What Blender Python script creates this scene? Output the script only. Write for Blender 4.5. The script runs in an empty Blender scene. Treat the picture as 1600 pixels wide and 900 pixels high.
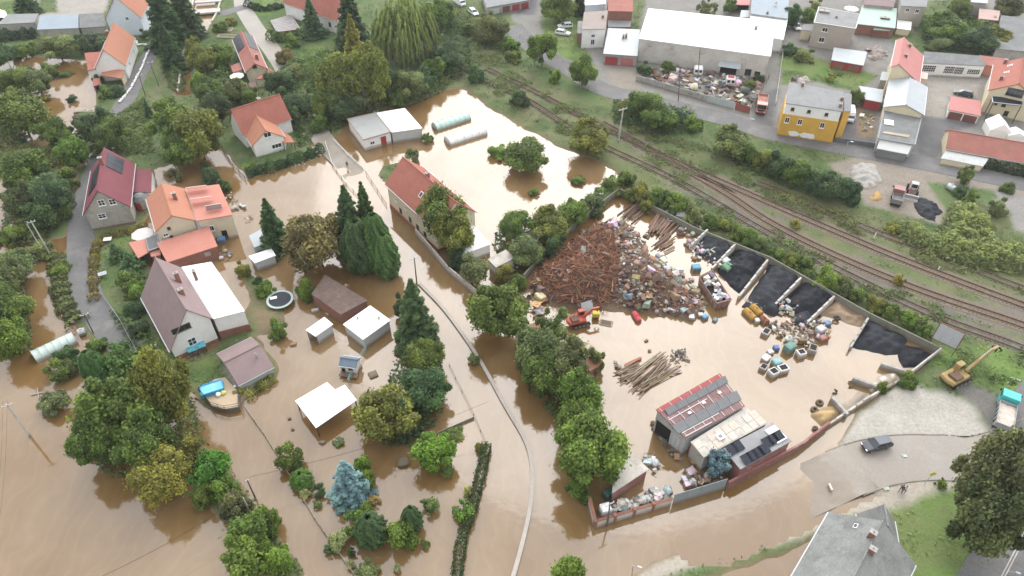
import bpy, bmesh, math, random
import numpy as np
from mathutils import Vector, Matrix
random.seed(7); rng = np.random.default_rng(7)
sc = bpy.context.scene
C = bpy.data.collections.new('flood_scene'); sc.collection.children.link(C)
rad = math.radians

# ------------------------------------------------------------------ camera
F_PX, PITCH, CAM_H = 1130.0, rad(43.0), 90.0
cam = bpy.data.cameras.new('camera'); cam_o = bpy.data.objects.new('camera', cam); C.objects.link(cam_o)
cam.sensor_width = 36.0; cam.lens = 36.0 * F_PX / 1600.0
cam.clip_end = 6000; cam.clip_start = 1
cam_o.location = (0, 0, CAM_H); cam_o.rotation_euler = (rad(90) - PITCH, 0, 0)
sc.camera = cam_o

# ------------------------------------------------------------------ light
SUN_EL, SUN_AZ = rad(38), rad(10)          # azimuth measured from +Y towards +X
sc.view_settings.view_transform = 'Standard'; sc.view_settings.look = 'None'
sc.view_settings.gamma = 1.0; sc.view_settings.exposure = EXPO = 0.36
w = bpy.data.worlds.new('World'); sc.world = w; w.use_nodes = True
nt = w.node_tree; bg = nt.nodes['Background']
sky = nt.nodes.new('ShaderNodeTexSky'); sky.sky_type = 'NISHITA'; sky.sun_disc = False
sky.sun_elevation = SUN_EL; sky.sun_rotation = SUN_AZ
sky.dust_density = 6.0; sky.air_density = 1.0; sky.ozone_density = 1.0
hsv = nt.nodes.new('ShaderNodeHueSaturation'); hsv.inputs['Saturation'].default_value = 0.30
mixc = nt.nodes.new('ShaderNodeMix'); mixc.data_type = 'RGBA'
cn = nt.nodes.new('ShaderNodeTexNoise'); cn.inputs['Scale'].default_value = 2.2; cn.inputs['Detail'].default_value = 6
tcw = nt.nodes.new('ShaderNodeTexCoord')
crw = nt.nodes.new('ShaderNodeValToRGB')
crw.color_ramp.elements[0].position = .35; crw.color_ramp.elements[0].color = (13.5, 13.8, 14.4, 1)
crw.color_ramp.elements[1].position = .7; crw.color_ramp.elements[1].color = (18.5, 18.6, 18.8, 1)
nt.links.new(tcw.outputs['Generated'], cn.inputs['Vector'])
nt.links.new(cn.outputs['Fac'], crw.inputs['Fac'])
nt.links.new(sky.outputs[0], hsv.inputs['Color'])
mixc.inputs['Factor'].default_value = 0.6
nt.links.new(hsv.outputs[0], mixc.inputs['A']); nt.links.new(crw.outputs[0], mixc.inputs['B'])
dt = nt.nodes.new('ShaderNodeVectorMath'); dt.operation = 'DOT_PRODUCT'; nt.links.new(tcw.outputs['Generated'], dt.inputs[0])
dt.inputs[1].default_value = (math.sin(SUN_AZ) * math.cos(SUN_EL), math.cos(SUN_AZ) * math.cos(SUN_EL), math.sin(SUN_EL))
gm = nt.nodes.new('ShaderNodeMath'); gm.operation = 'MAXIMUM'; gm.inputs[1].default_value = 0; nt.links.new(dt.outputs['Value'], gm.inputs[0])
gp = nt.nodes.new('ShaderNodeMath'); gp.operation = 'POWER'; gp.inputs[1].default_value = 1.8; nt.links.new(gm.outputs[0], gp.inputs[0])
gv = nt.nodes.new('ShaderNodeVectorMath'); gv.operation = 'SCALE'; gv.inputs[0].default_value = (13, 13.3, 13.8); nt.links.new(gp.outputs[0], gv.inputs['Scale'])
ga = nt.nodes.new('ShaderNodeVectorMath'); ga.operation = 'ADD'; nt.links.new(mixc.outputs['Result'], ga.inputs[0]); nt.links.new(gv.outputs[0], ga.inputs[1])
nt.links.new(ga.outputs[0], bg.inputs['Color'])   # veiled sun: the cloud is brightest round it
bg.inputs['Strength'].default_value = 0.095
sun = bpy.data.lights.new('sun', 'SUN'); sun.energy = 0.95; sun.angle = rad(46); sun.color = (1, .96, .9)
sun_o = bpy.data.objects.new('sun', sun); C.objects.link(sun_o)
sd = Vector((math.sin(SUN_AZ) * math.cos(SUN_EL), math.cos(SUN_AZ) * math.cos(SUN_EL), math.sin(SUN_EL)))
sun_o.rotation_euler = sd.to_track_quat('Z', 'Y').to_euler()

# ------------------------------------------------------------------ survey helpers: photo point -> world point on a level
cp, sp = math.cos(PITCH), math.sin(PITCH)
def G(x, y, z=0.0):
    a, b = (x - 800) / F_PX, (450 - y) / F_PX
    d = (a, cp + b * sp, -sp + b * cp)
    t = (z - CAM_H) / d[2]
    return Vector((d[0] * t, d[1] * t, z))
def PX(p):
    r = Vector(p) - Vector((0, 0, CAM_H))
    f = r.y * cp - r.z * sp; u = r.y * sp + r.z * cp
    return 800 + F_PX * r.x / f, 450 - F_PX * u / f
def SC(x, y, z=0.0):                       # pixels per metre there
    p = G(x, y, z) - Vector((0, 0, CAM_H))
    return F_PX / (p.y * cp - p.z * sp)
def height_of(base, topy):                 # height whose top shows at row topy above ground point base
    lo, hi = -1.0, 40.0
    for _ in range(40):
        m = (lo + hi) / 2
        if PX((base.x, base.y, m))[1] > topy: lo = m
        else: hi = m
    return lo
LAND = 0.35

# ------------------------------------------------------------------ object helpers
def link(o, parent=None):
    C.objects.link(o)
    if parent is not None: o.parent = parent
    return o
def tag(o, label=None, cat=None, group=None, kind=None):
    if label: o['label'] = label
    if cat: o['category'] = cat
    if group: o['group'] = group
    if kind: o['kind'] = kind
    return o
def empty(name, label, cat, loc=(0, 0, 0), rz=0.0, group=None):
    o = bpy.data.objects.new(name, None); o.empty_display_size = .3
    link(o); o.location = loc; o.rotation_euler = (0, 0, rz)
    return tag(o, label, cat, group)
def copy_tree(o, parent=None):
    c = o.copy(); C.objects.link(c)
    if parent is not None: c.parent = parent
    for ch in list(o.children): copy_tree(ch, c)
    return c
class MB:
    def __init__(s): s.v = []; s.f = []; s.mi = []; s.m = 0
    def add(s, vs, fs):
        n = len(s.v); s.v += [tuple(v) for v in vs]
        for f in fs: s.f.append(tuple(i + n for i in f)); s.mi.append(s.m)
    def box(s, c, d, rz=0.0, M=None):
        hx, hy, hz = d[0] / 2, d[1] / 2, d[2] / 2
        vs = [Vector((sx * hx, sy * hy, sz * hz)) for sz in (-1, 1) for sx, sy in ((-1, -1), (1, -1), (1, 1), (-1, 1))]
        if M is not None: vs = [M @ v for v in vs]
        if rz:
            cz, sz_ = math.cos(rz), math.sin(rz); vs = [Vector((v.x * cz - v.y * sz_, v.x * sz_ + v.y * cz, v.z)) for v in vs]
        s.add([v + Vector(c) for v in vs], [(3, 2, 1, 0), (4, 5, 6, 7), (0, 1, 5, 4), (1, 2, 6, 5), (2, 3, 7, 6), (3, 0, 4, 7)])
        return s
    def cbox(s, c, d, b=.05, rz=0.0, M=None):   # box with bevelled edges
        bm = bmesh.new(); bmesh.ops.create_cube(bm, size=1)
        for v in bm.verts: v.co = Vector((v.co.x * d[0], v.co.y * d[1], v.co.z * d[2]))
        bmesh.ops.bevel(bm, geom=bm.edges[:], offset=b, segments=1, affect='EDGES')
        R = Matrix.Rotation(rz, 3, 'Z')
        vs = []
        for v in bm.verts:
            q = v.co.copy()
            if M is not None: q = M @ q
            vs.append(R @ q + Vector(c))
        bm.verts.index_update()
        s.add(vs, [[v.index for v in f.verts] for f in bm.faces]); bm.free(); return s
    def prism(s, poly, h0, h1, axis='z'):       # polygon CCW, extruded along an axis
        n = len(poly)
        def mk(a, b, h): return (a, b, h) if axis == 'z' else ((h, a, b) if axis == 'x' else (a, h, b))
        vs = [mk(p[0], p[1], h0) for p in poly] + [mk(p[0], p[1], h1) for p in poly]
        fs = [tuple(range(n - 1, -1, -1)), tuple(range(n, 2 * n))] + [(i, (i + 1) % n, n + (i + 1) % n, n + i) for i in range(n)]
        if axis == 'y': fs = [tuple(reversed(f)) for f in fs]
        s.add(vs, fs); return s
    def tube(s, pts, r, n=6, caps=True):
        pts = [Vector(p) for p in pts]; rs = r if isinstance(r, (list, tuple)) else [r] * len(pts)
        base = len(s.v)
        for i, p in enumerate(pts):
            t = (pts[min(i + 1, len(pts) - 1)] - pts[max(i - 1, 0)])
            t = t.normalized() if t.length > 1e-9 else Vector((0, 0, 1))
            a = t.cross(Vector((0, 0, 1)));
            if a.length < 1e-3: a = Vector((1, 0, 0))
            a.normalize(); b = t.cross(a)
            for k in range(n):
                an = 2 * math.pi * k / n
                s.v.append(tuple(p + (a * math.cos(an) + b * math.sin(an)) * rs[i]))
        for i in range(len(pts) - 1):
            for k in range(n):
                a0 = base + i * n + k; a1 = base + i * n + (k + 1) % n
                s.f.append((a0, a0 + n, a1 + n, a1)); s.mi.append(s.m)
        if caps:
            s.f.append(tuple(base + k for k in range(n))); s.mi.append(s.m)
            s.f.append(tuple(base + (len(pts) - 1) * n + k for k in reversed(range(n)))); s.mi.append(s.m)
        return s
    def quad(s, a, b, c, d): s.add([a, b, c, d], [(0, 1, 2, 3)]); return s
    def mesh(s, name, mats, smooth=False):
        me = bpy.data.meshes.new(name); me.from_pydata(s.v, [], s.f)
        for m in (mats if isinstance(mats, (list, tuple)) else [mats]): me.materials.append(m)
        if s.m or any(s.mi): me.polygons.foreach_set('material_index', s.mi)
        if smooth: me.polygons.foreach_set('use_smooth', [True] * len(me.polygons))
        me.update(); return me
    def build(s, name, mats, parent=None, smooth=False, loc=None, rz=0.0):
        o = bpy.data.objects.new(name, s.mesh(name, mats, smooth)); link(o, parent)
        if loc is not None: o.location = loc
        if rz: o.rotation_euler = (0, 0, rz)
        return o
def np_mesh(name, V, Fq, mat, shade=None, smooth=False):
    me = bpy.data.meshes.new(name); k = Fq.shape[1]
    me.vertices.add(len(V)); me.vertices.foreach_set('co', np.asarray(V, 'f').ravel())
    me.loops.add(Fq.size); me.loops.foreach_set('vertex_index', Fq.ravel().astype('i'))
    me.polygons.add(len(Fq)); me.polygons.foreach_set('loop_start', np.arange(0, Fq.size, k, dtype='i'))
    if smooth: me.polygons.foreach_set('use_smooth', np.ones(len(Fq), bool))
    me.update(calc_edges=True); me.materials.append(mat)
    if shade is not None:
        a = me.attributes.new('shade', 'FLOAT', 'POINT'); a.data.foreach_set('value', np.asarray(shade, 'f'))
    return me

# ------------------------------------------------------------------ materials
MC = {}
def N(nt, t): return nt.nodes.new(t)
def mat(name, col, rough=.75, var=.22, scale=.6, fine=6.0, metal=0.0, pat=None, ps=6.0, pamt=.25, bump=.0, obj=False, grime=None, spec=.25, gs=.9, mud=True):
    """Procedural paint/stone/metal: base colour broken by two noises, optional relief pattern along x or y, optional grime patches."""
    if name in MC: return MC[name]
    m = bpy.data.materials.new(name); m.use_nodes = True; nt = m.node_tree; L = nt.links.new
    b = nt.nodes['Principled BSDF']; b.inputs['Roughness'].default_value = rough; b.inputs['Metallic'].default_value = metal
    b.inputs['Specular IOR Level'].default_value = spec
    tc = N(nt, 'ShaderNodeTexCoord'); oi = N(nt, 'ShaderNodeObjectInfo')
    off = N(nt, 'ShaderNodeVectorMath'); off.operation = 'ADD'
    rv = N(nt, 'ShaderNodeMath'); rv.operation = 'MULTIPLY'; rv.inputs[1].default_value = 57.0
    L(oi.outputs['Random'], rv.inputs[0]); L(tc.outputs['Object'], off.inputs[0]); L(rv.outputs[0], off.inputs[1])
    n1 = N(nt, 'ShaderNodeTexNoise'); n1.inputs['Scale'].default_value = scale; n1.inputs['Detail'].default_value = 5; n1.inputs['Roughness'].default_value = .65
    n2 = N(nt, 'ShaderNodeTexNoise'); n2.inputs['Scale'].default_value = fine; n2.inputs['Detail'].default_value = 3
    L(off.outputs[0], n1.inputs['Vector']); L(off.outputs[0], n2.inputs['Vector'])
    ad = N(nt, 'ShaderNodeMath'); ad.operation = 'ADD'; L(n1.outputs['Fac'], ad.inputs[0]); L(n2.outputs['Fac'], ad.inputs[1])
    mr = N(nt, 'ShaderNodeMapRange'); mr.inputs[1].default_value = .6; mr.inputs[2].default_value = 1.4
    mr.inputs[3].default_value = 1 - var; mr.inputs[4].default_value = 1 + var; L(ad.outputs[0], mr.inputs[0])
    cur = mr.outputs[0]
    if pat:
        wv = N(nt, 'ShaderNodeTexWave'); wv.wave_type = 'BANDS'; wv.bands_direction = 'X' if pat[0] == 'x' else ('Y' if pat[0] == 'y' else 'Z')
        wv.wave_profile = 'SAW' if len(pat) > 1 else 'SIN'
        wv.inputs['Scale'].default_value = ps; wv.inputs['Distortion'].default_value = .15; wv.inputs['Detail'].default_value = 1
        L(tc.outputs['Object'], wv.inputs['Vector'])
        m3 = N(nt, 'ShaderNodeMapRange'); m3.inputs[3].default_value = 1 - pamt; m3.inputs[4].default_value = 1 + pamt * .4; L(wv.outputs['Fac'], m3.inputs[0])
        mm = N(nt, 'ShaderNodeMath'); mm.operation = 'MULTIPLY'; L(cur, mm.inputs[0]); L(m3.outputs[0], mm.inputs[1]); cur = mm.outputs[0]
    vm = N(nt, 'ShaderNodeVectorMath'); vm.operation = 'SCALE'
    if obj: L(oi.outputs['Color'], vm.inputs[0])
    else: vm.inputs[0].default_value = col[:3]
    L(cur, vm.inputs['Scale']); colout = vm.outputs[0]
    if grime is not None:
        n3 = N(nt, 'ShaderNodeTexNoise'); n3.inputs['Scale'].default_value = gs; n3.inputs['Detail'].default_value = 7; n3.inputs['Roughness'].default_value = .7
        L(off.outputs[0], n3.inputs['Vector'])
        r3 = N(nt, 'ShaderNodeMapRange'); r3.inputs[1].default_value = .5; r3.inputs[2].default_value = .68; r3.inputs[4].default_value = grime[3] if len(grime) > 3 else .6
        L(n3.outputs['Fac'], r3.inputs[0])
        mx = N(nt, 'ShaderNodeMix'); mx.data_type = 'RGBA'; L(r3.outputs[0], mx.inputs['Factor']); L(colout, mx.inputs['A']); mx.inputs['B'].default_value = (*grime[:3], 1)
        colout = mx.outputs['Result']
    if mud:      # silt line left by the flood, just above the water
        ge = N(nt, 'ShaderNodeNewGeometry'); sx = N(nt, 'ShaderNodeSeparateXYZ'); L(ge.outputs['Position'], sx.inputs[0])
        sz = N(nt, 'ShaderNodeMath'); sz.operation = 'MULTIPLY_ADD'; sz.inputs[1].default_value = -.9; L(n1.outputs['Fac'], sz.inputs[0]); L(sx.outputs['Z'], sz.inputs[2])
        r4 = N(nt, 'ShaderNodeMapRange'); mo_ = mud if mud is not True else 0; r4.inputs[1].default_value = -.05 + mo_; r4.inputs[2].default_value = .30 + mo_; r4.inputs[3].default_value = .62; r4.inputs[4].default_value = 0; L(sz.outputs[0], r4.inputs[0])
        m4 = N(nt, 'ShaderNodeMix'); m4.data_type = 'RGBA'; L(r4.outputs[0], m4.inputs['Factor']); L(colout, m4.inputs['A']); m4.inputs['B'].default_value = (.19, .14, .09, 1); colout = m4.outputs['Result']
    L(colout, b.inputs['Base Color'])
    if bump:
        bp = N(nt, 'ShaderNodeBump'); bp.inputs['Strength'].default_value = bump; bp.inputs['Distance'].default_value = .05
        L(cur, bp.inputs['Height']); L(bp.outputs[0], b.inputs['Normal'])
    MC[name] = m; return m
def leaf_mat():
    m = bpy.data.materials.new('leaf'); m.use_nodes = True; nt = m.node_tree; L = nt.links.new
    b = nt.nodes['Principled BSDF']; b.inputs['Roughness'].default_value = .6; b.inputs['Specular IOR Level'].default_value = .25
    oi = N(nt, 'ShaderNodeObjectInfo'); at = N(nt, 'ShaderNodeAttribute'); at.attribute_name = 'shade'
    vm = N(nt, 'ShaderNodeVectorMath'); vm.operation = 'SCALE'; L(oi.outputs['Color'], vm.inputs[0]); L(at.outputs['Fac'], vm.inputs['Scale'])
    # leaf-to-leaf hue drift: bright leaves a little yellower
    mx = N(nt, 'ShaderNodeMix'); mx.data_type = 'RGBA'; mx.blend_type = 'MULTIPLY'
    mr = N(nt, 'ShaderNodeMapRange'); mr.inputs[1].default_value = 1.0; mr.inputs[2].default_value = 1.7
    L(at.outputs['Fac'], mr.inputs[0]); L(mr.outputs[0], mx.inputs['Factor']); L(vm.outputs[0], mx.inputs['A']); mx.inputs['B'].default_value = (1.12, 1.05, .78, 1)
    L(mx.outputs['Result'], b.inputs['Base Color'])
    tr = N(nt, 'ShaderNodeBsdfTranslucent'); L(mx.outputs['Result'], tr.inputs['Color'])
    ms = N(nt, 'ShaderNodeMixShader'); ms.inputs[0].default_value = .38
    L(b.outputs[0], ms.inputs[1]); L(tr.outputs[0], ms.inputs[2]); L(ms.outputs[0], nt.nodes['Material Output'].inputs['Surface'])
    return m
LEAF = leaf_mat()
BARK = mat('bark', (.10, .075, .055), .9, .35, 2, 9)
WHITE = mat('white_paint', (.78, .78, .76), .5, .08, .5, 5)
GLASS = mat('window_glass', (.025, .03, .036), .08, .2, .6, 3, spec=.6)
DARK = mat('dark_void', (.02, .02, .02), .8, .3)
CONC = mat('concrete', (.36, .345, .32), .9, .2, .7, 5, grime=(.16, .14, .12, .7), bump=.3)
CONC2 = mat('pale_concrete', (.50, .47, .43), .9, .18, .7, 5, grime=(.26, .2, .15, .7), bump=.3)
STEEL = mat('galvanised_steel', (.42, .44, .45), .45, .15, 1, 6, metal=.5)
RUST = mat('rust', (.20, .085, .045), .85, .45, 1.5, 8, grime=(.09, .045, .03, .6), bump=.4)
WOOD = mat('weathered_wood', (.20, .155, .12), .85, .3, 1.2, 9, pat='x', ps=5, pamt=.2)
RUBBER = mat('rubber', (.028, .027, .026), .85, .3, 2, 8)
PAINT = mat('object_paint', (1, 1, 1), .38, .06, .8, 6, obj=True, spec=.5)
JUNK = mat('junk_paint', (1, 1, 1), .82, .3, 1.4, 7, obj=True, grime=(.17, .12, .08, .55), gs=1.6)
# ================================================================== TERRAIN
def poly_w(pts, z=0.0): return np.array([[G(x, y, z).x, G(x, y, z).y] for x, y in pts])
def sdist(P, poly):
    """signed distance, positive inside"""
    d = np.full(len(P), 1e9); ins = np.zeros(len(P), bool); n = len(poly)
    for i in range(n):
        a, b = poly[i], poly[(i + 1) % n]; ab = b - a; L2 = ab @ ab + 1e-12
        t = np.clip(((P - a) @ ab) / L2, 0, 1); q = P - (a + t[:, None] * ab)
        d = np.minimum(d, (q * q).sum(1))
        if a[1] != b[1]:
            c = ((a[1] > P[:, 1]) != (b[1] > P[:, 1])) & (P[:, 0] < (b[0] - a[0]) * (P[:, 1] - a[1]) / (b[1] - a[1]) + a[0])
            ins ^= c
    d = np.sqrt(d); return np.where(ins, d, -d)
def ldist(P, line):
    d = np.full(len(P), 1e9)
    for i in range(len(line) - 1):
        a, b = line[i], line[i + 1]; ab = b - a
        t = np.clip(((P - a) @ ab) / (ab @ ab + 1e-12), 0, 1); q = P - (a + t[:, None] * ab)
        d = np.minimum(d, (q * q).sum(1))
    return np.sqrt(d)
def vnoise(x, y, s, seed=0):
    """cheap smooth value noise"""
    r = np.random.default_rng(seed); T = r.random((64, 64)); x = x / s; y = y / s
    i = np.floor(x).astype(int); j = np.floor(y).astype(int); u = x - i; v = y - j
    u = u * u * (3 - 2 * u); v = v * v * (3 - 2 * v); i0 = i % 64; j0 = j % 64; i1 = (i + 1) % 64; j1 = (j + 1) % 64
    return (T[i0, j0] * (1 - u) + T[i1, j0] * u) * (1 - v) + (T[i0, j1] * (1 - u) + T[i1, j1] * u) * v - .5
def smooth(pts, n=8):
    """Catmull-Rom through points (Vectors)"""
    P = [pts[0]] + list(pts) + [pts[-1]]; out = []
    for i in range(1, len(P) - 2):
        for k in range(n):
            t = k / n; a, b, c, d = P[i - 1], P[i], P[i + 1], P[i + 2]
            out.append(.5 * ((2 * b) + (c - a) * t + (2 * a - 5 * b + 4 * c - d) * t * t + (3 * b - a - 3 * c + d) * t ** 3))
    out.append(P[-2]); return out

EAST = [(760,-300),(690,-60),(690,60),(722,138),(760,165),(800,190),(868,228),(915,245),(960,270),(985,300),(1010,325),(1050,352),(1090,365),(1110,372),(1150,386),(1200,408),(1252,436),(1304,464),(1330,490),(1358,498),(1410,522),(1465,548),(1440,572),(1415,590),(1380,612),(1345,640),(1322,668),(1290,722),(1308,768),(1300,782),(1240,808),(1170,822),(1100,848),(1030,876),(980,908),(960,1000),(1060,1000),(1085,914),(1180,880),(1265,842),(1300,836),(1330,850),(1250,1000),(2200,1000),(2200,-300)]
WEST = [(-400,-300),(760,-300),(690,-60),(690,60),(722,138),(690,143),(640,165),(600,172),(560,178),(540,186),(530,215),(508,243),(440,262),(388,282),(362,250),(345,232),(310,240),(265,258),(238,265),(190,240),(130,228),(118,180),(150,165),(140,95),(60,90),(0,78),(-400,60)]
STREAM = [(303,-40),(348,-40),(330,35),(318,60),(300,75),(300,150),(272,150),(285,60)]
ISLE = [(128,225),(190,238),(240,262),(245,300),(230,340),(205,385),(235,415),(230,470),(250,510),(290,560),(330,545),(370,515),(390,470),(372,430),(385,425),(420,440),(440,490),(440,520),(405,525),(430,570),(428,595),(375,632),(370,645),(320,640),(290,600),(200,560),(170,560),(130,520),(105,490),(85,460),(80,425),(95,400),(112,370),(118,330)]
LANDS = [EAST, WEST, ISLE, [(30,255),(110,262),(120,330),(100,370),(45,385),(25,340)], [(-60,400),(30,410),(45,500),(40,545),(0,560),(-60,560)],
         [(310,690),(350,720),(400,790),(440,840),(480,905),(360,905),(355,820),(300,770)], [(600,258),(640,250),(640,285),(605,290),(585,278)]]
GRASS, DRY, PALE, MUD, BAL, ASPH, PAVE, DIRT, SAND, LAWN = (.090,.135,.048), (.112,.132,.056), (.345,.325,.285), (.21,.145,.095), (.145,.128,.115), (.125,.123,.125), (.28,.26,.23), (.23,.20,.165), (.335,.30,.25), (.112,.18,.045)
ZONES = [
 ([(690,-60),(700,90),(722,138),(868,228),(960,270),(1090,360),(1304,460),(1465,545),(1500,560),(1640,570),(1640,400),(1560,330),(1390,335),(1350,330),(1200,270),(1130,240),(960,180),(820,110),(740,60)], DRY),
 ([(790,-300),(2200,-300),(2200,300),(1600,290),(1330,235),(1200,205),(1060,160),(940,130),(850,75),(800,30)], (.205,.197,.18)),
 ([(1220,82),(1265,85),(1300,100),(1350,112),(1372,118),(1335,142),(1260,125),(1222,132)], LAWN), ([(1390,48),(1460,55),(1450,85),(1400,75)], GRASS),
 ([(845,25),(912,15),(915,100),(880,90),(850,60)], LAWN), ([(985,-10),(1010,-10),(998,46),(985,46)], GRASS), ([(1420,0),(1540,0),(1560,90),(1440,80)], GRASS),
 ([(1440,118),(1535,125),(1530,150),(1480,150),(1480,185),(1445,180)], PAVE), ([(1440,182),(1480,185),(1530,195),(1480,210),(1460,250),(1430,245)], ASPH),
 ([(1330,165),(1370,170),(1366,222),(1310,218)], ASPH), ([(1340,170),(1368,180),(1365,215),(1340,212)], MUD), ([(1180,150),(1215,140),(1205,210),(1175,205)], ASPH),
 ([(945,105),(1000,110),(1000,140),(960,140)], DIRT), ([(795,-60),(840,-20),(840,25),(790,20)], ASPH),
 ([(1290,255),(1340,245),(1480,270),(1640,296),(1640,330),(1560,330),(1500,330),(1470,350),(1390,330),(1350,320),(1340,290)], DIRT),
 ([(1450,285),(1560,300),(1540,340),(1480,335)], GRASS), ([(1560,300),(1640,310),(1640,380),(1590,360)], (.22,.21,.2)),
 ([(1440,540),(1640,540),(1640,640),(1560,640),(1470,590)], LAWN),
 ([(1465,582),(1500,612),(1525,635),(1560,700),(1640,650),(1600,612),(1560,618),(1520,602)], (.15,.14,.128)),
 ([(1290,722),(1322,668),(1380,610),(1440,606),(1482,613),(1520,636),(1558,690),(1560,730),(1500,740),(1440,720),(1300,800)], PALE),
 ([(1300,812),(1480,758),(1520,760),(1530,1000),(1230,1000)], LAWN),
 ([(1472,733),(1500,745),(1485,760),(1320,812),(1100,882),(1000,920),(985,900),(1090,842),(1300,772),(1420,745)], SAND),
 ([(185,185),(215,190),(240,235),(200,248),(180,225)], LAWN), ([(228,150),(280,95),(282,150),(240,185)], (.13,.14,.07)), ([(462,68),(512,75),(505,125),(470,110)], LAWN), ([(385,-40),(440,-40),(442,22),(392,28)], LAWN),
 ([(170,368),(235,360),(240,392),(180,405)], LAWN), ([(345,440),(400,430),(425,500),(380,510)], (.14,.135,.07)), ([(285,555),(350,560),(350,600),(300,600)], LAWN), ([(400,485),(440,495),(435,525),(400,520)], MUD),
 ([(540,205),(620,225),(600,262),(560,258)], MUD), ([(30,-40),(180,-40),(165,20),(60,30)], (.30,.28,.25)), ([(0,0),(30,-10),(20,20),(0,20)], LAWN), ([(60,-10),(80,-10),(90,20),(60,20)], GRASS), ([(350,560),(372,560),(400,610),(380,640),(355,620)], SAND)]
#        name, centre line (photo points), width m, heights along it, label
ROADS = [
 ('road', [(395,-40),(378,0),(395,38),(425,78),(447,112),(478,175),(508,222),(545,262),(590,310)], 5.0, [.39,.39,.39,.39,.39,.39,.30,.06,-.35]),
 ('lane', [(262,35),(245,68),(220,110),(200,150),(180,185),(172,205)], 4.6, [.39]*5 + [.3]),
 ('lane', [(160,240),(138,300),(127,345),(127,400),(134,455),(160,500),(195,540),(215,560)], 5.0, [.3,.39,.39,.39,.39,.39,.39,.3]),
 ('road', [(700,-60),(760,-10),(800,20)], 6.5, [.39]*3),
 ('road', [(800,40),(835,75),(890,108),(945,140),(1060,168),(1130,185),(1200,207),(1330,233),(1450,256),(1600,286),(1720,308)], 6.2, [.39]*11),
 ('driveway', [(345,22),(365,16),(385,10)], 4.0, [.40]*3),
 ('road', [(1720,650),(1560,712),(1490,714),(1420,714),(1360,724),(1305,745),(1250,770),(1180,800),(1100,830)], 7.6, [.39,.39,.39,.39,.36,.20,-.02,-.36,-.6]),
 ('road', [(1500,1020),(1552,930),(1600,838),(1650,740),(1680,650)], 8.5, [.41]*5),
 ('lane', [(1545,760),(1575,700),(1600,650),(1640,590)], 5.5, [.43]*4)]
ROADW = []
for nm, pts, wd, zs in ROADS:
    c = [G(x, y, max(z, 0)) for (x, y), z in zip(pts, zs)]
    for v, z in zip(c, zs): v.z = z
    ROADW.append((nm, smooth(c, 8), wd))
TRACKS = {'C': [(700,92),(755,124),(830,160),(890,200),(950,232),(1062,285),(1200,365),(1368,451),(1470,498),(1580,538),(1700,585)],
          'B': [(760,108),(825,138),(900,178),(1007,231),(1125,297),(1200,346),(1300,397),(1432,452),(1582,503),(1700,545)],
          'A': [(940,192),(1007,229),(1062,256),(1182,309),(1230,330),(1300,360),(1400,402),(1522,449),(1600,478),(1720,522)],
          'D': [(1180,285),(1260,318),(1300,336),(1380,367),(1460,396),(1560,437),(1680,482)]}
TRW = {k: smooth([G(x, y, LAND) for x, y in v], 10) for k, v in TRACKS.items()}

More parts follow.
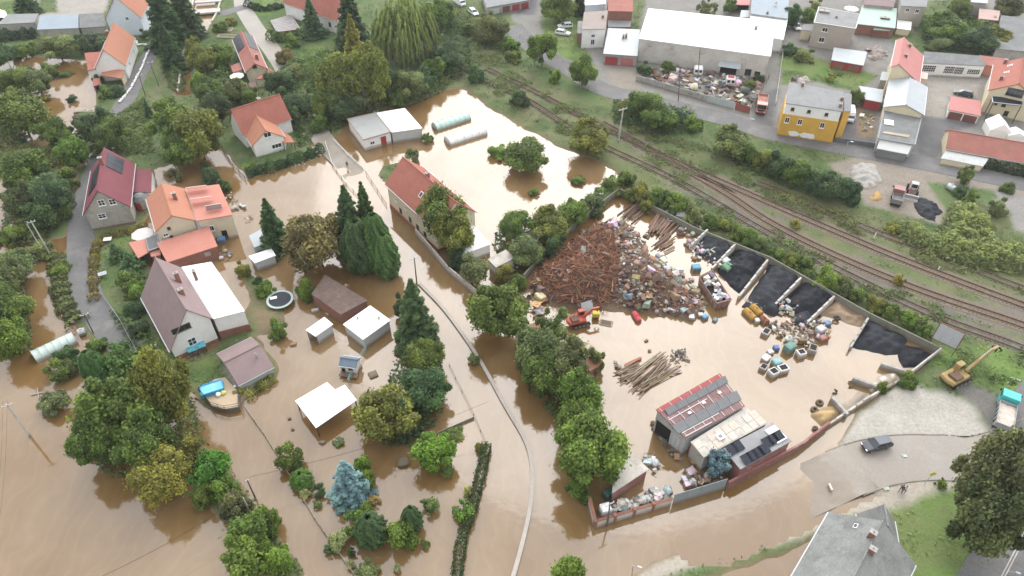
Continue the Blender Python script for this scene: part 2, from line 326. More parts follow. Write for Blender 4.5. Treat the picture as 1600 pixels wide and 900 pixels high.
def terrain():
    cell = .8
    xs = np.arange(-215, 205, cell); ys = np.arange(14, 300, cell)
    X, Y = np.meshgrid(xs, ys); P = np.stack([X.ravel(), Y.ravel()], 1)
    nz = vnoise(P[:, 0], P[:, 1], 2.2, 1) * 1.2 + vnoise(P[:, 0], P[:, 1], 6, 2) * 1.6 + vnoise(P[:, 0], P[:, 1], .9, 3) * .5
    sd = np.full(len(P), -1e9)
    for l in LANDS: sd = np.maximum(sd, sdist(P, poly_w(l)))
    sd = np.minimum(sd, -sdist(P, poly_w(STREAM)))
    z = np.clip((sd + nz * .6) * .4, -.8, LAND)
    col = np.tile(np.array(GRASS), (len(P), 1))
    wet = np.clip(1 - (z + .05) / .3, 0, 1)
    for pl, c in ZONES:
        wgt = np.clip(.5 + (sdist(P, poly_w(pl, LAND)) + nz * .7) / 1.2, 0, 1)[:, None]
        col = col * (1 - wgt) + np.array(c) * wgt
    gm = ((col[:, 1] > col[:, 2] * 1.5) & (col[:, 1] < .2))[:, None]; pn = np.clip(vnoise(P[:, 0] + 40, P[:, 1], 5, 41) * 1.6 + vnoise(P[:, 0] + 40, P[:, 1], 1.7, 42) + .35, 0, .8)[:, None]
    col = np.where(gm, col * (1 - pn * .45) + np.array((.175, .155, .085)) * pn * .45, col); pn = np.clip(vnoise(P[:, 0] + 140, P[:, 1], 4, 43) * 2 + vnoise(P[:, 0], P[:, 1], 1.5, 44) * .8, 0, .8)[:, None]; col = np.where(gm, col * (1 - pn) + np.array((.06, .10, .03)) * pn, col)
    for k, wd, amt in (('A', 2.6, .95), ('B', 2.6, .95), ('C', 2.1, .8), ('D', 1.6, .5)):
        ln = np.array([[v.x, v.y] for v in TRW[k]]); d = ldist(P, ln)
        east = np.clip((P[:, 0] - 15) / 30, .25, 1)
        wgt = (np.clip((wd - d + nz * 1.3) / 1.2, 0, 1) * amt * east)[:, None]
        col = col * (1 - wgt) + np.array(BAL) * wgt
    col = col * (1 - wet[:, None]) + np.array(MUD) * wet[:, None]
    for nm, ln, wd in ROADW:
        la = np.array([[v.x, v.y] for v in ln]); zz = np.array([v.z for v in ln])
        near = ldist(P, la) < wd / 2 + 1.2
        idx = np.where(near)[0]
        if len(idx):
            dd = ((P[idx][:, None, :] - la[None]) ** 2).sum(2); zr = zz[dd.argmin(1)]
            z[idx] = np.minimum(z[idx], np.where(zr < .33, zr - .35, zr - .05))
    nx, ny = len(xs), len(ys)
    V = np.concatenate([P, z[:, None]], 1)
    i = np.arange((ny - 1) * (nx - 1)); r = i // (nx - 1); c = i % (nx - 1); a = r * nx + c
    Fq = np.stack([a, a + 1, a + nx + 1, a + nx], 1)
    # one ring out to the horizon, in the same sheet
    x0, x1, y0, y1 = xs[0], xs[-1], ys[0], ys[-1]; B = 2500
    ring = np.array([[x0, y0, LAND], [x1, y0, LAND], [x1, y1, LAND], [x0, y1, LAND], [-B, -B, LAND], [B, -B, LAND], [B, B, LAND], [-B, B, LAND]])
    n0 = len(V); V = np.concatenate([V, ring]); rf = np.array([[n0, n0 + 4, n0 + 5, n0 + 1], [n0 + 1, n0 + 5, n0 + 6, n0 + 2], [n0 + 2, n0 + 6, n0 + 7, n0 + 3], [n0 + 3, n0 + 7, n0 + 4, n0]])
    Fq = np.concatenate([Fq, rf]); col = np.concatenate([col, np.tile(GRASS, (8, 1))])
    m = bpy.data.materials.new('soil_and_turf'); m.use_nodes = True; nt = m.node_tree; L = nt.links.new
    b = nt.nodes['Principled BSDF']; b.inputs['Roughness'].default_value = .92; b.inputs['Specular IOR Level'].default_value = .25
    at = N(nt, 'ShaderNodeAttribute'); at.attribute_name = 'soil'; tc = N(nt, 'ShaderNodeTexCoord')
    n1 = N(nt, 'ShaderNodeTexNoise'); n1.inputs['Scale'].default_value = .25; n1.inputs['Detail'].default_value = 9; n1.inputs['Roughness'].default_value = .7
    n2 = N(nt, 'ShaderNodeTexNoise'); n2.inputs['Scale'].default_value = 2.4; n2.inputs['Detail'].default_value = 4
    L(tc.outputs['Object'], n1.inputs['Vector']); L(tc.outputs['Object'], n2.inputs['Vector'])
    ad = N(nt, 'ShaderNodeMath'); ad.operation = 'ADD'; L(n1.outputs['Fac'], ad.inputs[0]); L(n2.outputs['Fac'], ad.inputs[1])
    mr = N(nt, 'ShaderNodeMapRange'); mr.inputs[1].default_value = .65; mr.inputs[2].default_value = 1.35; mr.inputs[3].default_value = .76; mr.inputs[4].default_value = 1.24; L(ad.outputs[0], mr.inputs[0])
    vm = N(nt, 'ShaderNodeVectorMath'); vm.operation = 'SCALE'; L(at.outputs['Color'], vm.inputs[0]); L(mr.outputs[0], vm.inputs['Scale'])
    L(vm.outputs[0], b.inputs['Base Color'])
    bp = N(nt, 'ShaderNodeBump'); bp.inputs['Strength'].default_value = .3; bp.inputs['Distance'].default_value = .15; L(ad.outputs[0], bp.inputs['Height']); L(bp.outputs[0], b.inputs['Normal'])
    me = np_mesh('ground', V, Fq, m, smooth=True)
    ca = me.attributes.new('soil', 'FLOAT_COLOR', 'POINT'); ca.data.foreach_set('color', np.concatenate([col, np.ones((len(col), 1))], 1).astype('f').ravel())
    o = bpy.data.objects.new('ground', me); link(o); o['kind'] = 'structure'
    return P, sd, col[:len(P)]
GP, GSD, GCOL = terrain()

def water():
    m = bpy.data.materials.new('flood_water'); m.use_nodes = True; nt = m.node_tree; L = nt.links.new
    b = nt.nodes['Principled BSDF']; b.inputs['IOR'].default_value = 1.48; b.inputs['Specular IOR Level'].default_value = 1.0
    tc = N(nt, 'ShaderNodeTexCoord')
    dist = N(nt, 'ShaderNodeTexNoise'); dist.inputs['Scale'].default_value = .05; dist.inputs['Detail'].default_value = 4
    L(tc.outputs['Object'], dist.inputs['Vector'])
    mxv = N(nt, 'ShaderNodeVectorMath'); mxv.operation = 'MULTIPLY_ADD'; mxv.inputs[1].default_value = (22, 22, 0); L(dist.outputs['Color'], mxv.inputs[0]); L(tc.outputs['Object'], mxv.inputs[2])
    n1 = N(nt, 'ShaderNodeTexNoise'); n1.inputs['Scale'].default_value = .06; n1.inputs['Detail'].default_value = 6; n1.inputs['Roughness'].default_value = .55; L(mxv.outputs[0], n1.inputs['Vector'])
    cr = N(nt, 'ShaderNodeValToRGB'); e = cr.color_ramp.elements
    e[0].position = .38; e[0].color = (.158, .090, .031, 1); e[1].position = .66; e[1].color = (.225, .148, .074, 1)
    n3 = N(nt, 'ShaderNodeTexWave'); n3.inputs['Scale'].default_value = .16; n3.inputs['Distortion'].default_value = 9; n3.inputs['Detail'].default_value = 4; n3.inputs['Detail Scale'].default_value = .6; L(mxv.outputs[0], n3.inputs['Vector'])
    pw_ = N(nt, 'ShaderNodeMath'); pw_.operation = 'POWER'; pw_.inputs[1].default_value = 7; L(n3.outputs['Fac'], pw_.inputs[0]); sm_ = N(nt, 'ShaderNodeMath'); sm_.operation = 'MULTIPLY_ADD'; sm_.inputs[1].default_value = .05; L(pw_.outputs[0], sm_.inputs[0]); L(n1.outputs['Fac'], sm_.inputs[2])
    L(sm_.outputs[0], cr.inputs['Fac']); L(cr.outputs[0], b.inputs['Base Color'])
    b.inputs['Roughness'].default_value = .07
    n2 = N(nt, 'ShaderNodeTexNoise'); n2.inputs['Scale'].default_value = .9; n2.inputs['Detail'].default_value = 3; L(tc.outputs['Object'], n2.inputs['Vector'])
    bp = N(nt, 'ShaderNodeBump'); bp.inputs['Strength'].default_value = .12; bp.inputs['Distance'].default_value = .05; L(n2.outputs['Fac'], bp.inputs['Height']); L(bp.outputs[0], b.inputs['Normal'])
    mb = MB(); mb.quad((-260, -20, 0), (130, -20, 0), (130, 262, 0), (-260, 262, 0))
    o = mb.build('water', m); o['kind'] = 'structure'
water()

ASPHALT = mat('asphalt', (.125, .122, .122), .75, .25, .16, 3.5, grime=(.20, .185, .165, .75), gs=.22, spec=.4, bump=.15, mud=False)
WET = mat('muddy_asphalt', (.262, .244, .22), .5, .22, .12, 3, grime=(.32, .288, .245, .8), gs=.15, spec=.5, mud=-.22)
def strip(mb, ln, w0, w1, dz=0.0):
    vs = []
    for i, p in enumerate(ln):
        t = (ln[min(i + 1, len(ln) - 1)] - ln[max(i - 1, 0)]); t.z = 0; t.normalize(); n = Vector((-t.y, t.x, 0))
        vs += [p + n * w0 + Vector((0, 0, dz)), p + n * w1 + Vector((0, 0, dz))]
    mb.add(vs, [(2 * i, 2 * i + 1, 2 * i + 3, 2 * i + 2) for i in range(len(ln) - 1)])
for i, (nm, ln, wd) in enumerate(ROADW):
    mb = MB(); strip(mb, ln, wd / 2, -wd / 2)
    if i in (0, 6):      # worn surface: fine cross grid so that the water edge wanders over it
        mb = MB(); K = 12; ln2 = [a + (b - a) * t / 4 for a, b in zip(ln, ln[1:]) for t in range(4)] + [ln[-1]]; vs = []
        for q, p in enumerate(ln2):
            t = ln2[min(q + 1, len(ln2) - 1)] - ln2[max(q - 1, 0)]; t.z = 0; t.normalize(); nn = Vector((-t.y, t.x, 0))
            for k in range(K + 1): c = p + nn * wd * (.5 - k / K); dz = (vnoise(np.array([c.x + 300]), np.array([c.y]), 3.2, 31)[0] * .35 + vnoise(np.array([c.x + 300]), np.array([c.y]), 1.1, 32)[0] * .1) * (1 if c.z < .33 else .05); vs.append((c.x, c.y, c.z + dz))
        mb.add(vs, [(q * (K + 1) + k, q * (K + 1) + k + 1, (q + 1) * (K + 1) + k + 1, (q + 1) * (K + 1) + k) for q in range(len(ln2) - 1) for k in range(K)])
    o = mb.build(nm, WET if i in (0, 6) else ASPHALT); o['kind'] = 'structure'
    if i == 7:
        for off in (-.22, .1):
            mb = MB(); strip(mb, ln, off + .13, off, .006); mb.build('road_marking', mat('road_paint', (.72, .72, .7), .6, .15), o)
    if i == 6:   # kerb on the gravel side and along the pavement
        for s_ in (1, -1):
            mb = MB()
            for k in range(0, 38):
                a, b_ = ln[k], ln[k + 1]; t = (b_ - a); t.z = 0; n = Vector((-t.y, t.x, 0)).normalized() * (wd / 2 + .1) * s_
                c = (a + b_) / 2 + n; mb.box((c.x, c.y, c.z + .02), (t.length + .02, .16, .12), math.atan2(t.y, t.x))
            o2 = mb.build('kerb', CONC); o2['kind'] = 'structure'

# ------------------------------------------------------------------ railway
RAIL = mat('rail_steel', (.13, .085, .065), .6, .3, 2, 9, metal=.3)
SLEEPER = mat('sleeper_wood', (.10, .08, .068), .95, .3, 1.5, 9)
BALLAST = mat('ballast', (.150, .132, .12), .95, .35, .5, 11, grime=(.125, .12, .065, .8), gs=.25, bump=.6)
TL = {'A': 'railway track farthest from the scrapyard, on clear grey ballast, with brown rails', 'B': 'middle railway track with brown rails between the two other clear tracks',
      'C': 'railway track nearest the scrapyard hedge, half grown over with grass', 'D': 'overgrown siding track in the grass beside the knotweed thicket'}
for k, ln in TRW.items():
    o = empty('railway_track', TL[k], 'railway track', ln[len(ln) // 2], group='railway tracks'); inv = Matrix.Translation(-o.location)
    L_ = [v - o.location for v in ln]
    for s_ in (.7175, -.7175):
        mb = MB(); strip(mb, L_, s_ + .045, s_ - .045, .30); strip(mb, L_, s_ + .045, s_ + .046, .30)
        n = len(L_)
        vs = mb.v[:2 * n]; base = len(mb.v)
        mb.add([(v[0], v[1], v[2] - .2) for v in vs], [])
        for i in range(n - 1):
            mb.f += [(2 * i, 2 * i + 2, base + 2 * i + 2, base + 2 * i), (2 * i + 1, base + 2 * i + 1, base + 2 * i + 3, 2 * i + 3)]; mb.mi += [0, 0]
        mb.build('rail', RAIL, o)
    if k in 'AB':
        mb = MB(); st = L_[int(len(L_) * (.38 if k == 'B' else .1)):]
        strip(mb, st, 1.75, -1.75, .055); mb.build('ballast_bed', BALLAST, o)
    mb = MB(); acc = 0; rr = random.Random(3)
    for i in range(len(L_) - 1):
        a, b_ = L_[i], L_[i + 1]; d = (b_ - a); n = d.length; an = math.atan2(d.y, d.x)
        while acc < n:
            p = a + d * (acc / n); acc += .66
            if rr.random() < (.08 if k in 'AB' else .3): continue
            mb.box((p.x, p.y, p.z + .06), (.25, 2.5 + rr.uniform(-.1, .1), .16), an + rr.uniform(-.02, .02))
        acc -= n
    s_ = mb.build('sleepers', SLEEPER, o); s_['kind'] = 'stuff'
# ================================================================== FOLIAGE
def leaf_quads(Cn, Nn, size, shade, aspect=1.5, r=rng):
    """one diamond leaf spray per centre, lying roughly across its normal"""
    n = len(Cn); t = r.normal(size=(n, 3)); t -= (t * Nn).sum(1)[:, None] * Nn; t /= np.linalg.norm(t, axis=1)[:, None] + 1e-9
    b = np.cross(Nn, t); s = (size * r.uniform(.65, 1.35, n))[:, None]
    V = np.stack([Cn + t * s * aspect * .5, Cn + b * s * .5 + Nn * s * .12, Cn - t * s * aspect * .5, Cn - b * s * .5 + Nn * s * .12], 1).reshape(-1, 3)
    return V, np.arange(4 * n).reshape(n, 4), np.repeat(shade, 4)
def unit(a): return a / (np.linalg.norm(a, axis=1)[:, None] + 1e-9)
def crown_mesh(kind, R, Hh, n, leaf, seed):
    """crown round the origin at its foot: radius R, from z=0 to z=Hh"""
    r = np.random.default_rng(seed)
    if kind == 'broad' or kind == 'bush' or kind == 'airy':
        nl = {'broad': 26, 'bush': 15, 'airy': 30}[kind]
        lc, lr = [], []
        for i in range(nl):
            d = unit(r.normal(size=(1, 3)))[0]; d[2] = d[2] * .8 + .12
            q = r.uniform(.3, .95) ** .6; f = r.uniform(.18, .42)
            if r.random() < .25: q, f = r.uniform(.9, 1.12), r.uniform(.12, .2)
            lc.append(d * q * np.array([1, 1, 1])); lr.append(f)
        lc = np.array(lc) * (1 - np.array(lr)[:, None] * .55); lr = np.array(lr)
        k = r.integers(0, nl, n); dn = unit(r.normal(size=(n, 3)) + np.array([0, 0, .25]))
        rad_ = lr[k] * np.where(r.random(n) < .12, r.uniform(1.0, 1.45, n), r.uniform(.6, 1.1, n))
        # second scale of lumps
        w1 = np.sin(dn[:, 0] * 9 + k) * np.sin(dn[:, 1] * 8 + 2 * k) * np.sin(dn[:, 2] * 7 + k * 3)
        rad_ *= 1 + .22 * w1
        P = lc[k] + dn * rad_[:, None]
        keep = np.ones(n, bool)
        if kind == 'airy': P[:, :2] *= .9
        P[:, 2] = np.where(P[:, 2] < -.55, -.55 + (P[:, 2] + .55) * .3, P[:, 2])
        m = np.abs(P).max(0); P[:, 0] /= m[0]; P[:, 1] /= m[1]
        P *= np.array([R, R, 1]); z0, z1 = P[:, 2].min(), P[:, 2].max(); P[:, 2] = (P[:, 2] - z0) / (z1 - z0) * Hh
        Nn = unit(dn * .9 + r.normal(size=(n, 3)) * .55 + np.array([0, 0, .45]))
        sh = (r.uniform(.68, 1.3, nl))[k] * r.uniform(.65, 1.4, n) * (1 + .18 * w1)
        V, Fq, s = leaf_quads(P, Nn, leaf, sh, r=r)
    elif kind in ('conifer', 'spruce'):
        nb = 26 if kind == 'conifer' else 22
        P, Nn, sh = [], [], []
        tiers = max(9, int(Hh / .62))
        per = max(2, n // (tiers * 11 + 1))
        for t in range(tiers):
            f = t / (tiers - 1); z = Hh * (.03 + .95 * f); rr_ = R * ((1 - f) ** .85 * .97 + .035) * r.uniform(.88, 1.08); bc = max(4, int(11 * (1 - f * .6)))
            a0 = r.uniform(0, 6.28)
            for j in range(bc):
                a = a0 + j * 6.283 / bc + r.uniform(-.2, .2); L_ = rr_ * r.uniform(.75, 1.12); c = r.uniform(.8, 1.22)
                u = r.uniform(.1, 1, per) ** .7
                wd = r.normal(size=per) * .17 * L_ * (1.15 - u * .8) + r.normal(size=per) * .05
                x = math.cos(a) * u * L_ - math.sin(a) * wd; y = math.sin(a) * u * L_ + math.cos(a) * wd
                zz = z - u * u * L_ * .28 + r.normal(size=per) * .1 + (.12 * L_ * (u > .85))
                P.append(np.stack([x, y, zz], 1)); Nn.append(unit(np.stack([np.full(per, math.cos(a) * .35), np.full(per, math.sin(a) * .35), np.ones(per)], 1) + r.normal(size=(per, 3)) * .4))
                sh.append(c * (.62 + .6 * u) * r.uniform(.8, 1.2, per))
        P = np.concatenate(P); Nn = np.concatenate(Nn); sh = np.concatenate(sh); P[:, 2] = np.clip(P[:, 2], 0.05, None)
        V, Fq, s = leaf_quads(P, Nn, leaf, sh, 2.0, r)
    elif kind == 'column':
        u = r.uniform(0, 1, n) ** .85; a = r.uniform(0, 6.283, n)
        prof = np.sin(np.clip(u * .93 + .07, 0, 1) ** .75 * 3.02) ** .62
        lump = 1 + .08 * np.sin(a * 7 + np.sin(u * 9) * 1.5) + .09 * np.sin(a * 13 + u * 23) + r.normal(size=n) * .05
        rr_ = R * prof * lump * np.where(r.random(n) < .2, r.uniform(.6, 1, n), 1)
        P = np.stack([np.cos(a) * rr_, np.sin(a) * rr_, u * Hh], 1)
        Nn = unit(np.stack([np.cos(a), np.sin(a), .25 + u * .9], 1) + r.normal(size=(n, 3)) * .4)
        V, Fq, s = leaf_quads(P, Nn, leaf, r.uniform(.75, 1.25, n) * (1 + .14 * np.sin(a * 7 + np.sin(u * 9) * 1.5)), 1.7, r)
    elif kind == 'willow':
        ns = 460; per = n // ns; P, Nn, sh = [], [], []
        for i in range(ns):
            d = unit(r.normal(size=(1, 3)))[0]; d[2] = abs(d[2]); q = r.uniform(.3, 1) ** .5
            p0 = np.array([d[0] * R * .9 * q, d[1] * R * .9 * q, Hh * (.42 + .56 * d[2] * q + .05)]); ln = Hh * r.uniform(.2, .5); u = np.linspace(0, 1, per)
            P.append(np.stack([p0[0] + d[0] * u * R * .16 + r.normal(size=per) * .1, p0[1] + d[1] * u * R * .16 + r.normal(size=per) * .1, np.maximum(p0[2] - u * ln, .2)], 1))
            Nn.append(unit(np.stack([np.full(per, d[0]), np.full(per, d[1]), np.full(per, .4)], 1) + r.normal(size=(per, 3)) * .35)); sh.append(np.full(per, r.uniform(.7, 1.3)) * (1.15 - .3 * u))
        P = np.concatenate(P); Nn = np.concatenate(Nn); sh = np.concatenate(sh)
        t_ = np.array([[0, 0, 1]]); nn = len(P); tt = np.tile(t_, (nn, 1)); tt = unit(tt - (tt * Nn).sum(1)[:, None] * Nn); b = np.cross(Nn, tt); sz = leaf * r.uniform(.7, 1.3, nn)[:, None]
        V = np.stack([P + tt * sz * 1.2, P + b * sz * .3, P - tt * sz * 1.2, P - b * sz * .3], 1).reshape(-1, 3); Fq = np.arange(4 * nn).reshape(nn, 4); s = np.repeat(sh, 4)
    return np_mesh('crown', V, Fq, LEAF, s)
def trunk_mesh(R, H, limbs, seed):
    r = random.Random(seed); mb = MB(); b = max(.1, H * .022)
    pts = [(0, 0, -.8), (r.uniform(-.04, .04) * H, r.uniform(-.04, .04) * H, H * .35), (r.uniform(-.05, .05) * H, r.uniform(-.05, .05) * H, H * .8)]
    mb.tube(pts, [b * 1.3, b, b * .35], 6)
    for i in range(limbs):
        z = H * r.uniform(.25, .6); a = r.uniform(0, 6.28); q = R * r.uniform(.5, .85); x, y = pts[1][0], pts[1][1]
        mb.tube([(x * z / (H * .35), y * z / (H * .35), z), (math.cos(a) * q * .5, math.sin(a) * q * .5, z + H * .12), (math.cos(a) * q, math.sin(a) * q, min(H * .92, z + H * .26))], [b * .55, b * .4, b * .15], 5)
    return mb.mesh('trunk', BARK)
PROTO = {}
def proto(kind, size, var):
    """size class -> (crown mesh, trunk mesh, R, H)"""
    key = (kind, size, var)
    if key not in PROTO:
        R, H = {'L': (5.0, 8.0), 'M': (2.9, 4.8), 'S': (1.3, 1.9)}[size]
        if kind in ('conifer', 'spruce'): R, H = {'L': (3.0, 13), 'M': (2.4, 8), 'S': (1.2, 4)}[size]
        if kind == 'column': R, H = {'L': (2.2, 10), 'M': (1.4, 5), 'S': (.8, 2.6)}[size]
        if kind == 'willow': R, H = 9.0, 15.0
        n = {'L': 25000, 'M': 10000, 'S': 2800}[size]
        lf = {'L': .285, 'M': .235, 'S': .15}[size]
        if kind == 'airy': n = int(n * .6)
        if kind in ('conifer', 'spruce'): lf *= .82
        if kind == 'column': lf *= .8; n = int(n * .6)
        if kind == 'willow': n, lf = 22000, .42
        PROTO[key] = (crown_mesh(kind, R, H, n, lf, len(kind) * 131 + ord(kind[1]) * 7 + ord(size) * 17 + var * 1009), trunk_mesh(R, H, {'L': 7, 'M': 5, 'S': 2}[size] if kind in ('broad', 'airy', 'bush') else 0, var + 5), R, H)
    return PROTO[key]
TN = [0]
def tree(kind, x, y, rpx, h, col, label, name=None, cat=None, clear=None, group=None, z0=0.0):
    """crown centred on photo point (x,y), crown radius rpx photo pixels, total height h metres"""
    TN[0] += 1; rr_ = random.Random(TN[0] * 17)
    if clear is None: clear = {'broad': .16, 'airy': .14, 'bush': 0, 'conifer': .02, 'spruce': .02, 'column': 0, 'willow': .02}[kind]
    zc = h * (.55 if kind not in ('conifer', 'spruce') else .36)
    p = G(x, y, zc); R = rpx / SC(x, y, zc) * 1.17
    size = 'L' if R > 3.6 else ('M' if R > 1.7 else 'S')
    if kind in ('conifer', 'spruce', 'column'): size = 'L' if h > 9.5 else ('M' if h > 4 else 'S')
    if kind == 'willow': size = 'L'
    cm, tm, PR, PH = proto(kind, size, TN[0] % (3 if kind in ('broad', 'bush') else 2))
    if cat is None: cat = 'shrub' if kind == 'bush' else 'tree'
    if name is None: name = {'broad': 'tree', 'airy': 'tree', 'bush': 'shrub', 'conifer': 'conifer', 'spruce': 'spruce', 'column': 'conifer', 'willow': 'willow'}[kind]
    e = empty(name, label, cat, (p.x, p.y, z0), rr_.uniform(0, 6.28), group)
    c = bpy.data.objects.new('crown', cm); link(c, e); c.location = (0, 0, h * clear); hh = h * (1 - clear)
    c.scale = (R / PR * rr_.uniform(.93, 1.07), R / PR * rr_.uniform(.93, 1.07), hh / PH)
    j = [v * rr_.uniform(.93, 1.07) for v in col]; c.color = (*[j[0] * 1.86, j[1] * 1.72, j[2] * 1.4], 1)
    if h > 1.6 and kind != 'column':
        t = bpy.data.objects.new('trunk', tm); link(t, e); t.scale = (R / PR * .9, R / PR * .9, h / PH * (.93 if kind != 'broad' else .9))
    return e
def leafmass(name, label, cat, pts, width, height, col, dens=26, leaf=.3, box=False, kind=None, z0=0.0, group=None, poly=None, seed=1, bumps=.35):
    """hedge or thicket: leaf sprays over a lumpy body along a line of photo points (or inside a polygon)"""
    r = np.random.default_rng(seed)
    if poly is None:
        ln = smooth([G(x, y, height * .5 + z0) for x, y in pts], 5); seg = np.array([[v.x, v.y] for v in ln]); L_ = np.linalg.norm(np.diff(seg, axis=0), axis=1); tot = L_.sum(); n = int(tot * (width + 2 * height) * dens)
        s = r.uniform(0, tot, n); cum = np.concatenate([[0], np.cumsum(L_)]); k = np.clip(np.searchsorted(cum, s) - 1, 0, len(L_) - 1); f = (s - cum[k]) / L_[k]
        c = seg[k] + (seg[k + 1] - seg[k]) * f[:, None]; t = (seg[k + 1] - seg[k]) / L_[k][:, None]; nn = np.stack([-t[:, 1], t[:, 0]], 1)
        lump = 1 + bumps * np.sin(s * 1.9 + seed) * np.sin(s * .83) + vnoise(c[:, 0] + 100, c[:, 1], 1.3, seed) * bumps
        per = width + 2 * height; u = r.uniform(0, per, n); q = np.zeros(n); z = np.zeros(n); nx = np.zeros(n); nz = np.zeros(n)
        a = u < height; q[a] = -width / 2; z[a] = u[a]; nx[a] = -1; nz[a] = .4
        b = (u >= height) & (u < height + width); q[b] = u[b] - height - width / 2; z[b] = height; nz[b] = 1
        d = u >= height + width; q[d] = width / 2; z[d] = u[d] - height - width; nx[d] = 1; nz[d] = .4
        if not box:
            ang = u / per * math.pi; q = -np.cos(ang) * width / 2; z = np.sin(ang) ** .7 * height; nx = -np.cos(ang); nz = np.sin(ang)
        q = q * lump + r.normal(size=n) * .1; z = np.clip(z * lump + r.normal(size=n) * .1, .05, None)
        P = np.stack([c[:, 0] + nn[:, 0] * q, c[:, 1] + nn[:, 1] * q, z], 1)
        Nn = unit(np.stack([nn[:, 0] * nx, nn[:, 1] * nx, nz], 1) + r.normal(size=(n, 3)) * .45); sh = r.uniform(.7, 1.3, n) * lump
        org = np.array([seg[len(seg) // 2][0], seg[len(seg) // 2][1], z0])
        P[:, :2] -= org[:2]
    else:
        pw = poly_w(poly, height * .6 + z0); lo, hi = pw.min(0), pw.max(0); A = (hi - lo).prod(); n = int(A * dens); Q = r.uniform(lo, hi, (n, 2)); sd = sdist(Q, pw); ok = sd > r.uniform(-.6, .3, n); ok &= (vnoise(Q[:, 0] + 90, Q[:, 1], 3.5, seed + 9) + vnoise(Q[:, 0] + 90, Q[:, 1], 1.2, seed + 8) * .5 > .02) | (height > 1); Q = Q[ok]; sd = sd[ok]; n = len(Q)
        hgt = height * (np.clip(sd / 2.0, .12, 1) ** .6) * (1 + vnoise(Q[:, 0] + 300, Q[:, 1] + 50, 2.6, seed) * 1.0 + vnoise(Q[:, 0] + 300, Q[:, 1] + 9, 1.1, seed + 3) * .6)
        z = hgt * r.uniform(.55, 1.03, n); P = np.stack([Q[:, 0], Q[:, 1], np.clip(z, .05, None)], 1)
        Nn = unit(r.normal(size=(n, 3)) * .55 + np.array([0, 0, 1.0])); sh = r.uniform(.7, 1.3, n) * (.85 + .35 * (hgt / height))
        org = np.array([pw.mean(0)[0], pw.mean(0)[1], z0]); P[:, :2] -= org[:2]
    V, Fq, s = leaf_quads(P, Nn, leaf, sh, 1.6, r)
    o = bpy.data.objects.new(name, np_mesh(name, V, Fq, LEAF, s)); link(o); o.location = org; o.color = (*col, 1)
    return tag(o, label, cat, group, kind)

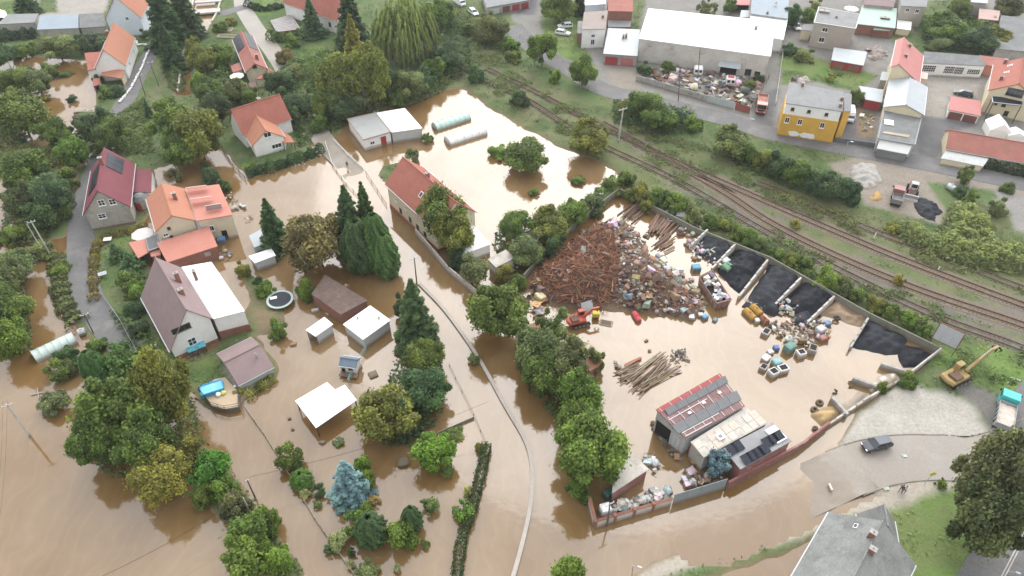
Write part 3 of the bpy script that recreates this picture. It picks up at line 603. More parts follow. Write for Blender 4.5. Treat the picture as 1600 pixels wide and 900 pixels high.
GR, DK, OL, BR, BG, GG, GD = (.076, .120, .036), (.042, .076, .038), (.112, .130, .040), (.088, .150, .036), (.055, .100, .055), (.095, .130, .065), (.150, .158, .046)
SP, BZ, YW, MX = (.108, .185, .255), (.120, .115, .060), (.075, .090, .050), (.15, .17, .06)
T = [
 # ---- upper left
 ('conifer',38,4,19,10,DK,'dark conifer at the top left edge by the paved yard'), ('broad',88,73,29,7,GG,'round grey-green tree in front of the blue-grey shed roof'), ('bush',124,62,15,4,DK,'dark bush between the grey-green tree and the orange-roofed house'),
 ('broad',143,66,19,5.5,BG,'round blue-green tree against the left side of the sandbagged house'), ('bush',30,78,16,3.5,BR,'bright green bush below the long dark hedge at the left edge'), ('bush',52,72,13,3.5,GR,'mid green bush beside the bright bush below the dark hedge'),
 ('broad',5,83,20,7,BG,'dark blue-green tree cut by the left edge under the hedge'), ('broad',20,128,29,8,GR,'tree at the left edge above the flooded garden of the sandbagged house'), ('broad',55,126,24,7,GG,'tree leaning over the brown flooded yard left of the sandbagged house'), ('bush',74,108,15,3.5,GR,'bush at the far edge of the flooded yard by the round tree'),
 ('broad',28,178,42,11,GR,'large dark tree at the left edge below the flooded yard'), ('broad',85,206,24,8,GR,'tree right of the large dark tree at the left edge'), ('broad',148,195,32,9,DK,'wide dark tree at the lower end of the sandbag lane'), ('broad',172,208,28,8,GR,'tree beside the lawn strip at the foot of the lane'), ('broad',110,238,22,8,GR,'tree behind the burgundy roofed house across the lane'),
 ('bush',111,153,8,1.6,DK,'small round clipped bush standing in the flooded yard'), ('bush',104,115,11,1.0,GR,'low flat shrub half drowned in the brown yard'), ('bush',72,152,8,1.2,GD,'small yellow shrub at the left shore of the flooded yard'),
 ('bush',163,142,12,3,GR,'ivy-like bush under the porch roof of the sandbagged house'), ('bush',182,141,12,3,BG,'round bush at the porch corner by the sandbags'), ('bush',152,123,9,3,DK,'dark climbing bush between porch and red annexe'),
 ('conifer',258,38,31,19,DK,'tall dark pine beside the light blue gabled house'), ('conifer',287,22,24,19,DK,'tall dark pine with a bare lower trunk near the stream footbridge'), ('conifer',267,84,19,13,DK,'narrow dark conifer below the two tall pines'), ('bush',232,52,12,3,DK,'dark bush at the near corner of the light blue house'),
 ('broad',268,190,36,12,GR,'left half of the big olive tree group above the burgundy house'), ('broad',305,205,40,13,OL,'big olive-green tree left of the white house with two orange gables'), ('broad',275,230,28,10,GR,'lower crown of the big tree group by the flooded garden path'), ('conifer',232,174,8,5,BG,'small blue-green conifer left of the big olive tree'),
 ('broad',318,92,24,8,OL,'yellowish tree on the right bank of the stream channel'), ('broad',345,84,22,7,GR,'green tree left of the house with solar panels'), ('broad',302,72,14,6,OL,'small yellowish tree at the stream bank by the footbridge'), ('broad',325,140,24,8,GR,'tree over the stream below the yellowish tree'), ('broad',368,140,22,7,GG,'grey-green tree between solar-panel house and two-gable house'), ('broad',340,166,24,8,DK,'dark tree left of the two-gable house roof'), ('bush',310,125,14,5,BR,'light green bush on the stream bank'), ('bush',390,152,14,5,GR,'bush behind the ridge of the two-gable house'), 
 ('broad',437,130,24,8,BG,'dark blue-green tree below the solar-panel house'), ('broad',462,165,24,8,BG,'tree at the right end of the two-gable house'), ('broad',455,120,18,7,GG,'grey tree beside the lane right of the solar-panel house'), ('bush',445,85,16,4,BZ,'brownish hedge shrub beside the upper asphalt road'), ('bush',462,108,15,4,BZ,'brownish shrub below the other brown hedge shrub by the road'), ('bush',455,62,13,3.5,GR,'green bush on the bend beside the upper road'), ('bush',345,40,12,3,GR,'garden bush by the raised beds near the driveway'), ('bush',360,32,12,2.5,OL,'yellowish garden bush behind the raised beds'),
 ('spruce',488,36,19,12,BG,'blue-green spruce in front of the timber-framed house'), ('conifer',549,40,28,19,DK,'tall very dark spruce right of the timber-framed house'),
 ('airy',530,122,36,15,OL,'left golden larch-like tree of the tall pair behind the flat-roofed shed'), ('airy',574,112,32,17,OL,'right golden tall tree behind the white tent-roofed shed'), ('conifer',556,92,24,18,GD,'narrow yellowing conifer top rising between the golden trees'), ('broad',510,160,26,8,GR,'tree at the lane bend left of the grey flat-roofed shed'), ('broad',540,168,24,7,DK,'dark tree directly behind the grey flat-roofed shed'), ('bush',498,125,16,5,DK,'dark shrub on the lawn beside the golden trees'), ('bush',500,190,16,4,GR,'bush at the roadside next to the shed'),
 ('willow',632,40,50,17,(.12,.16,.06),'big weeping willow at the top centre'), ('broad',686,22,26,9,GR,'round tree right of the weeping willow'), ('broad',700,85,24,8,BG,'blue-green tree below the round tree near the tracks'), ('broad',676,105,19,7,GR,'tree between willow and the flooded field'), ('broad',640,132,26,8,GG,'grey-green tree on the shore behind the teal greenhouse tunnel'), ('broad',606,128,22,8,DK,'dark tree in the shade right of the golden trees'), ('broad',662,122,18,6,BG,'blue-green tree on the shore left of the flooded field corner'), ('bush',622,150,16,4.5,GR,'shore bush above the white tent roof'),
 ('bush',742,112,14,5,BG,'lone dark shrub between the tracks and the flooded field corner'), ('airy',768,40,28,9,GG,'airy pale tree beside the parked white van'), ('bush',735,45,13,4,GR,'green bush left of the airy pale tree'), ('bush',797,68,14,4,BR,'bright bush on the verge right of the airy pale tree'), ('bush',800,88,13,3.5,GR,'bush at the rails below the bright verge bush'),
 ('broad',848,76,25,10,BR,'bright green round tree beside the two parked white cars'), ('broad',911,108,23,9,BR,'bright green tree on the verge in front of the red garage doors'), ('bush',868,118,9,4,BR,'small bright shrub between the two bright trees'), ('bush',813,153,14,5,BG,'dark shrub beside the tracks left of the olive round tree'), ('broad',872,8,28,9,GR,'wide tree at the top edge behind the two white cars'), ('conifer',905,4,12,11,DK,'dark narrow tree at the top edge left of the brick building'), ('airy',1105,14,13,6,GG,'small grey tree behind the white warehouse roof'), ('airy',1142,8,10,5,GR,'small tree at the top edge right of the grey tree'),
 ('broad',917,214,34,8,OL,'round olive tree between the tracks and the flooded field'), ('broad',1008,165,28,8,GR,'broad tree below the junk yard wall'), ('broad',1030,182,26,7,GR,'second broad tree by the street below the junk yard'), ('bush',985,165,20,5,OL,'yellowing bush left of the broad trees below the junk yard'), ('bush',1060,180,16,4,BG,'dark bush right of the broad trees near the tall pole'), ('bush',1082,190,18,4,BR,'bright bush at the street kerb by the tracks'), ('broad',1138,220,30,7,GG,'grey-green round tree at the left end of the bush row'), 
 ('bush',1172,238,17,5,GR,'first bush after the grey-green tree in the row along the tracks'), ('bush',1196,248,20,5.5,OL,'yellowish bush in the row along the tracks'), ('broad',1218,256,22,7,DK,'tall dark tree in the row opposite the yellow building'), ('broad',1248,268,22,6.5,GR,'tree in the row left of the gap before the gravel heap'), ('bush',1272,280,18,5.5,BG,'blue-green bush in the row near the gravel heap'), ('broad',1300,288,26,7,BG,'tall tree in the row beside the sandy gravel heap'), ('bush',1328,297,20,6,BG,'last bush of the row beside the gravel heap'),
 # ---- flooded field
 ('broad',822,240,34,7,GR,'single round tree standing in the flooded field'), ('bush',776,236,17,2.2,BR,'low bright shrub in the water left of the flooded round tree'), ('bush',644,241,10,3,GG,'small shrub in the flood at the upper end of the yellow house'), ('bush',905,281,12,1.3,GR,'drowned shrub top right of the round tree in the flooded field'), ('bush',833,299,9,1.2,GR,'drowned shrub top below the round tree in the flooded field'), ('bush',668,214,9,2.4,GR,'small bush in front of the white tent-roofed shed corner'), ('bush',940,300,16,2.6,GG,'grey-green bush at the flooded field corner next to the yard'),
 # ---- strip between flooded field and scrapyard
 ('bush',955,288,17,4,GR,'bush at the top corner of the scrapyard wall'), ('bush',925,318,19,4.5,GG,'bush on the yard wall above the rusty heap'), ('broad',893,332,24,6,GR,'tree along the yard wall above the rusty heap'), ('broad',856,350,32,7,OL,'yellowish tree along the yard wall left of the rusty heap'), ('broad',806,352,26,6,GR,'tree at the water corner of the flooded field behind the yard'), ('broad',822,390,27,6,GG,'grey-green tree just left of the rusty heap'), ('bush',866,385,18,5,DK,'dark bush at the foot of the rusty heap'), ('broad',738,420,25,6.5,GG,'round tree in front of the white shed with pale roof'), ('bush',790,425,18,4,OL,'yellowish bush beside the two white sheds'), ('broad',778,488,46,11,GR,'large green tree by the flooded lane left of the red excavator'), ('bush',812,440,16,4,GR,'bush at the left tip of the rusty heap'),
 ('broad',838,545,36,10,GG,'tall grey tree by the lane left of the brick-coloured roofs'), ('broad',878,562,38,10,GG,'grey-green tree between the lane and the long scrap bars'), ('airy',862,512,22,9,GG,'thin airy tree left of the red excavator'), ('broad',850,580,34,9,GR,'low side of the tree group on the lane bank'), ('broad',905,622,38,10,BR,'bright green tree in the middle of the lane side row'), ('broad',893,660,30,9,GR,'green tree just above the largest yard tree'), ('broad',925,700,54,13,(.10,.165,.04),'largest round bright green tree at the yard corner'), ('bush',928,560,15,5,GG,'bush beside the reddish flat roof'), ('bush',905,765,20,4,GR,'low bush at the yard corner wall under the largest tree'),
 ('broad',692,330,40,12,GR,'big tree covering the end of the yellow house'), ('broad',705,362,34,10,OL,'lower yellowish crown beside the big tree at the yellow house'), ('bush',712,398,17,5,DK,'dark bush at the garden wall below the big tree'),
 # ---- middle gardens
 ('conifer',427,362,25,12,DK,'dark pointed spruce beside the grey flooded shed'), ('broad',493,372,48,12,BZ,'bronze-brown leaved big tree in the middle of the flood'), ('conifer',548,356,30,15,DK,'tall dark spruce right of the bronze tree'), ('conifer',574,350,24,15,(.046,.085,.036),'second tall spruce in the dark group by the flooded road'), ('column',588,375,20,12.5,(.05,.095,.036),'broad dark green cypress by the flooded road'), ('column',602,396,16,9.5,(.06,.115,.04),'lighter cypress edge tree next to the white box'), ('column',560,380,22,11,DK,'dark cypress between spruce and broad cypress'),
 ('bush',382,420,14,2.6,OL,'yellow-green shrub at the flooded shed corner'), ('bush',413,448,16,3,BR,'bright shrub next to the trampoline'), ('bush',478,448,16,4.5,BR,'bright green tree at the left end of the brown shed'), ('bush',431,511,16,3.4,GR,'round shrub on the shore by the mauve shed'), ('bush',402,438,8,1.6,DK,'dark shrub behind the trampoline'),
 ('conifer',649,500,36,14,DK,'big dark spruce beside the long pale wall'), ('bush',632,478,16,5,DK,'dark shrub at the left foot of the big spruce'), ('broad',664,558,32,7,GR,'dark green tree below the big spruce'), ('broad',664,604,36,7.5,BG,'blue-green round tree in the middle garden row'), ('broad',602,648,46,9,OL,'yellow-green wide tree beside the white canopy roof'), ('spruce',632,656,24,8,DK,'dark young spruce in front of the yellow-green tree'), ('broad',675,706,31,6,(.08,.15,.03),'bright round tree with reflection in the lower garden'), ('bush',700,735,11,1.8,GR,'small drowned shrub next to the bright round tree'), ('bush',646,615,16,4,DK,'dark bush between the two garden tree crowns'),
 ('bush',451,707,22,4.5,GR,'rounded rhododendron-like shrub near the white canopy'), ('column',470,747,14,2.4,(.05,.11,.025),'clipped dark green ball in the flood'), ('spruce',545,757,34,8.5,SP,'large silvery blue spruce in the flooded garden'), ('bush',567,728,17,5,BR,'bright shrub behind the blue spruce'), ('bush',574,745,13,4,BR,'bright shrub edge to the right of the blue spruce'), ('column',578,824,19,5.6,DK,'dark egg-shaped yew in the lower garden'), ('bush',556,815,17,3.6,BR,'bright shrub left of the dark yew'), ('bush',569,798,14,3.4,GR,'shrub behind the dark yew'), ('bush',626,836,25,4.4,BR,'bright green conical bush right of the dark yew'), ('column',643,808,13,5,DK,'small dark upright yew behind the bright bush'), ('bush',673,786,14,2.4,GG,'grey-green shrub with its reflection in the lower garden'),
 ('bush',477,770,9,1.5,(.20,.22,.13),'cream flowering shrub below the clipped ball'), ('bush',497,765,10,2.0,BG,'small blue-green conifer shrub next to the cream flowers'), ('bush',496,787,7,1.0,GG,'tiny grey shrub below the cream flowers'), ('bush',526,842,16,2.6,(.21,.24,.14),'cream hydrangea bush by the garden fence line'), ('bush',515,858,9,1.2,BG,'low green clump under the hydrangea'), ('bush',548,862,7,1.4,DK,'small dark round shrub below the hydrangea'), ('bush',548,881,7,1.3,(.22,.22,.14),'small cream flowering bush below the dark round shrub'), ('bush',620,888,6,1.2,(.17,.2,.12),'tiny white flowering bush at the bottom'), ('bush',575,896,19,2.6,GG,'grey-green bush cut by the bottom edge'), ('bush',665,849,7,1.2,GR,'small ball shrub right of the bright conical bush'), ('bush',725,797,15,2.6,BR,'bright bush against the long clipped hedge'), ('bush',731,767,8,1.8,(.2,.22,.12),'cream flowering bush beside the long hedge'), ('bush',752,698,9,1.6,OL,'olive shrub at the upper end of the long hedge'), ('bush',585,782,8,1.2,(.24,.2,.08),'small orange flowering bush right of the blue spruce'), ('bush',741,560,10,1.6,GG,'drowned bush against the long pale wall'), ('bush',711,675,14,.8,GR,'flat drowned plant near the grey sheet in the water'), ('bush',529,690,8,.7,GG,'drowned plant tips below the white canopy'),
 # ---- left and bottom left
 ('broad',188,646,62,13,GR,'largest left tree over the brown water'), ('airy',252,598,42,16,OL,'tall birch next to the blue pool terrace'), ('broad',140,690,36,10,GR,'left part of the large tree over open flood water'), ('broad',222,690,40,11,GR,'middle crown of the large tree group over the flood'), ('airy',245,738,42,9,GD,'yellow-green tree hanging over the water'), ('bush',298,700,24,5,OL,'yellowish bush behind the hanging yellow tree'), ('broad',328,735,30,7,(.06,.14,.03),'deep green tree right of the hanging yellow tree'), ('bush',350,765,22,5,BR,'bright bush on the narrow bank'), ('bush',362,788,26,5,YW,'dull dark shrub on the narrow bank by the light pole'), ('bush',318,770,18,4,GR,'green shrub at the water side of the narrow bank'), ('broad',388,835,34,7,GR,'round tree on the lower narrow bank'), ('broad',384,875,34,7,GR,'round tree at the bottom edge of the narrow bank'), ('bush',436,872,28,5,BR,'bright round bush at the bottom edge of the bank'), ('bush',412,812,22,5,BR,'bright bush above the round bank tree'),
 ('broad',8,478,36,9,GR,'tree mass at the left edge beside the brown channel'), ('broad',14,522,32,8,BR,'lower bright crown at the left edge beside the channel'), ('broad',4,432,30,8,GG,'grey-green crown at the left edge above the channel'), ('bush',90,572,24,3.6,GR,'fruit bush in the flood below the old greenhouse'), ('bush',100,556,18,3,DK,'dark shrub touching the old greenhouse'), ('bush',86,625,24,3,GG,'lone grey-green bush in the flood on the left'), ('column',143,568,15,6,(.045,.10,.04),'dark thuja cone by the lane end'), ('column',158,574,12,5,(.05,.11,.04),'shorter thuja cone next to the dark thuja'), ('broad',190,562,30,6,(.06,.115,.045),'dense dark tree at the end of the lane'), ('bush',150,540,18,3,GR,'bush at the lane end behind the thujas'),
 ('spruce',183,398,17,4,BG,'left spreading blue-green juniper in the front garden'), ('spruce',205,412,20,4.4,BG,'right spreading blue-green juniper in the front garden'), ('bush',198,435,20,4,GR,'dark bush in front of the junipers'), ('bush',214,455,14,3,BR,'light bush near the mauve roof edge'), ('bush',205,485,16,3,DK,'dark shrub along the left wall of the mauve-roofed house'), ('bush',216,512,17,3,DK,'second dark shrub along the left wall of the mauve-roofed house'), ('bush',205,460,10,2,OL,'yellowish shrub by the lane railing'),
 ('broad',82,302,30,9,BG,'tall blue-green tree left of the lane by the burgundy house'), ('broad',36,262,36,10,GR,'big tree at the left edge above the concrete pole'), ('broad',30,308,26,8,YW,'dull tree below the big tree at the left edge'), ('broad',60,338,24,7,DK,'dark tree over the drowned bank left of the lane'), ('bush',20,365,22,4,BR,'bright bush at the left edge beside the leaning pole'), ('bush',58,392,22,3,GG,'grey bush below the leaning pole'), ('broad',20,415,30,6,GG,'grey-green crown at the left edge above the channel bank'), ('bush',105,275,18,5,GR,'bush across the lane from the burgundy roof'), ('bush',100,330,14,3.5,GR,'bush on the lane verge by the drowned bank'), ('bush',95,420,16,2.0,BR,'weedy bush on the bank beside the lane'),
 ('bush',272,272,10,3,GG,'thin shrub in the flood behind the orange-roofed house'), ('column',327,272,11,4,DK,'small dark cypress beside the flat tiled roof'), ('bush',350,290,10,2,GR,'shrub along the hedge line by the small cypress'), ('bush',390,260,10,2.4,BR,'bright round shrub at the corner of the white two-gable house'),
 ('bush',372,612,9,1.4,GD,'yellow shrub in the raised bed by the mauve shed'),
 # ---- right
 ('broad',1560,744,52,18,(.085,.098,.05),'huge grey-olive tree at the lower right'), ('broad',1548,806,50,15,(.062,.082,.042),'dark lower crown of the huge lower right tree'), ('bush',1473,756,9,1.6,GR,'small bush at the pavement end under the huge tree'), ('broad',890,896,30,6,BR,'bright tree top at the bottom edge'), ('airy',1122,722,22,5,SP,'silvery blue spruce between the yard buildings'),
 ('broad',1474,42,34,8,GR,'round tree behind the white garages'), ('bush',1468,68,18,4.5,GG,'grey bush directly behind the white garage roof'), ('broad',1532,62,28,8,DK,'dark tree behind the right garages'), ('broad',1560,58,20,6,OL,'yellow-green tree right of the dark garage tree'), ('broad',1502,12,18,6,GR,'tree at the top edge right of the grey house'), ('broad',1580,8,24,7,YW,'brownish tree at the top right corner'), ('broad',1232,22,20,7,BG,'dark tree behind the cement-grey house'), ('bush',1262,22,14,4,BR,'bright bush behind the cement-grey house'), ('bush',1235,75,13,3.5,BG,'dark bush on the lawn beside the white warehouse'), ('bush',1255,86,16,3.6,GG,'grey bush at the corner of the cement-grey house'), ('broad',1339,152,13,4.5,GR,'small round tree beside the grey carport roof'), ('bush',1299,121,7,2.4,GD,'small yellow sapling on the lawn'), ('bush',1276,8,12,3,OL,'pale bush at the top edge behind the cement house'), ('bush',1372,30,9,3,GR,'bush beside the white gazebo'), ('bush',1310,115,7,1,GR,'low plant on the lawn by the yellow sapling'),
 ('bush',1562,325,15,4,GG,'dark weeping bush at the right end of the knotweed'), ('bush',1575,292,10,2.5,GR,'low bush on the verge at the right edge'), ('airy',1510,272,12,5,GG,'slim young tree at the street verge'), ('bush',1518,305,11,3,GR,'bush beside the rusty drum on the verge'), ('bush',1500,300,9,2.6,BG,'dark bush left of the verge bush'), ('bush',1243,350,8,2,GD,'yellow weed tuft between the railway tracks'), ('bush',1405,437,8,2.6,GD,'yellow weed bush beside the middle track'), ('bush',1445,515,14,3,GR,'bush at the foot of the back of the sign board'), ('bush',1420,590,16,3.2,GR,'bush at the outer yard wall by the yellow excavator'), ('bush',1380,605,9,2.4,GR,'bush growing on the yard wall'),
 ('bush',1398,355,13,2,GD,'yellow bush at the left tip of the knotweed'),
]
for t in T: tree(*t)
hx = [(978,278,15,4),(1000,298,18,4.2),(1030,308,19,4.4),(1058,314,18,4.2),(1082,332,17,4),(1108,345,14,3),(1130,352,13,2.8),(1152,362,13,2.8),(1172,370,15,3.2),(1190,380,15,3.4),(1215,398,12,2.6),(1236,404,14,2.8),(1258,410,14,3),(1292,432,21,4),(1318,446,17,3.4),(1342,462,15,3.2),(1366,474,15,3),(1392,484,17,3.4),(1418,496,16,3.2),(1440,505,13,2.6),(985,305,12,2.8),(1012,322,13,2.6)]
HL = ['shrub at the scrapyard top corner nearest the flooded field', 'yellowish shrub above the upper left pipe bundle', 'wide green shrub behind the dark junk at the back wall', 'bright shrub behind the white tall box at the back wall', 'grey-green shrub above the large grey flat tank', 'green shrub above the leftmost bay wall', 'yellowish shrub behind the small dark coal heap', 'green shrub by the second bay wall end', 'bright shrub behind the black coal between the bays', 'grey-green shrub left of the third bay wall end', 'small green shrub behind the broad coal heap', 'yellowish shrub at the grassy ridge behind the broad coal heap', 'green shrub at the fourth bay wall end', 'largest bright shrub behind the deep black coal heap', 'grey-green shrub behind the brown sand heap', 'green shrub above the puddle with the tyre', 'yellowish shrub at the last bay wall end', 'green shrub behind the long dark grit heap', 'bright shrub near the left side of the sign board', 'grey-green shrub at the back of the sign board', 'low green shrub hanging over the upper corner wall of the yard', 'low yellowish shrub on the back wall above the beam bundles']
for i, (x, y, r_, h) in enumerate(hx): tree('bush', x, y, r_, h, [GR, OL, GR, BR, GG][i % 5], HL[i], group='shrubs along the scrapyard back wall', z0=.2)
leafmass('hedge', 'long dark clipped hedge at the left edge behind the bright bushes', 'hedge', [(-20,58),(20,56),(56,52)], 3, 2.6, DK, leaf=.32)
leafmass('hedge', 'dark hedge along the flooded garden of the two-gable house', 'hedge', [(385,270),(430,258),(470,245),(505,232)], 2.0, 2.0, (.06,.11,.04), leaf=.28)
leafmass('hedge', 'green hedge at the bend of the upper road by the grey ruin', 'hedge', [(420,55),(440,60),(470,54)], 2.6, 2.4, BR, leaf=.3)
leafmass('hedge', 'long narrow clipped hedge standing in the flood at the bottom', 'hedge', [(760,695),(752,735),(738,790),(722,840),(713,905)], 1.2, 1.5, (.055,.085,.03), box=True, dens=34, leaf=.2, bumps=.12)
leafmass('hedge', 'dark clipped hedge along the street at the right edge', 'hedge', [(1540,254),(1575,262),(1630,274)], 2.4, 2.4, (.04,.075,.032), box=True, leaf=.28, bumps=.12)
leafmass('hedge', 'dark hedge below the street light at the light-blue house corner', 'hedge', [(318,258),(335,275),(352,300)], 1.4, 2.0, (.06,.10,.04), leaf=.25)
leafmass('hedge', 'hedge at the top left lawn of the timber-framed house', 'hedge', [(385,5),(410,14),(442,8)], 2.2, 1.8, DK, leaf=.28)
leafmass('knotweed_thicket', 'light green knotweed thicket beside the coal heap and the siding', 'thicket', None, 0, 2.6, (.20,.245,.09), dens=17, leaf=.42, kind='stuff', poly=[(1395,338),(1430,345),(1465,368),(1475,345),(1490,312),(1520,315),(1555,345),(1562,372),(1600,375),(1640,400),(1640,425),(1585,418),(1530,412),(1480,398),(1440,380),(1405,362)], z0=.3, seed=4)
leafmass('flower_border', 'yellow and rust flower border along the front garden', 'flower border', [(146,470),(146,430),(148,390),(165,370),(200,362),(230,350)], 1.6, .8, (.20,.17,.045), leaf=.24, kind='stuff', z0=.3, seed=6)
leafmass('flower_border', 'yellow-green raised flower bed beside the mauve shed', 'flower border', [(382,618),(405,605),(426,590)], 1.9, .8, (.22,.23,.045), leaf=.22, kind='stuff', z0=.2, seed=7)
leafmass('reeds', 'reedy weeds on the bank left of the lane', 'reeds', [(88,400),(92,440),(100,475),(122,505)], 3.0, 1.2, (.13,.16,.06), leaf=.3, kind='stuff', seed=8)
leafmass('weeds', 'grassy ridge behind the coal bays', 'weeds', [(1200,392),(1225,412),(1260,425),(1295,448)], 2.2, .9, (.10,.15,.04), leaf=.24, kind='stuff', seed=10, z0=.3)

UG = [(440,95,520,75,500,190,470,225,430,150), (505,150,560,165,640,130,715,110,690,140,640,160,560,176,515,205), (690,30,730,30,735,100,715,120,665,100), (330,70,372,120,385,150,360,172,310,165,318,90), (-20,185,60,225,130,230,190,205,180,175,225,150,240,235,130,245,60,270,-20,260),
 (0,115,50,100,70,130,20,160,40,215,-20,220), (245,60,290,60,285,140,262,130), (25,270,105,280,115,320,60,380,-10,380), (785,345,900,325,940,300,960,292,860,380,840,410,795,420,770,370), (805,535,850,500,900,560,935,640,950,720,905,745,870,650,820,590), (300,690,350,730,400,790,440,850,470,895,380,895,350,800), (960,150,1090,175,1090,200,1020,205,960,185), (1150,225,1340,285,1335,308,1240,290,1150,250), (-20,400,35,420,45,540,-20,560), (100,560,200,555,240,600,150,590), (170,480,225,500,245,560,215,545,180,500),(700,0,800,60,810,90,760,70,700,40),(190,395,230,430,225,480,195,460),(1440,20,1600,30,1600,80,1450,75),(120,650,190,590,300,620,325,720,270,770,160,730,110,700),(632,520,680,520,695,600,690,650,610,690,560,650,600,610)]
for i, u in enumerate(UG): leafmass('undergrowth', 'mixed bushes and weeds filling the gaps under the trees', 'undergrowth', None, 0, [2.2, 1.6, 2.6][i % 3], [(.10, .16, .05), (.13, .17, .06), (.08, .13, .05)][i % 3], dens=9, leaf=.42, kind='stuff', poly=list(zip(u[::2], u[1::2])), z0=.1, seed=20 + i)
for i, u in enumerate([(690,40,735,40,800,110,870,150,960,200,1100,280,1085,300,960,235,870,205,800,170,735,110), (1090,300,1200,350,1330,420,1480,480,1480,505,1330,450,1200,388,1085,330), (1200,290,1330,330,1480,400,1600,450,1600,470,1450,415,1300,350,1190,310), (960,185,1100,225,1200,280,1190,300,1080,262,960,212), (1470,550,1600,540,1600,600,1530,600,1480,575)]): leafmass('weeds', 'patchy tall weeds and grass along the railway strip and its verge', 'weeds', None, 0, .7, [(.13, .165, .06), (.115, .16, .055), (.145, .165, .065)][i % 3], dens=15, leaf=.28, kind='stuff', poly=list(zip(u[::2], u[1::2])), z0=.3, seed=60 + i)
# grass and weed tufts over the dry land, one object
def tufts():
    r = np.random.default_rng(5)
    ok = (GSD > .8) & (GP[:, 1] < 235) & (np.abs(GP[:, 0]) < GP[:, 1] * .55 + 75)
    col = GCOL; green = (col[:, 1] > col[:, 0] * .96) & (col[:, 1] < .2) & (col[:, 1] > col[:, 2] * 1.45)
    for nm, ln, wd in ROADW: ok &= ldist(GP, np.array([[v.x, v.y] for v in ln])) > wd / 2 + .5
    trk = np.min([ldist(GP, np.array([[v.x, v.y] for v in TRW[k]])) for k in 'AB'], axis=0)
    pr = np.where(trk < 2.2, .05, .6)
    ids = np.where(ok & green & (r.random(len(GP)) < pr))[0]
    ids = ids[vnoise(GP[ids, 0] + 70, GP[ids, 1], 5, 8) + vnoise(GP[ids, 0] + 70, GP[ids, 1], 1.6, 9) + r.normal(size=len(ids)) * .12 > -.08]
    m = min(len(ids), 60000); ids = r.permutation(ids)[:m]; rep = 3; ids = np.repeat(ids, rep)
    Cn = np.concatenate([GP[ids] + r.normal(size=(len(ids), 2)) * .4, np.full((len(ids), 1), LAND + .12)], 1)
    lush = np.clip(vnoise(Cn[:, 0], Cn[:, 1], 7, 12) + .5, 0, 1); Cn[:, 2] += r.uniform(0, .35, len(ids)) * lush
    Nn = unit(r.normal(size=(len(ids), 3)) * .45 + np.array([0, 0, 1.0]))
    c = col[ids]; V, Fq, _ = leaf_quads(Cn, Nn, .24, np.ones(len(ids)), 1.9, r)
    m = bpy.data.materials.new('grass_blade'); m.use_nodes = True; nt = m.node_tree; b = nt.nodes['Principled BSDF']; b.inputs['Roughness'].default_value = .8; b.inputs['Specular IOR Level'].default_value = .2
    at = N(nt, 'ShaderNodeAttribute'); at.attribute_name = 'soil'; nt.links.new(at.outputs['Color'], b.inputs['Base Color'])
    me = np_mesh('grass', V, Fq, m); ca = me.attributes.new('soil', 'FLOAT_COLOR', 'POINT')
    cc = c * r.uniform(.95, 1.55, len(ids))[:, None]; ca.data.foreach_set('color', np.repeat(np.concatenate([cc, np.ones((len(cc), 1))], 1), 4, 0).astype('f').ravel())
    o = bpy.data.objects.new('grass', me); link(o); tag(o, 'tufts of grass and weeds over the lawns and the railway strip', 'grass', kind='stuff')
tufts()
# ================================================================== BUILDINGS
TILE_O = mat('orange_roof_tiles', (.43, .195, .125), .8, .16, .5, 5, pat='yy', ps=2.6, pamt=.28, grime=(.34, .13, .08, .5), gs=.5)
TILE_R = mat('red_roof_tiles', (.36, .135, .10), .8, .2, .5, 5, pat='yy', ps=2.6, pamt=.3, grime=(.25, .10, .075, .6), gs=.45)
TILE_M = mat('worn_red_tiles', (.36, .15, .12), .85, .25, .5, 5, pat='yy', ps=2.4, pamt=.3, grime=(.22, .13, .11, .7), gs=.4)
SALMON = mat('salmon_tiles', (.50, .215, .165), .8, .14, .5, 5, pat='yy', ps=2.6, pamt=.18, grime=(.38, .2, .17, .5), gs=.5)
PINKR = mat('pinkish_red_sheet', (.44, .18, .165), .65, .12, .4, 4, pat='x', ps=1.6, pamt=.12, grime=(.40, .2, .18, .5))
BURG = mat('burgundy_sheet', (.19, .055, .068), .7, .14, .4, 4, pat='x', ps=1.5, pamt=.3)
MAUVE = mat('mauve_shingle', (.25, .185, .182), .85, .14, .5, 7, pat='yy', ps=2.2, pamt=.14, grime=(.21, .15, .15, .5))
MAUVED = mat('brown_mauve_sheet', (.165, .105, .10), .8, .2, .5, 5, pat='x', ps=1.5, pamt=.25)
BROWNR = mat('brown_felt_roof', (.15, .105, .09), .9, .3, .6, 6, pat='yy', ps=.8, pamt=.3, grime=(.22, .17, .15, .5))
GREYR = mat('grey_felt_roof', (.24, .245, .245), .85, .16, .4, 5, grime=(.19, .19, .18, .7), gs=.35)
GREYM = mat('grey_metal_sheet', (.37, .40, .415), .55, .1, .4, 4, pat='x', ps=1.4, pamt=.16, metal=.2)
DGREY = mat('dark_grey_felt', (.17, .175, .175), .9, .22, .4, 5, grime=(.26, .26, .25, .5), gs=.4)
SLATE = mat('weathered_slate', (.215, .22, .21), .9, .35, .4, 6, pat='yy', ps=2.0, pamt=.14, grime=(.12, .12, .112, .8), gs=.45)
BLUEG = mat('blue_grey_sheet', (.26, .31, .355), .6, .12, .4, 4, pat='x', ps=1.4, pamt=.14)
GREENM = mat('pale_green_sheet', (.36, .47, .41), .6, .12, .4, 4, pat='x', ps=1.4, pamt=.12)
WROOF = mat('white_sheet_roof', (.80, .81, .82), .5, .06, .4, 4, pat='x', ps=.55, pamt=.10)
WROOF2 = mat('white_membrane', (.85, .85, .85), .55, .05, .4, 4)
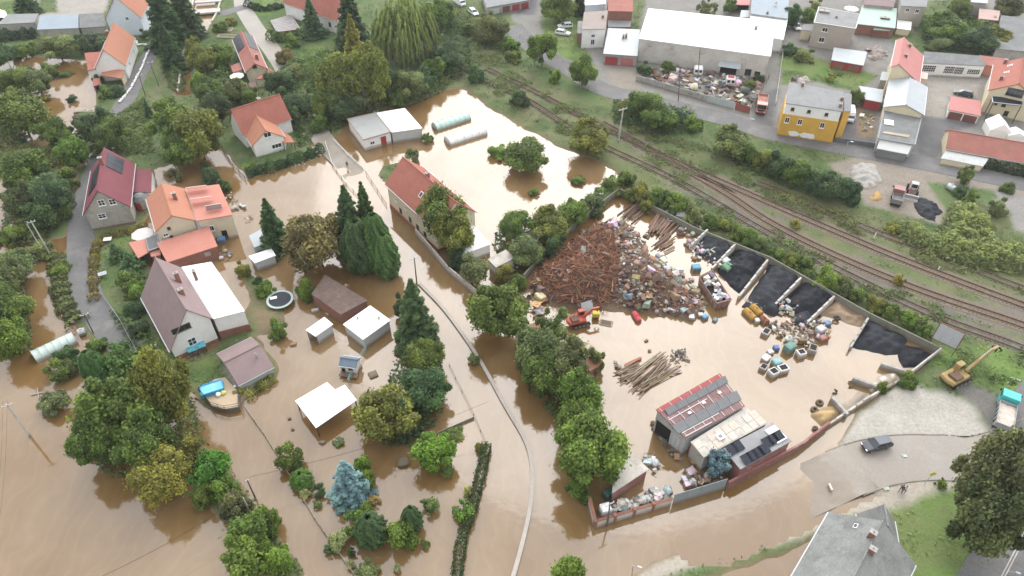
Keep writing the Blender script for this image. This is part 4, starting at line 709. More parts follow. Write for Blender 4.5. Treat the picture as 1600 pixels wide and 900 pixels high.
BEIGER = mat('dirty_beige_roof', (.46, .43, .385), .85, .18, .5, 5, grime=(.26, .235, .20, .75), gs=.45)
WALLW = mat('white_render', (.80, .79, .77), .85, .08, .4, 4, grime=(.64, .61, .56, .5), gs=.35)
WALLC = mat('cream_render', (.60, .54, .40), .85, .12, .4, 4, grime=(.40, .35, .28, .6), gs=.4)
WALLG = mat('grey_stained_render', (.36, .345, .31), .9, .22, .5, 4, grime=(.19, .18, .165, .75), gs=.4)
WALLB = mat('light_blue_render', (.60, .66, .72), .85, .08, .4, 4)
WALLY = mat('mustard_render', (.62, .36, .07), .85, .12, .4, 4, grime=(.45, .28, .1, .5), gs=.4)
WALLL = mat('light_yellow_render', (.66, .585, .41), .85, .1, .4, 4)
WALLT = mat('taupe_block_wall', (.40, .365, .315), .9, .14, .5, 5, pat='z', ps=2.0, pamt=.1)
BRICK = mat('brick_wall', (.27, .125, .09), .9, .3, .8, 7, pat='z', ps=4, pamt=.2, grime=(.2, .14, .12, .6))
REDW = mat('red_painted_wall', (.25, .115, .105), .85, .2, .5, 5, grime=(.33, .25, .22, .8), gs=.6)
REDD = mat('red_door_paint', (.34, .055, .06), .6, .18, .6, 5)
BROWND = mat('brown_door_paint', (.17, .075, .06), .6, .18, .6, 5, pat='y', ps=2, pamt=.2)
PANEL = mat('solar_cell', (.018, .022, .035), .4, .15, .6, 3, pat='x', ps=2.6, pamt=.35, spec=.3)
FRAMEM = mat('white_window_frame', (.78, .78, .77), .4, .05)
FRAMED = mat('brown_window_frame', (.12, .08, .06), .6, .1)
PALEW = mat('pale_grey_cladding', (.48, .50, .50), .7, .12, .4, 4, pat='x', ps=2.2, pamt=.12)

def wall_frame(parent, a, b, base):
    """axes of a wall from a to b (local points), outward on the right hand"""
    d = Vector((b[0] - a[0], b[1] - a[1], 0)); L = d.length; d.normalize(); return d, Vector((d.y, -d.x, 0)), L
def window(parent, a, b, u, z, w, h, frame=None, panes=2, rows=1, sill=True, glass=None):
    d, n, L = wall_frame(parent, a, b, 0); frame = frame or FRAMEM
    c = Vector((a[0], a[1], 0)) + d * (L * u) + Vector((0, 0, z)); ang = math.atan2(d.y, d.x)
    mb = MB(); t = .09
    def bx(x0, z0, ww, hh, dep, off): mb.box(c + d * x0 + n * off + Vector((0, 0, z0)), (ww, dep, hh), ang)
    bx(0, h / 2 - t / 2, w, t, .10, .03); bx(0, -h / 2 + t / 2, w, t, .10, .03)
    for s_ in (-1, 1): bx(s_ * (w / 2 - t / 2), 0, t, h - 2 * t, .10, .03)
    for k in range(1, panes): bx(-w / 2 + w * k / panes, 0, .07, h - 2 * t, .08, .025)
    for k in range(1, rows): bx(0, -h / 2 + h * k / rows, w - 2 * t, .06, .078, .025)
    o = mb.build('window', frame, parent)
    p = MB(); p.box(c + n * .02, (w - 2 * t, .03, h - 2 * t), ang); p.build('pane', glass or GLASS, o)
    if sill:
        s = MB(); s.box(c + n * .09 + Vector((0, 0, -h / 2 - .05)), (w + .2, .2, .06), ang); s.build('sill', frame if frame is FRAMEM else CONC, o)
    return o
def door(parent, a, b, u, w, h, m, z0=0.0, name='door', handle=True):
    d, n, L = wall_frame(parent, a, b, 0); c = Vector((a[0], a[1], 0)) + d * (L * u); ang = math.atan2(d.y, d.x)
    mb = MB(); mb.box(c + n * .03 + Vector((0, 0, z0 + h / 2)), (w, .07, h), ang)
    for k in range(1, 4): mb.box(c + n * .07 + Vector((0, 0, z0 + h * k / 4)), (w * .94, .03, .05), ang)
    o = mb.build(name, m, parent)
    if handle: q = MB(); q.box(c + n * .12 + d * (w * .38) + Vector((0, 0, z0 + 1.0)), (.12, .07, .05), ang); q.build('handle', STEEL, o)
    return o
def chimney(parent, x, y, z, h, m=None, sx=.55, sy=.7, pots=1):
    mb = MB(); mb.box((x, y, z + h / 2 - .6), (sx, sy, h + 1.2)); o = mb.build('chimney', m or BRICK, parent)
    c = MB(); c.box((x, y, z + h + .05), (sx + .16, sy + .16, .1))
    for k in range(pots): c.tube([(x, y + (k - (pots - 1) / 2) * .35, z + h + .08), (x, y + (k - (pots - 1) / 2) * .35, z + h + .38)], .1, 6)
    c.build('cap', CONC, o); return o

def house(name, label, p0, p1, p2, he, ridge=None, hr=None, heb=None, rf=.5, W=None, Lm=None, roof=TILE_O, wall=WALLW, wins=(), doors=(), chims=(), ov=.4, plinth=None, cat='house', solar=None, sky=(), base=-.9, gov=.25, group=None):
    """gabled building. p0->p1 eave along the ridge (interior on its left), p2 a point of the other eave; photo points at eave height"""
    heb = he if heb is None else heb
    A, B, D = G(*p0, he), G(*p1, he), (G(*p2, heb) if p2 else None)
    u = (B - A); u.z = 0; L = Lm or u.length; u.normalize(); v = Vector((-u.y, u.x, 0))
    if W is None: W = (D - A).dot(v)
    e = empty(name, label, cat, (A.x, A.y, 0), math.atan2(u.y, u.x), group)
    r = W * rf
    if hr is None:
        foot = A + v * r; hr = height_of(Vector((foot.x, foot.y, 0)), ridge[1])
        hr = max(hr, max(he, heb) + .6)
    t = .2
    sec = [(0, he), (0, he - t), (r, hr - t), (W, heb - t), (W, heb), (r, hr)]
    mb = MB(); mb.prism(sec[::1], 0, L, 'x'); R_ = mb.build('roof', roof, e)
    # (prism along x of a y-z section)
    cap = MB(); cap.tube([(-.02, r, hr + .03), (L + .02, r, hr + .03)], .13, 6); cap.build('ridge_cap', roof, R_)
    g = MB(); g.box((L / 2, -.07, he - .12), (L, .14, .12)); g.box((L / 2, W + .07, heb - .12), (L, .14, .12)); g.build('gutter', STEEL, R_)
    def zr(y): return he + (hr - he) * y / r if y < r else heb + (hr - heb) * (W - y) / (W - r)
    w0, w1, x0, x1 = ov, W - ov, gov, L - gov
    ws = [(w0, base), (w1, base), (w1, zr(w1) - t - .02), (r, hr - t - .02), (w0, zr(w0) - t - .02)]
    mw = MB(); mw.prism(ws, x0, x1, 'x'); mw.build('wall', wall, e)
    if plinth:
        pm = MB()
        for (a, b) in (((x0, w0), (x1, w0)), ((x0, w1), (x0, w0)), ((x1, w0), (x1, w1))):
            c = ((a[0] + b[0]) / 2, (a[1] + b[1]) / 2, base / 2 + .35); ln = math.hypot(b[0] - a[0], b[1] - a[1]); pm.box(c, (ln + .1, .1, 1.7 - 0), math.atan2(b[1] - a[1], b[0] - a[0]))
        pm.build('plinth', plinth, e)
    E_ = {'F': ((x0, w0), (x1, w0)), 'L': ((x0, w1), (x0, w0)), 'R': ((x1, w0), (x1, w1)), 'B': ((x1, w1), (x0, w1))}
    for q in wins:
        k, uu, z, ww, hh = q[:5]; window(e, *E_[k], uu, z, ww, hh, **(q[5] if len(q) > 5 else {}))
    for k, uu, ww, hh, m in doors: door(e, *E_[k], uu, ww, hh, m)
    for q in chims: x, yf, h = q[:3]; chimney(R_, L * x, W * yf, zr(W * yf), h, *(q[3:]))
    for sx, yf, ww, hh in sky:
        y = W * yf; sl = math.atan2(hr - he, r) if y < r else -math.atan2(hr - heb, W - r)
        M = Matrix.Rotation(sl, 3, 'X'); s = MB(); s.box((L * sx, y, zr(y) + .05), (ww, hh, .1), M=M); so = s.build('roof_window', FRAMEM, R_)
        s2 = MB(); s2.box(Vector((L * sx, y, zr(y) + .05)) + M @ Vector((0, 0, .055)), (ww * .72, hh * .76, .03), M=M); s2.build('pane', GLASS, so)
    if solar:
        for (sx0, sx1, y0f, y1f, nx, ny) in solar:
            for i in range(nx):
                for j in range(ny):
                    y = W * (y0f + (y1f - y0f) * (j + .5) / ny); sl = math.atan2(hr - he, r) if y < r else -math.atan2(hr - heb, W - r); M = Matrix.Rotation(sl, 3, 'X')
                    px_ = L * (sx0 + (sx1 - sx0) * (i + .5) / nx); dw = L * (sx1 - sx0) / nx - .05; dh = W * abs(y1f - y0f) / ny / math.cos(sl) - .05
                    s = MB(); s.box(Vector((px_, y, zr(y))) + M @ Vector((0, 0, .1)), (dw, dh, .05), M=M); s.build('solar_panel', PANEL, R_)
    return e
def shed(name, label, quad, hs, roof=GREYR, wall=WALLW, cat='shed', open_sides=(), wins=(), doors=(), base=-.9, t=.16, inset=.18, chims=(), rim=None, sky=(), group=None, parent=None):
    """low building under one roof sheet. quad: photo points far-left, far-right, near-right, near-left at heights hs. sides: 0 near, 1 right, 2 far, 3 left"""
    hs = [hs] * len(quad) if not isinstance(hs, (tuple, list)) else hs
    P = [G(x, y, h) for (x, y), h in zip(quad, hs)][::-1]; n = len(P)
    ang = math.atan2((P[1] - P[0]).y, (P[1] - P[0]).x)
    c = sum(P, Vector()) / n; e = empty(name, label, cat, (c.x, c.y, 0), ang, group); Mi = Matrix.Rotation(-ang, 3, 'Z')
    Q = [Mi @ (p - Vector((c.x, c.y, 0))) for p in P]; cc = sum(Q, Vector()) / n
    mb = MB(); mb.add([q for q in Q] + [q - Vector((0, 0, t)) for q in Q], [tuple(range(n)), tuple(range(2 * n - 1, n - 1, -1))] + [(i, i + n, (i + 1) % n + n, (i + 1) % n) for i in range(n)])
    R_ = mb.build('roof', roof, e)
    I = []
    for q in Q:
        d = Vector((cc.x - q.x, cc.y - q.y, 0)); d.normalize(); I.append(q + d * inset * 1.4 - Vector((0, 0, t + .01)))
    if rim:
        rm = MB()
        for i in range(n):
            a, b = Q[i], Q[(i + 1) % n]; d = b - a; m_ = (a + b) / 2; rm.tube([a + Vector((0, 0, .04)), b + Vector((0, 0, .04))], .12, 4)
        rm.build('parapet', rim, R_)
    if not open_sides:
        mw = MB(); mw.add(I + [Vector((q.x, q.y, base)) for q in I], [tuple(range(n)), tuple(range(2 * n - 1, n - 1, -1))] + [(i, i + n, (i + 1) % n + n, (i + 1) % n) for i in range(n)]); mw.build('wall', wall, e)
    else:
        for i in range(n):
            a, b = I[i], I[(i + 1) % n]
            if i in open_sides:
                for q in (a, b): pm = MB(); pm.box(((q.x), (q.y), (q.z + base) / 2), (.16, .16, q.z - base)); pm.build('post', WOOD, e)
            else:
                d = (b - a); nn = Vector((-d.y, d.x, 0)).normalized() * .12; ins = Vector((-nn.x, -nn.y, 0))
                vs = [a, b, b + nn, a + nn]; lo = [Vector((q.x, q.y, base)) for q in vs]
                mw = MB(); mw.add(vs + lo, [(0, 1, 2, 3), (7, 6, 5, 4)] + [(k, k + 4, (k + 1) % 4 + 4, (k + 1) % 4) for k in range(4)]); mw.build('wall', wall, e)
    for q in wins: i, uu, z, ww, hh = q[:5]; window(e, I[i], I[(i + 1) % n], uu, z, ww, hh, **(q[5] if len(q) > 5 else {}))
    for i, uu, ww, hh, m in doors: door(e, I[i], I[(i + 1) % n], uu, ww, hh, m)
    for q in chims:
        fx, fy, h = q[:3]; p = (Q[0] * (1 - fx) + Q[1] * fx) * (1 - fy) + (Q[3 % n] * (1 - fx) + Q[2] * fx) * fy; chimney(R_, p.x, p.y, p.z, h, *(q[3:]))
    e['_q'] = 0; del e['_q']
    return e, Q, R_
# ---------- upper left
house('house', 'light blue gabled house with orange roof at the top left', (220,27.5), (245,-14), (165,27.5), 5.6, ridge=(183.7,-6), roof=TILE_O, wall=WALLB, wins=[('L', .62, 5.4, .9, 1.1), ('F', .3, 3.6, .9, 1.2), ('F', .6, 3.4, .9, 1.2)], doors=[('L', .14, 1, 2.4, BROWND)])
h = house('house', 'small white house with bright orange roof behind the white sandbag line', (196.2,102.5), (211.2,58.7), None, 4.2, W=7.6, ridge=(163.7,77.5), roof=TILE_O, wall=WALLW, wins=[('F', .3, 2.2, .8, 1.1), ('F', .75, 2.2, .8, 1.1)], chims=[(.8, .72, 1.2)])
shed('annexe', 'red tiled annexe roof on the left of the sandbagged house', [(131.7,82.5), (165.5,80), (152,107), (137.5,110)], [3.2, 3.8, 3.6, 3.0], roof=TILE_R, wall=WALLW, cat='annexe')
shed('porch', 'orange porch roof on the front of the sandbagged house', [(162.5,107), (194.5,109.5), (190,122.5), (157,117.8)], [3.3, 3.3, 2.7, 2.7], roof=TILE_O, wall=WALLC, cat='porch', open_sides=(0, 3))
shed('lean_to', 'tiny red lean-to roof over the wet yard of the sandbagged house', [(145,122.5), (156,122), (155,132), (145.5,135)], [2.4, 2.4, 2, 2], roof=TILE_R, wall=WALLC, cat='lean-to', open_sides=(0,))
shed('shed', 'blue-grey roofed long shed left of the light blue house', [(62.5,23.7), (122.5,22.5), (122.5,43.7), (57.5,46.2)], [3.4, 3.4, 2.8, 2.8], roof=BLUEG, wall=WALLG)
shed('shed', 'dark grey roofed shed between the blue-grey shed and the light blue house', [(123.5,21.5), (161,20.5), (166,41), (124,43.7)], [3.2, 3.2, 2.6, 2.6], roof=DGREY, wall=WALLG)
shed('shed', 'low brownish grey roofed shed at the left edge above the dark hedge', [(12,22), (60,21), (54,35), (-4,38)], 2.7, roof=GREYR, wall=WALLG)
shed('canopy', 'small white slanted canopy at the top left corner', [(-10,12), (8,17), (14,28), (-10,26)], 2.4, roof=WROOF2, wall=WHITE, cat='canopy', open_sides=(0, 1))
house('house', 'narrow house with dark solar panels on its brown-red roof', (418,107), (395,56), (386.7,121.3), 3.6, ridge=(401.9,99.2), roof=TILE_M, wall=WALLC, wins=[('L', .45, 4.6, 1.1, 1.0, {'frame': FRAMED})], chims=[(.18, .3, 1.3)], solar=[(.56, .98, .6, .97, 3, 2), (.5, .98, .06, .42, 3, 2)])
shed('annexe', 'brown-red roofed porch at the gable of the solar-panel house', [(398.7,124), (421,106.7), (431,112), (416,122)], [2.9, 3, 2.5, 2.5], roof=TILE_M, wall=WALLC, cat='annexe')
shed('annexe', 'small brown-red annexe left of the solar-panel house', [(360,102.7), (374.7,97.3), (378.7,108), (364,113.3)], [2.6, 2.8, 2.8, 2.6], roof=TILE_M, wall=WALLC, cat='annexe')
shed('annexe', 'lower brown roofed wing at the front of the solar-panel house', [(388,129), (400,126.7), (401,140), (392,143)], 2.3, roof=MAUVED, wall=WALLC, cat='annexe')
house('house', 'white house with two crossing orange-red roofs and white gable', (380,212), (456,186), None, 3.9, W=8.2, ridge=(362.7,172), roof=TILE_R, wall=WALLW, chims=[(.6, .62, 1.2, None, .6, .9, 2)])
house('house_wing', 'white gabled front wing of the two-gable house with bright orange roof', (446,214), (426,184), (394.7,230.7), 3.6, ridge=(415.5,204), roof=TILE_O, wall=WALLW, wins=[('L', .52, 5.2, 1.6, 1.2), ('L', .72, 1.9, 2.2, 1.1, {'panes': 3})], plinth=None, cat='house wing')
shed('porch', 'orange porch roof on posts at the right of the two-gable house', [(443,205), (454,213), (460,222), (441,223)], [3.0, 2.8, 2.4, 2.6], roof=TILE_O, wall=WALLW, cat='porch', open_sides=(0, 1, 2))
house('house', 'timber-framed house with red roof behind the spruce at the top', (441,4), (526,33), None, 4.6, W=9, hr=9.5, roof=TILE_R, wall=WALLW, wins=[('F', .85, 2.6, 1, 1.3, {'frame': FRAMED}), ('F', .55, 2.6, 1, 1.3, {'frame': FRAMED})], chims=[(.6, .5, 1)])
mb = MB()
shed('garage', 'grey flat-roofed shed with a red door beside the white tent-roofed shed', [(542.5,186.2), (587.3,176.2), (611,206.2), (567.5,218.7)], 3.0, roof=mat('wet_flat_roof', (.32, .33, .32), .5, .2, .3, 4, grime=(.24, .24, .22, .7), gs=.3), wall=WALLW, rim=mat('rusty_rim', (.34, .24, .2), .8, .2), doors=[(0, .72, 1.3, 2.3, REDD)], wins=[(0, .3, 1.5, 1.1, .8)])
shed('tent_shed', 'white tent-roofed shed beside the flooded field', [(588,176.2), (632.5,168.7), (660,200), (612,206.6)], [3.3, 3.3, 3.0, 3.0], roof=WROOF2, wall=PALEW, cat='shed')
# ---------- polytunnels
def tunnel(name, label, a, b, r, col, hoops=7, rough=.35):
    A, B = G(*a), G(*b); d = (B - A); L = d.length; e = empty(name, label, 'greenhouse', A, math.atan2(d.y, d.x)); N_ = 12
    film = mat('film_' + name + str(len(MC)), col, rough, .16, .9, 5, grime=(col[0] * .75, col[1] * .82, col[2] * .8, .6), gs=.7, spec=.5)
    mb = MB(); rr = random.Random(2); vs = []; m = 24
    for i in range(m + 1):
        x = L * i / m; sag = 1 - .035 * abs(math.sin(i / m * math.pi * hoops)) + rr.uniform(-.01, .01)
        for k in range(N_ + 1): t = math.pi * k / N_; vs.append((x, -math.cos(t) * r * sag, math.sin(t) ** .85 * r * 1.05 * sag - .2))
    fs = [(i * (N_ + 1) + k, (i + 1) * (N_ + 1) + k, (i + 1) * (N_ + 1) + k + 1, i * (N_ + 1) + k + 1) for i in range(m) for k in range(N_)]
    mb.add(vs, fs); mb.add(vs[:N_ + 1], [tuple(range(N_ + 1))]); mb.add(vs[-N_ - 1:], [tuple(reversed(range(N_ + 1)))]); mb.build('film', film, e, smooth=False)
    for i in range(hoops + 1):
        h = MB(); h.tube([(L * i / hoops, -math.cos(math.pi * k / 8) * (r + .02), math.sin(math.pi * k / 8) ** .85 * (r * 1.05 + .02) - .2) for k in range(9)], .035, 4); h.build('hoop', STEEL, e)
    dd = MB(); dd.box((-.03, 0, .75), (.06, 1.1, 1.7)); dd.build('door', film, e)
tunnel('polytunnel', 'teal green polytunnel greenhouse standing in the flooded field', (679,201), (731,184), 1.55, (.40, .56, .50))
tunnel('polytunnel', 'white polytunnel greenhouse standing in the flooded field', (699,224), (756,206), 1.75, (.72, .72, .69), 5)
tunnel('polytunnel', 'pale green old greenhouse in the flood at the far left', (55,560), (118,530), 1.5, (.46, .55, .50), 6)

# ---------- middle left
house('house', 'burgundy sheet-roofed house with a grey stained gable by the lane', (204,323.3), (211.1,255.6), (129.3,335.6), 4.4, ridge=(152.2,298.2), roof=BURG, wall=WALLG, wins=[('L', .70, 6.1, 1.2, 1.3, {'rows': 2}), ('L', .46, 6.3, 1.2, 1.3, {'rows': 2}), ('L', .34, 3.3, 1.4, 1.1, {'rows': 2})], chims=[(.62, .5, 1.3)], solar=[(.60, .93, .18, .44, 3, 2), (.25, .75, .6, .85, 4, 2)], plinth=REDW)
shed('annexe', 'burgundy lean-to annexe on the right of the grey gabled house', [(212,263), (237,264), (236,300), (208,300)], [3.6, 3.2, 3.0, 3.4], roof=BURG, wall=WALLW, cat='annexe')
def dome(name, label, cat, p, r, m, h=1.0):
    c = G(*p, 2.3); e = empty(name, label, cat, (c.x, c.y, 0)); mb = MB(); n = 10
    vs = [(0, 0, 2.6 + h)] + [(math.cos(6.283 * k / n) * r * f, math.sin(6.283 * k / n) * r * f, 2.6 + h * z) for f, z in ((.6, .7), (1, 0)) for k in range(n)]
    mb.add(vs, [(0, 1 + k, 1 + (k + 1) % n) for k in range(n)] + [(1 + k, 1 + n + k, 1 + n + (k + 1) % n, 1 + (k + 1) % n) for k in range(n)]); mb.build('roof', m, e)
    w = MB(); w.prism([(math.cos(6.283 * k / n) * r * .85, math.sin(6.283 * k / n) * r * .85) for k in range(n)], -.9, 2.62); w.build('wall', WALLG, e); door(e, (-.6, -r * .86), (.6, -r * .86), .5, 1.0, 2.1, REDD)
dome('porch', 'round grey porch roof between the burgundy and orange roofs', 'porch', (219,311), 1.6, DGREY)
house('house', 'big orange-roofed house with a cream gable in the flooded street', (306.7,344.4), (288.9,294.4), (244.4,368.4), 5.5, ridge=(275.6,336.7), roof=TILE_O, wall=WALLC, wins=[('L', .30, 5.3, .6, .7, {'frame': FRAMED}), ('L', .28, 3.3, .6, .7, {'frame': FRAMED}), ('L', .16, 4.1, .9, .7)], chims=[(.55, .3, 1.5)])
e, Q, R_ = shed('house_wing', 'flat salmon-tiled side wing of the orange-roofed house with three sun shades', [(289.5,294), (342.2,287.8), (363.3,335.6), (308,345)], [6.0, 6.0, 5.6, 5.6], roof=SALMON, wall=WALLC, cat='house wing', doors=[(0, .62, 1.0, 2.2, DARK)], wins=[(0, .3, 3.2, 1.0, 1.2)])
for f in (.12, .48, .74):     # slatted sun shades over the flat roof
    a = Q[3] * (1 - f) + Q[0] * f; b = Q[2] * (1 - f) + Q[1] * f; s0, s1 = (.02, .62) if f < .7 else (.35, .8)
    p, q = a + (b - a) * s0, a + (b - a) * s1; up = Vector((0, 0, 1.0)); back = (Q[3] - Q[0]).normalized() * -1.2
    mb = MB(); mb.quad(p + up, q + up, q + up + back + Vector((0, 0, -.25)), p + up + back + Vector((0, 0, -.25))); mb.quad(*[v - Vector((0, 0, .05)) for v in (p + up + back + Vector((0, 0, -.25)), q + up + back + Vector((0, 0, -.25)), q + up, p + up)]); s_ = mb.build('sun_shade', MAUVED if f > .7 else SALMON, R_)
    mb = MB(); mb.tube([p + up, q + up], .07, 4)
    for k in range(6): c = p + (q - p) * k / 5; mb.tube([c, c + up], .04, 4)
    mb.build('white_rail', WHITE, R_)
shed('annexe', 'lower salmon-tiled brick annexe in front of the orange-roofed house', [(244.4,379), (326.7,353.3), (340,384.4), (261,410)], [3.9, 3.9, 3.0, 3.0], roof=SALMON, wall=BRICK, cat='annexe', wins=[(0, .78, 1.9, 1.1, .9, {'frame': CONC, 'sill': False, 'glass': CONC})])
shed('carport', 'salmon-roofed open carport left of the brick annexe', [(201,379), (226.7,373.3), (233.3,393.3), (215.6,403.3)], 2.7, roof=SALMON, wall=BRICK, cat='carport', open_sides=(0, 1))
shed('terrace', 'small dark grey roof terrace beside the salmon carport', [(228,373), (246,366), (249,386), (232,392)], 3.0, roof=DGREY, wall=BRICK, cat='terrace', rim=STEEL)
shed('lean_to', 'tiny salmon roof at the corner of the brick annexe', [(234,392.5), (250,389), (251,398), (236,401)], 2.5, roof=SALMON, wall=BRICK, cat='lean-to')
house('house', 'mauve-roofed white house with a long left roof slope and flat white extension', (333,498.3), (283,417.8), (260,540), 5.3, hr=9.3, heb=2.5, rf=.40, roof=MAUVE, wall=WALLW, wins=[('L', .36, 5.9, 3.0, 1.2, {'panes': 3, 'frame': FRAMED}), ('L', .46, 2.4, 1.3, 1.6, {'rows': 2})], chims=[(.60, .22, 2.0), (.33, .30, 1.1)], plinth=BRICK)
e, Q, R_ = shed('house_extension', 'flat white sheet-roofed extension of the mauve-roofed house', [(283.5,417), (330.3,408.9), (382.5,485.8), (333.5,498.3)], [5.4, 5.2, 5.1, 5.1], roof=WROOF, wall=WALLW, cat='house extension', chims=[(.22, .72, 2.0, None, .45, .6)])
mb = MB(); a, b = Q[0], Q[1]
for k in range(5): mb.box((a.x + (b.x - a.x) * (k + .5) / 5, a.y + .35 - .35 + .05, .9), ((b.x - a.x) / 5 - .02, .14, 2.0))
mb.build('brick_base', BRICK, e)
e, Q, R_ = shed('balcony', 'blue-sheeted balcony hanging on the gable of the mauve-roofed house', [(290,541), (317,531), (322,540), (294,551)], 1.6, roof=mat('teal_sheet', (.12, .42, .50), .5, .3, 1, 4, grime=(.03, .04, .05, .9), gs=1.2), wall=DARK, cat='balcony', open_sides=(0, 1, 2, 3))
house('shed', 'mauve-roofed low shed in the flood beside the blue pool', (372,602.5), (428.3,573.3), (342.8,551), 1.9, ridge=(354.4,566.4), roof=MAUVE, wall=PALEW, cat='shed', chims=[(.75, .3, .8, STEEL, .22, .22)], ov=.25)
shed('shed', 'white low shed with pale roof behind the dark spruce', [(388,400), (424,388), (431,399), (398,411)], 2.2, roof=WROOF, wall=PALEW)
shed('shed', 'grey slanted roof behind the dark spruce in the flood', [(389,368), (408,358), (414,380), (397,387)], [2.3, 2.4, 2.2, 2.2], roof=GREYM, wall=PALEW)
shed('shed', 'brown felt-roofed open shed with junk under its eave', [(508,429.2), (574.6,469.4), (532.4,491.6), (486.4,459.2)][0:4], [3.2, 3.0, 2.7, 2.9], roof=BROWNR, wall=BRICK, open_sides=(3,))
shed('shed', 'small white-roofed box shed standing in the flood', [(477.4,515.4), (506.8,495), (520.4,506.5), (492.8,525.7)][0:4], [2.5, 2.5, 2.3, 2.3], roof=WROOF, wall=PALEW, open_sides=(3,))
shed('shed', 'wide white-roofed grey shed standing in the flood', [(535.7,506.5), (578.4,477), (610.4,500), (567,530.8)], [2.7, 2.7, 2.5, 2.5], roof=WROOF, wall=PALEW, chims=[(.4, .8, .3, STEEL, .15, .15), (.8, .3, .3, STEEL, .15, .15)])
P = [(461,626), (511,597), (523.7,608.7), (538.7,601), (557.5,625), (493.7,668.7)]
shed('canopy', 'brilliant white L-shaped canopy roof over the flood', P, 2.4, roof=WROOF2, wall=WOOD, cat='canopy', open_sides=(0, 1, 2, 3, 4, 5), t=.1)
e = house('playhouse', 'small grey-blue playhouse on legs in the flood', (528.7,571), (556,575), None, 2.0, W=2.2, hr=2.7, roof=mat('slate_blue_roof', (.15, .19, .235), .7, .15, .6, 4), wall=WALLW, cat='playhouse', wins=[('F', .65, 1.35, .7, .5, {'frame': FRAMED})], doors=[('F', .2, .6, 1.3, DARK)], ov=.15, gov=.12, base=.2)
for sx in (.2, 3): 
    for sy in (.2, 1.9): m = MB(); m.box((sx, sy, 0), (.12, .12, 1.0)); m.build('leg', WOOD, e)
m = MB(); m.box((1.6, -.35, .35), (3.0, .9, .08)); [m.box((.2 + k * .45, -.75, .6), (.06, .05, .5)) for k in range(7)]; m.build('porch_deck', WOOD, e)
# ---------- yellow house by the flooded road
house('house', 'long cream house with red roof and orange ridge beside the flooded road', (601,287.5), (650,332.5), None, 5.6, W=9.5, Lm=19, ridge=(627.5,245), roof=TILE_R, wall=WALLC, wins=[('F', .18, 3.6, .7, .8), ('F', .38, 3.8, .7, .8), ('F', .25, 1.6, .9, 1.3, {'frame': FRAMED}), ('F', .45, 1.6, .9, 1.3, {'frame': FRAMED}), ('F', .6, 1.4, .9, 1.3, {'frame': FRAMED}), ('F', .75, 1.4, .9, 1.3, {'frame': FRAMED})], plinth=mat('red_plinth', (.45, .12, .07), .8, .2), chims=[(.45, .55, 1.0, REDW)], sky=[(.55, .25, .9, 1.2), (.85, .2, .9, 1.2)])
shed('shed', 'white garden shed with pale flat roof behind the big tree', [(712,352), (738,350), (767,381), (722,398)], 2.7, roof=WROOF2, wall=WALLW)
shed('shed', 'second white garden shed hidden by trees', [(762,405), (790,390), (806,402), (775,418)], 2.5, roof=BEIGER, wall=WALLW)
# ---------- scrapyard buildings
HALL = [(1025,640), (1124.9,583.5), (1163.9,634.2), (1070.5,684.4)]
e, Q, R_ = shed('yard_hall', 'scrapyard workshop hall with red roof edge and two dark ridge strips', HALL, [5.6, 5.6, 4.5, 4.5], roof=mat('purple_brown_sheet', (.225, .135, .13), .7, .2, .5, 4, pat='x', ps=.5, pamt=.12, grime=(.3, .2, .19, .6)), wall=mat('grey_hall_wall', (.42, .43, .43), .8, .2, .4, 4, grime=(.25, .24, .22, .7)), cat='workshop hall', doors=[(3, .3, 2.6, 3.4, DARK), (3, .72, 1.6, 3.0, PALEW)], base=-.5)
Dx = Q[1] - Q[0]; Dy = Q[3] - Q[0]
def rp(u, v, z=0): return Q[0] + Dx * u + Dy * v + (Q[2] - Q[1] - Dy) * u * v + Vector((0, 0, z))
mb = MB(); mb.add([rp(0, .86, .06), rp(1, .86, .06), rp(1, 1.01, .02), rp(0, 1.01, .02), rp(0, .86, -.05), rp(1, .86, -.05), rp(1, 1.01, -.1), rp(0, 1.01, -.1)], [(0, 1, 2, 3), (0, 4, 5, 1), (1, 5, 6, 2), (3, 2, 6, 7), (0, 3, 7, 4)]); mb.build('red_roof_edge', mat('bright_red_sheet', (.33, .09, .085), .7, .2, .6, 4), R_)
GST = mat('grey_strip', (.20, .205, .21), .6, .15, .5, 4, pat='x', ps=.9, pamt=.2)
for v0, v1, u0 in ((.70, .85, .06), (.17, .39, -.03)):
    for k in range(6):
        a0, a1 = u0 + (1.02 - u0) * k / 6, u0 + (1.02 - u0) * (k + 1) / 6 - .004; vm = (v0 + v1) / 2; mb = MB()
        mb.add([rp(a0, v0, .12), rp(a1, v0, .12), rp(a1, v1, .5), rp(a0, v1, .5), rp(a0, v0, .05), rp(a1, v0, .05), rp(a1, v1, .04), rp(a0, v1, .04)], [(0, 1, 2, 3), (0, 4, 5, 1), (1, 5, 6, 2), (2, 6, 7, 3), (3, 7, 4, 0)]); mb.build('roof_panel', GST, R_)
wb = mat('white_batten', (.7, .68, .66), .7, .1)
for v in (.03, .145, .60):
    mb = MB(); mb.tube([rp(.02, v, .06), rp(.62 if v > .1 else .45, v, .06)], .07, 4); mb.build('batten', wb, R_)
for k in range(7):
    mb = MB(); u = .04 + k * .155; mb.tube([rp(u, .40, .06), rp(u, .68, .06)], .06, 4); mb.tube([rp(u, .02, .06), rp(u, .16, .06)], .06, 4); mb.tube([rp(u, .87, .09), rp(u, 1.0, .06)], .05, 4); mb.build('batten', wb, R_)
for u, v in ((.3, .5), (.55, .55), (.82, .58)): mb = MB(); mb.box(rp(u, v, .08), (.55, .4, .14)); mb.build('roof_hatch', wb, R_)
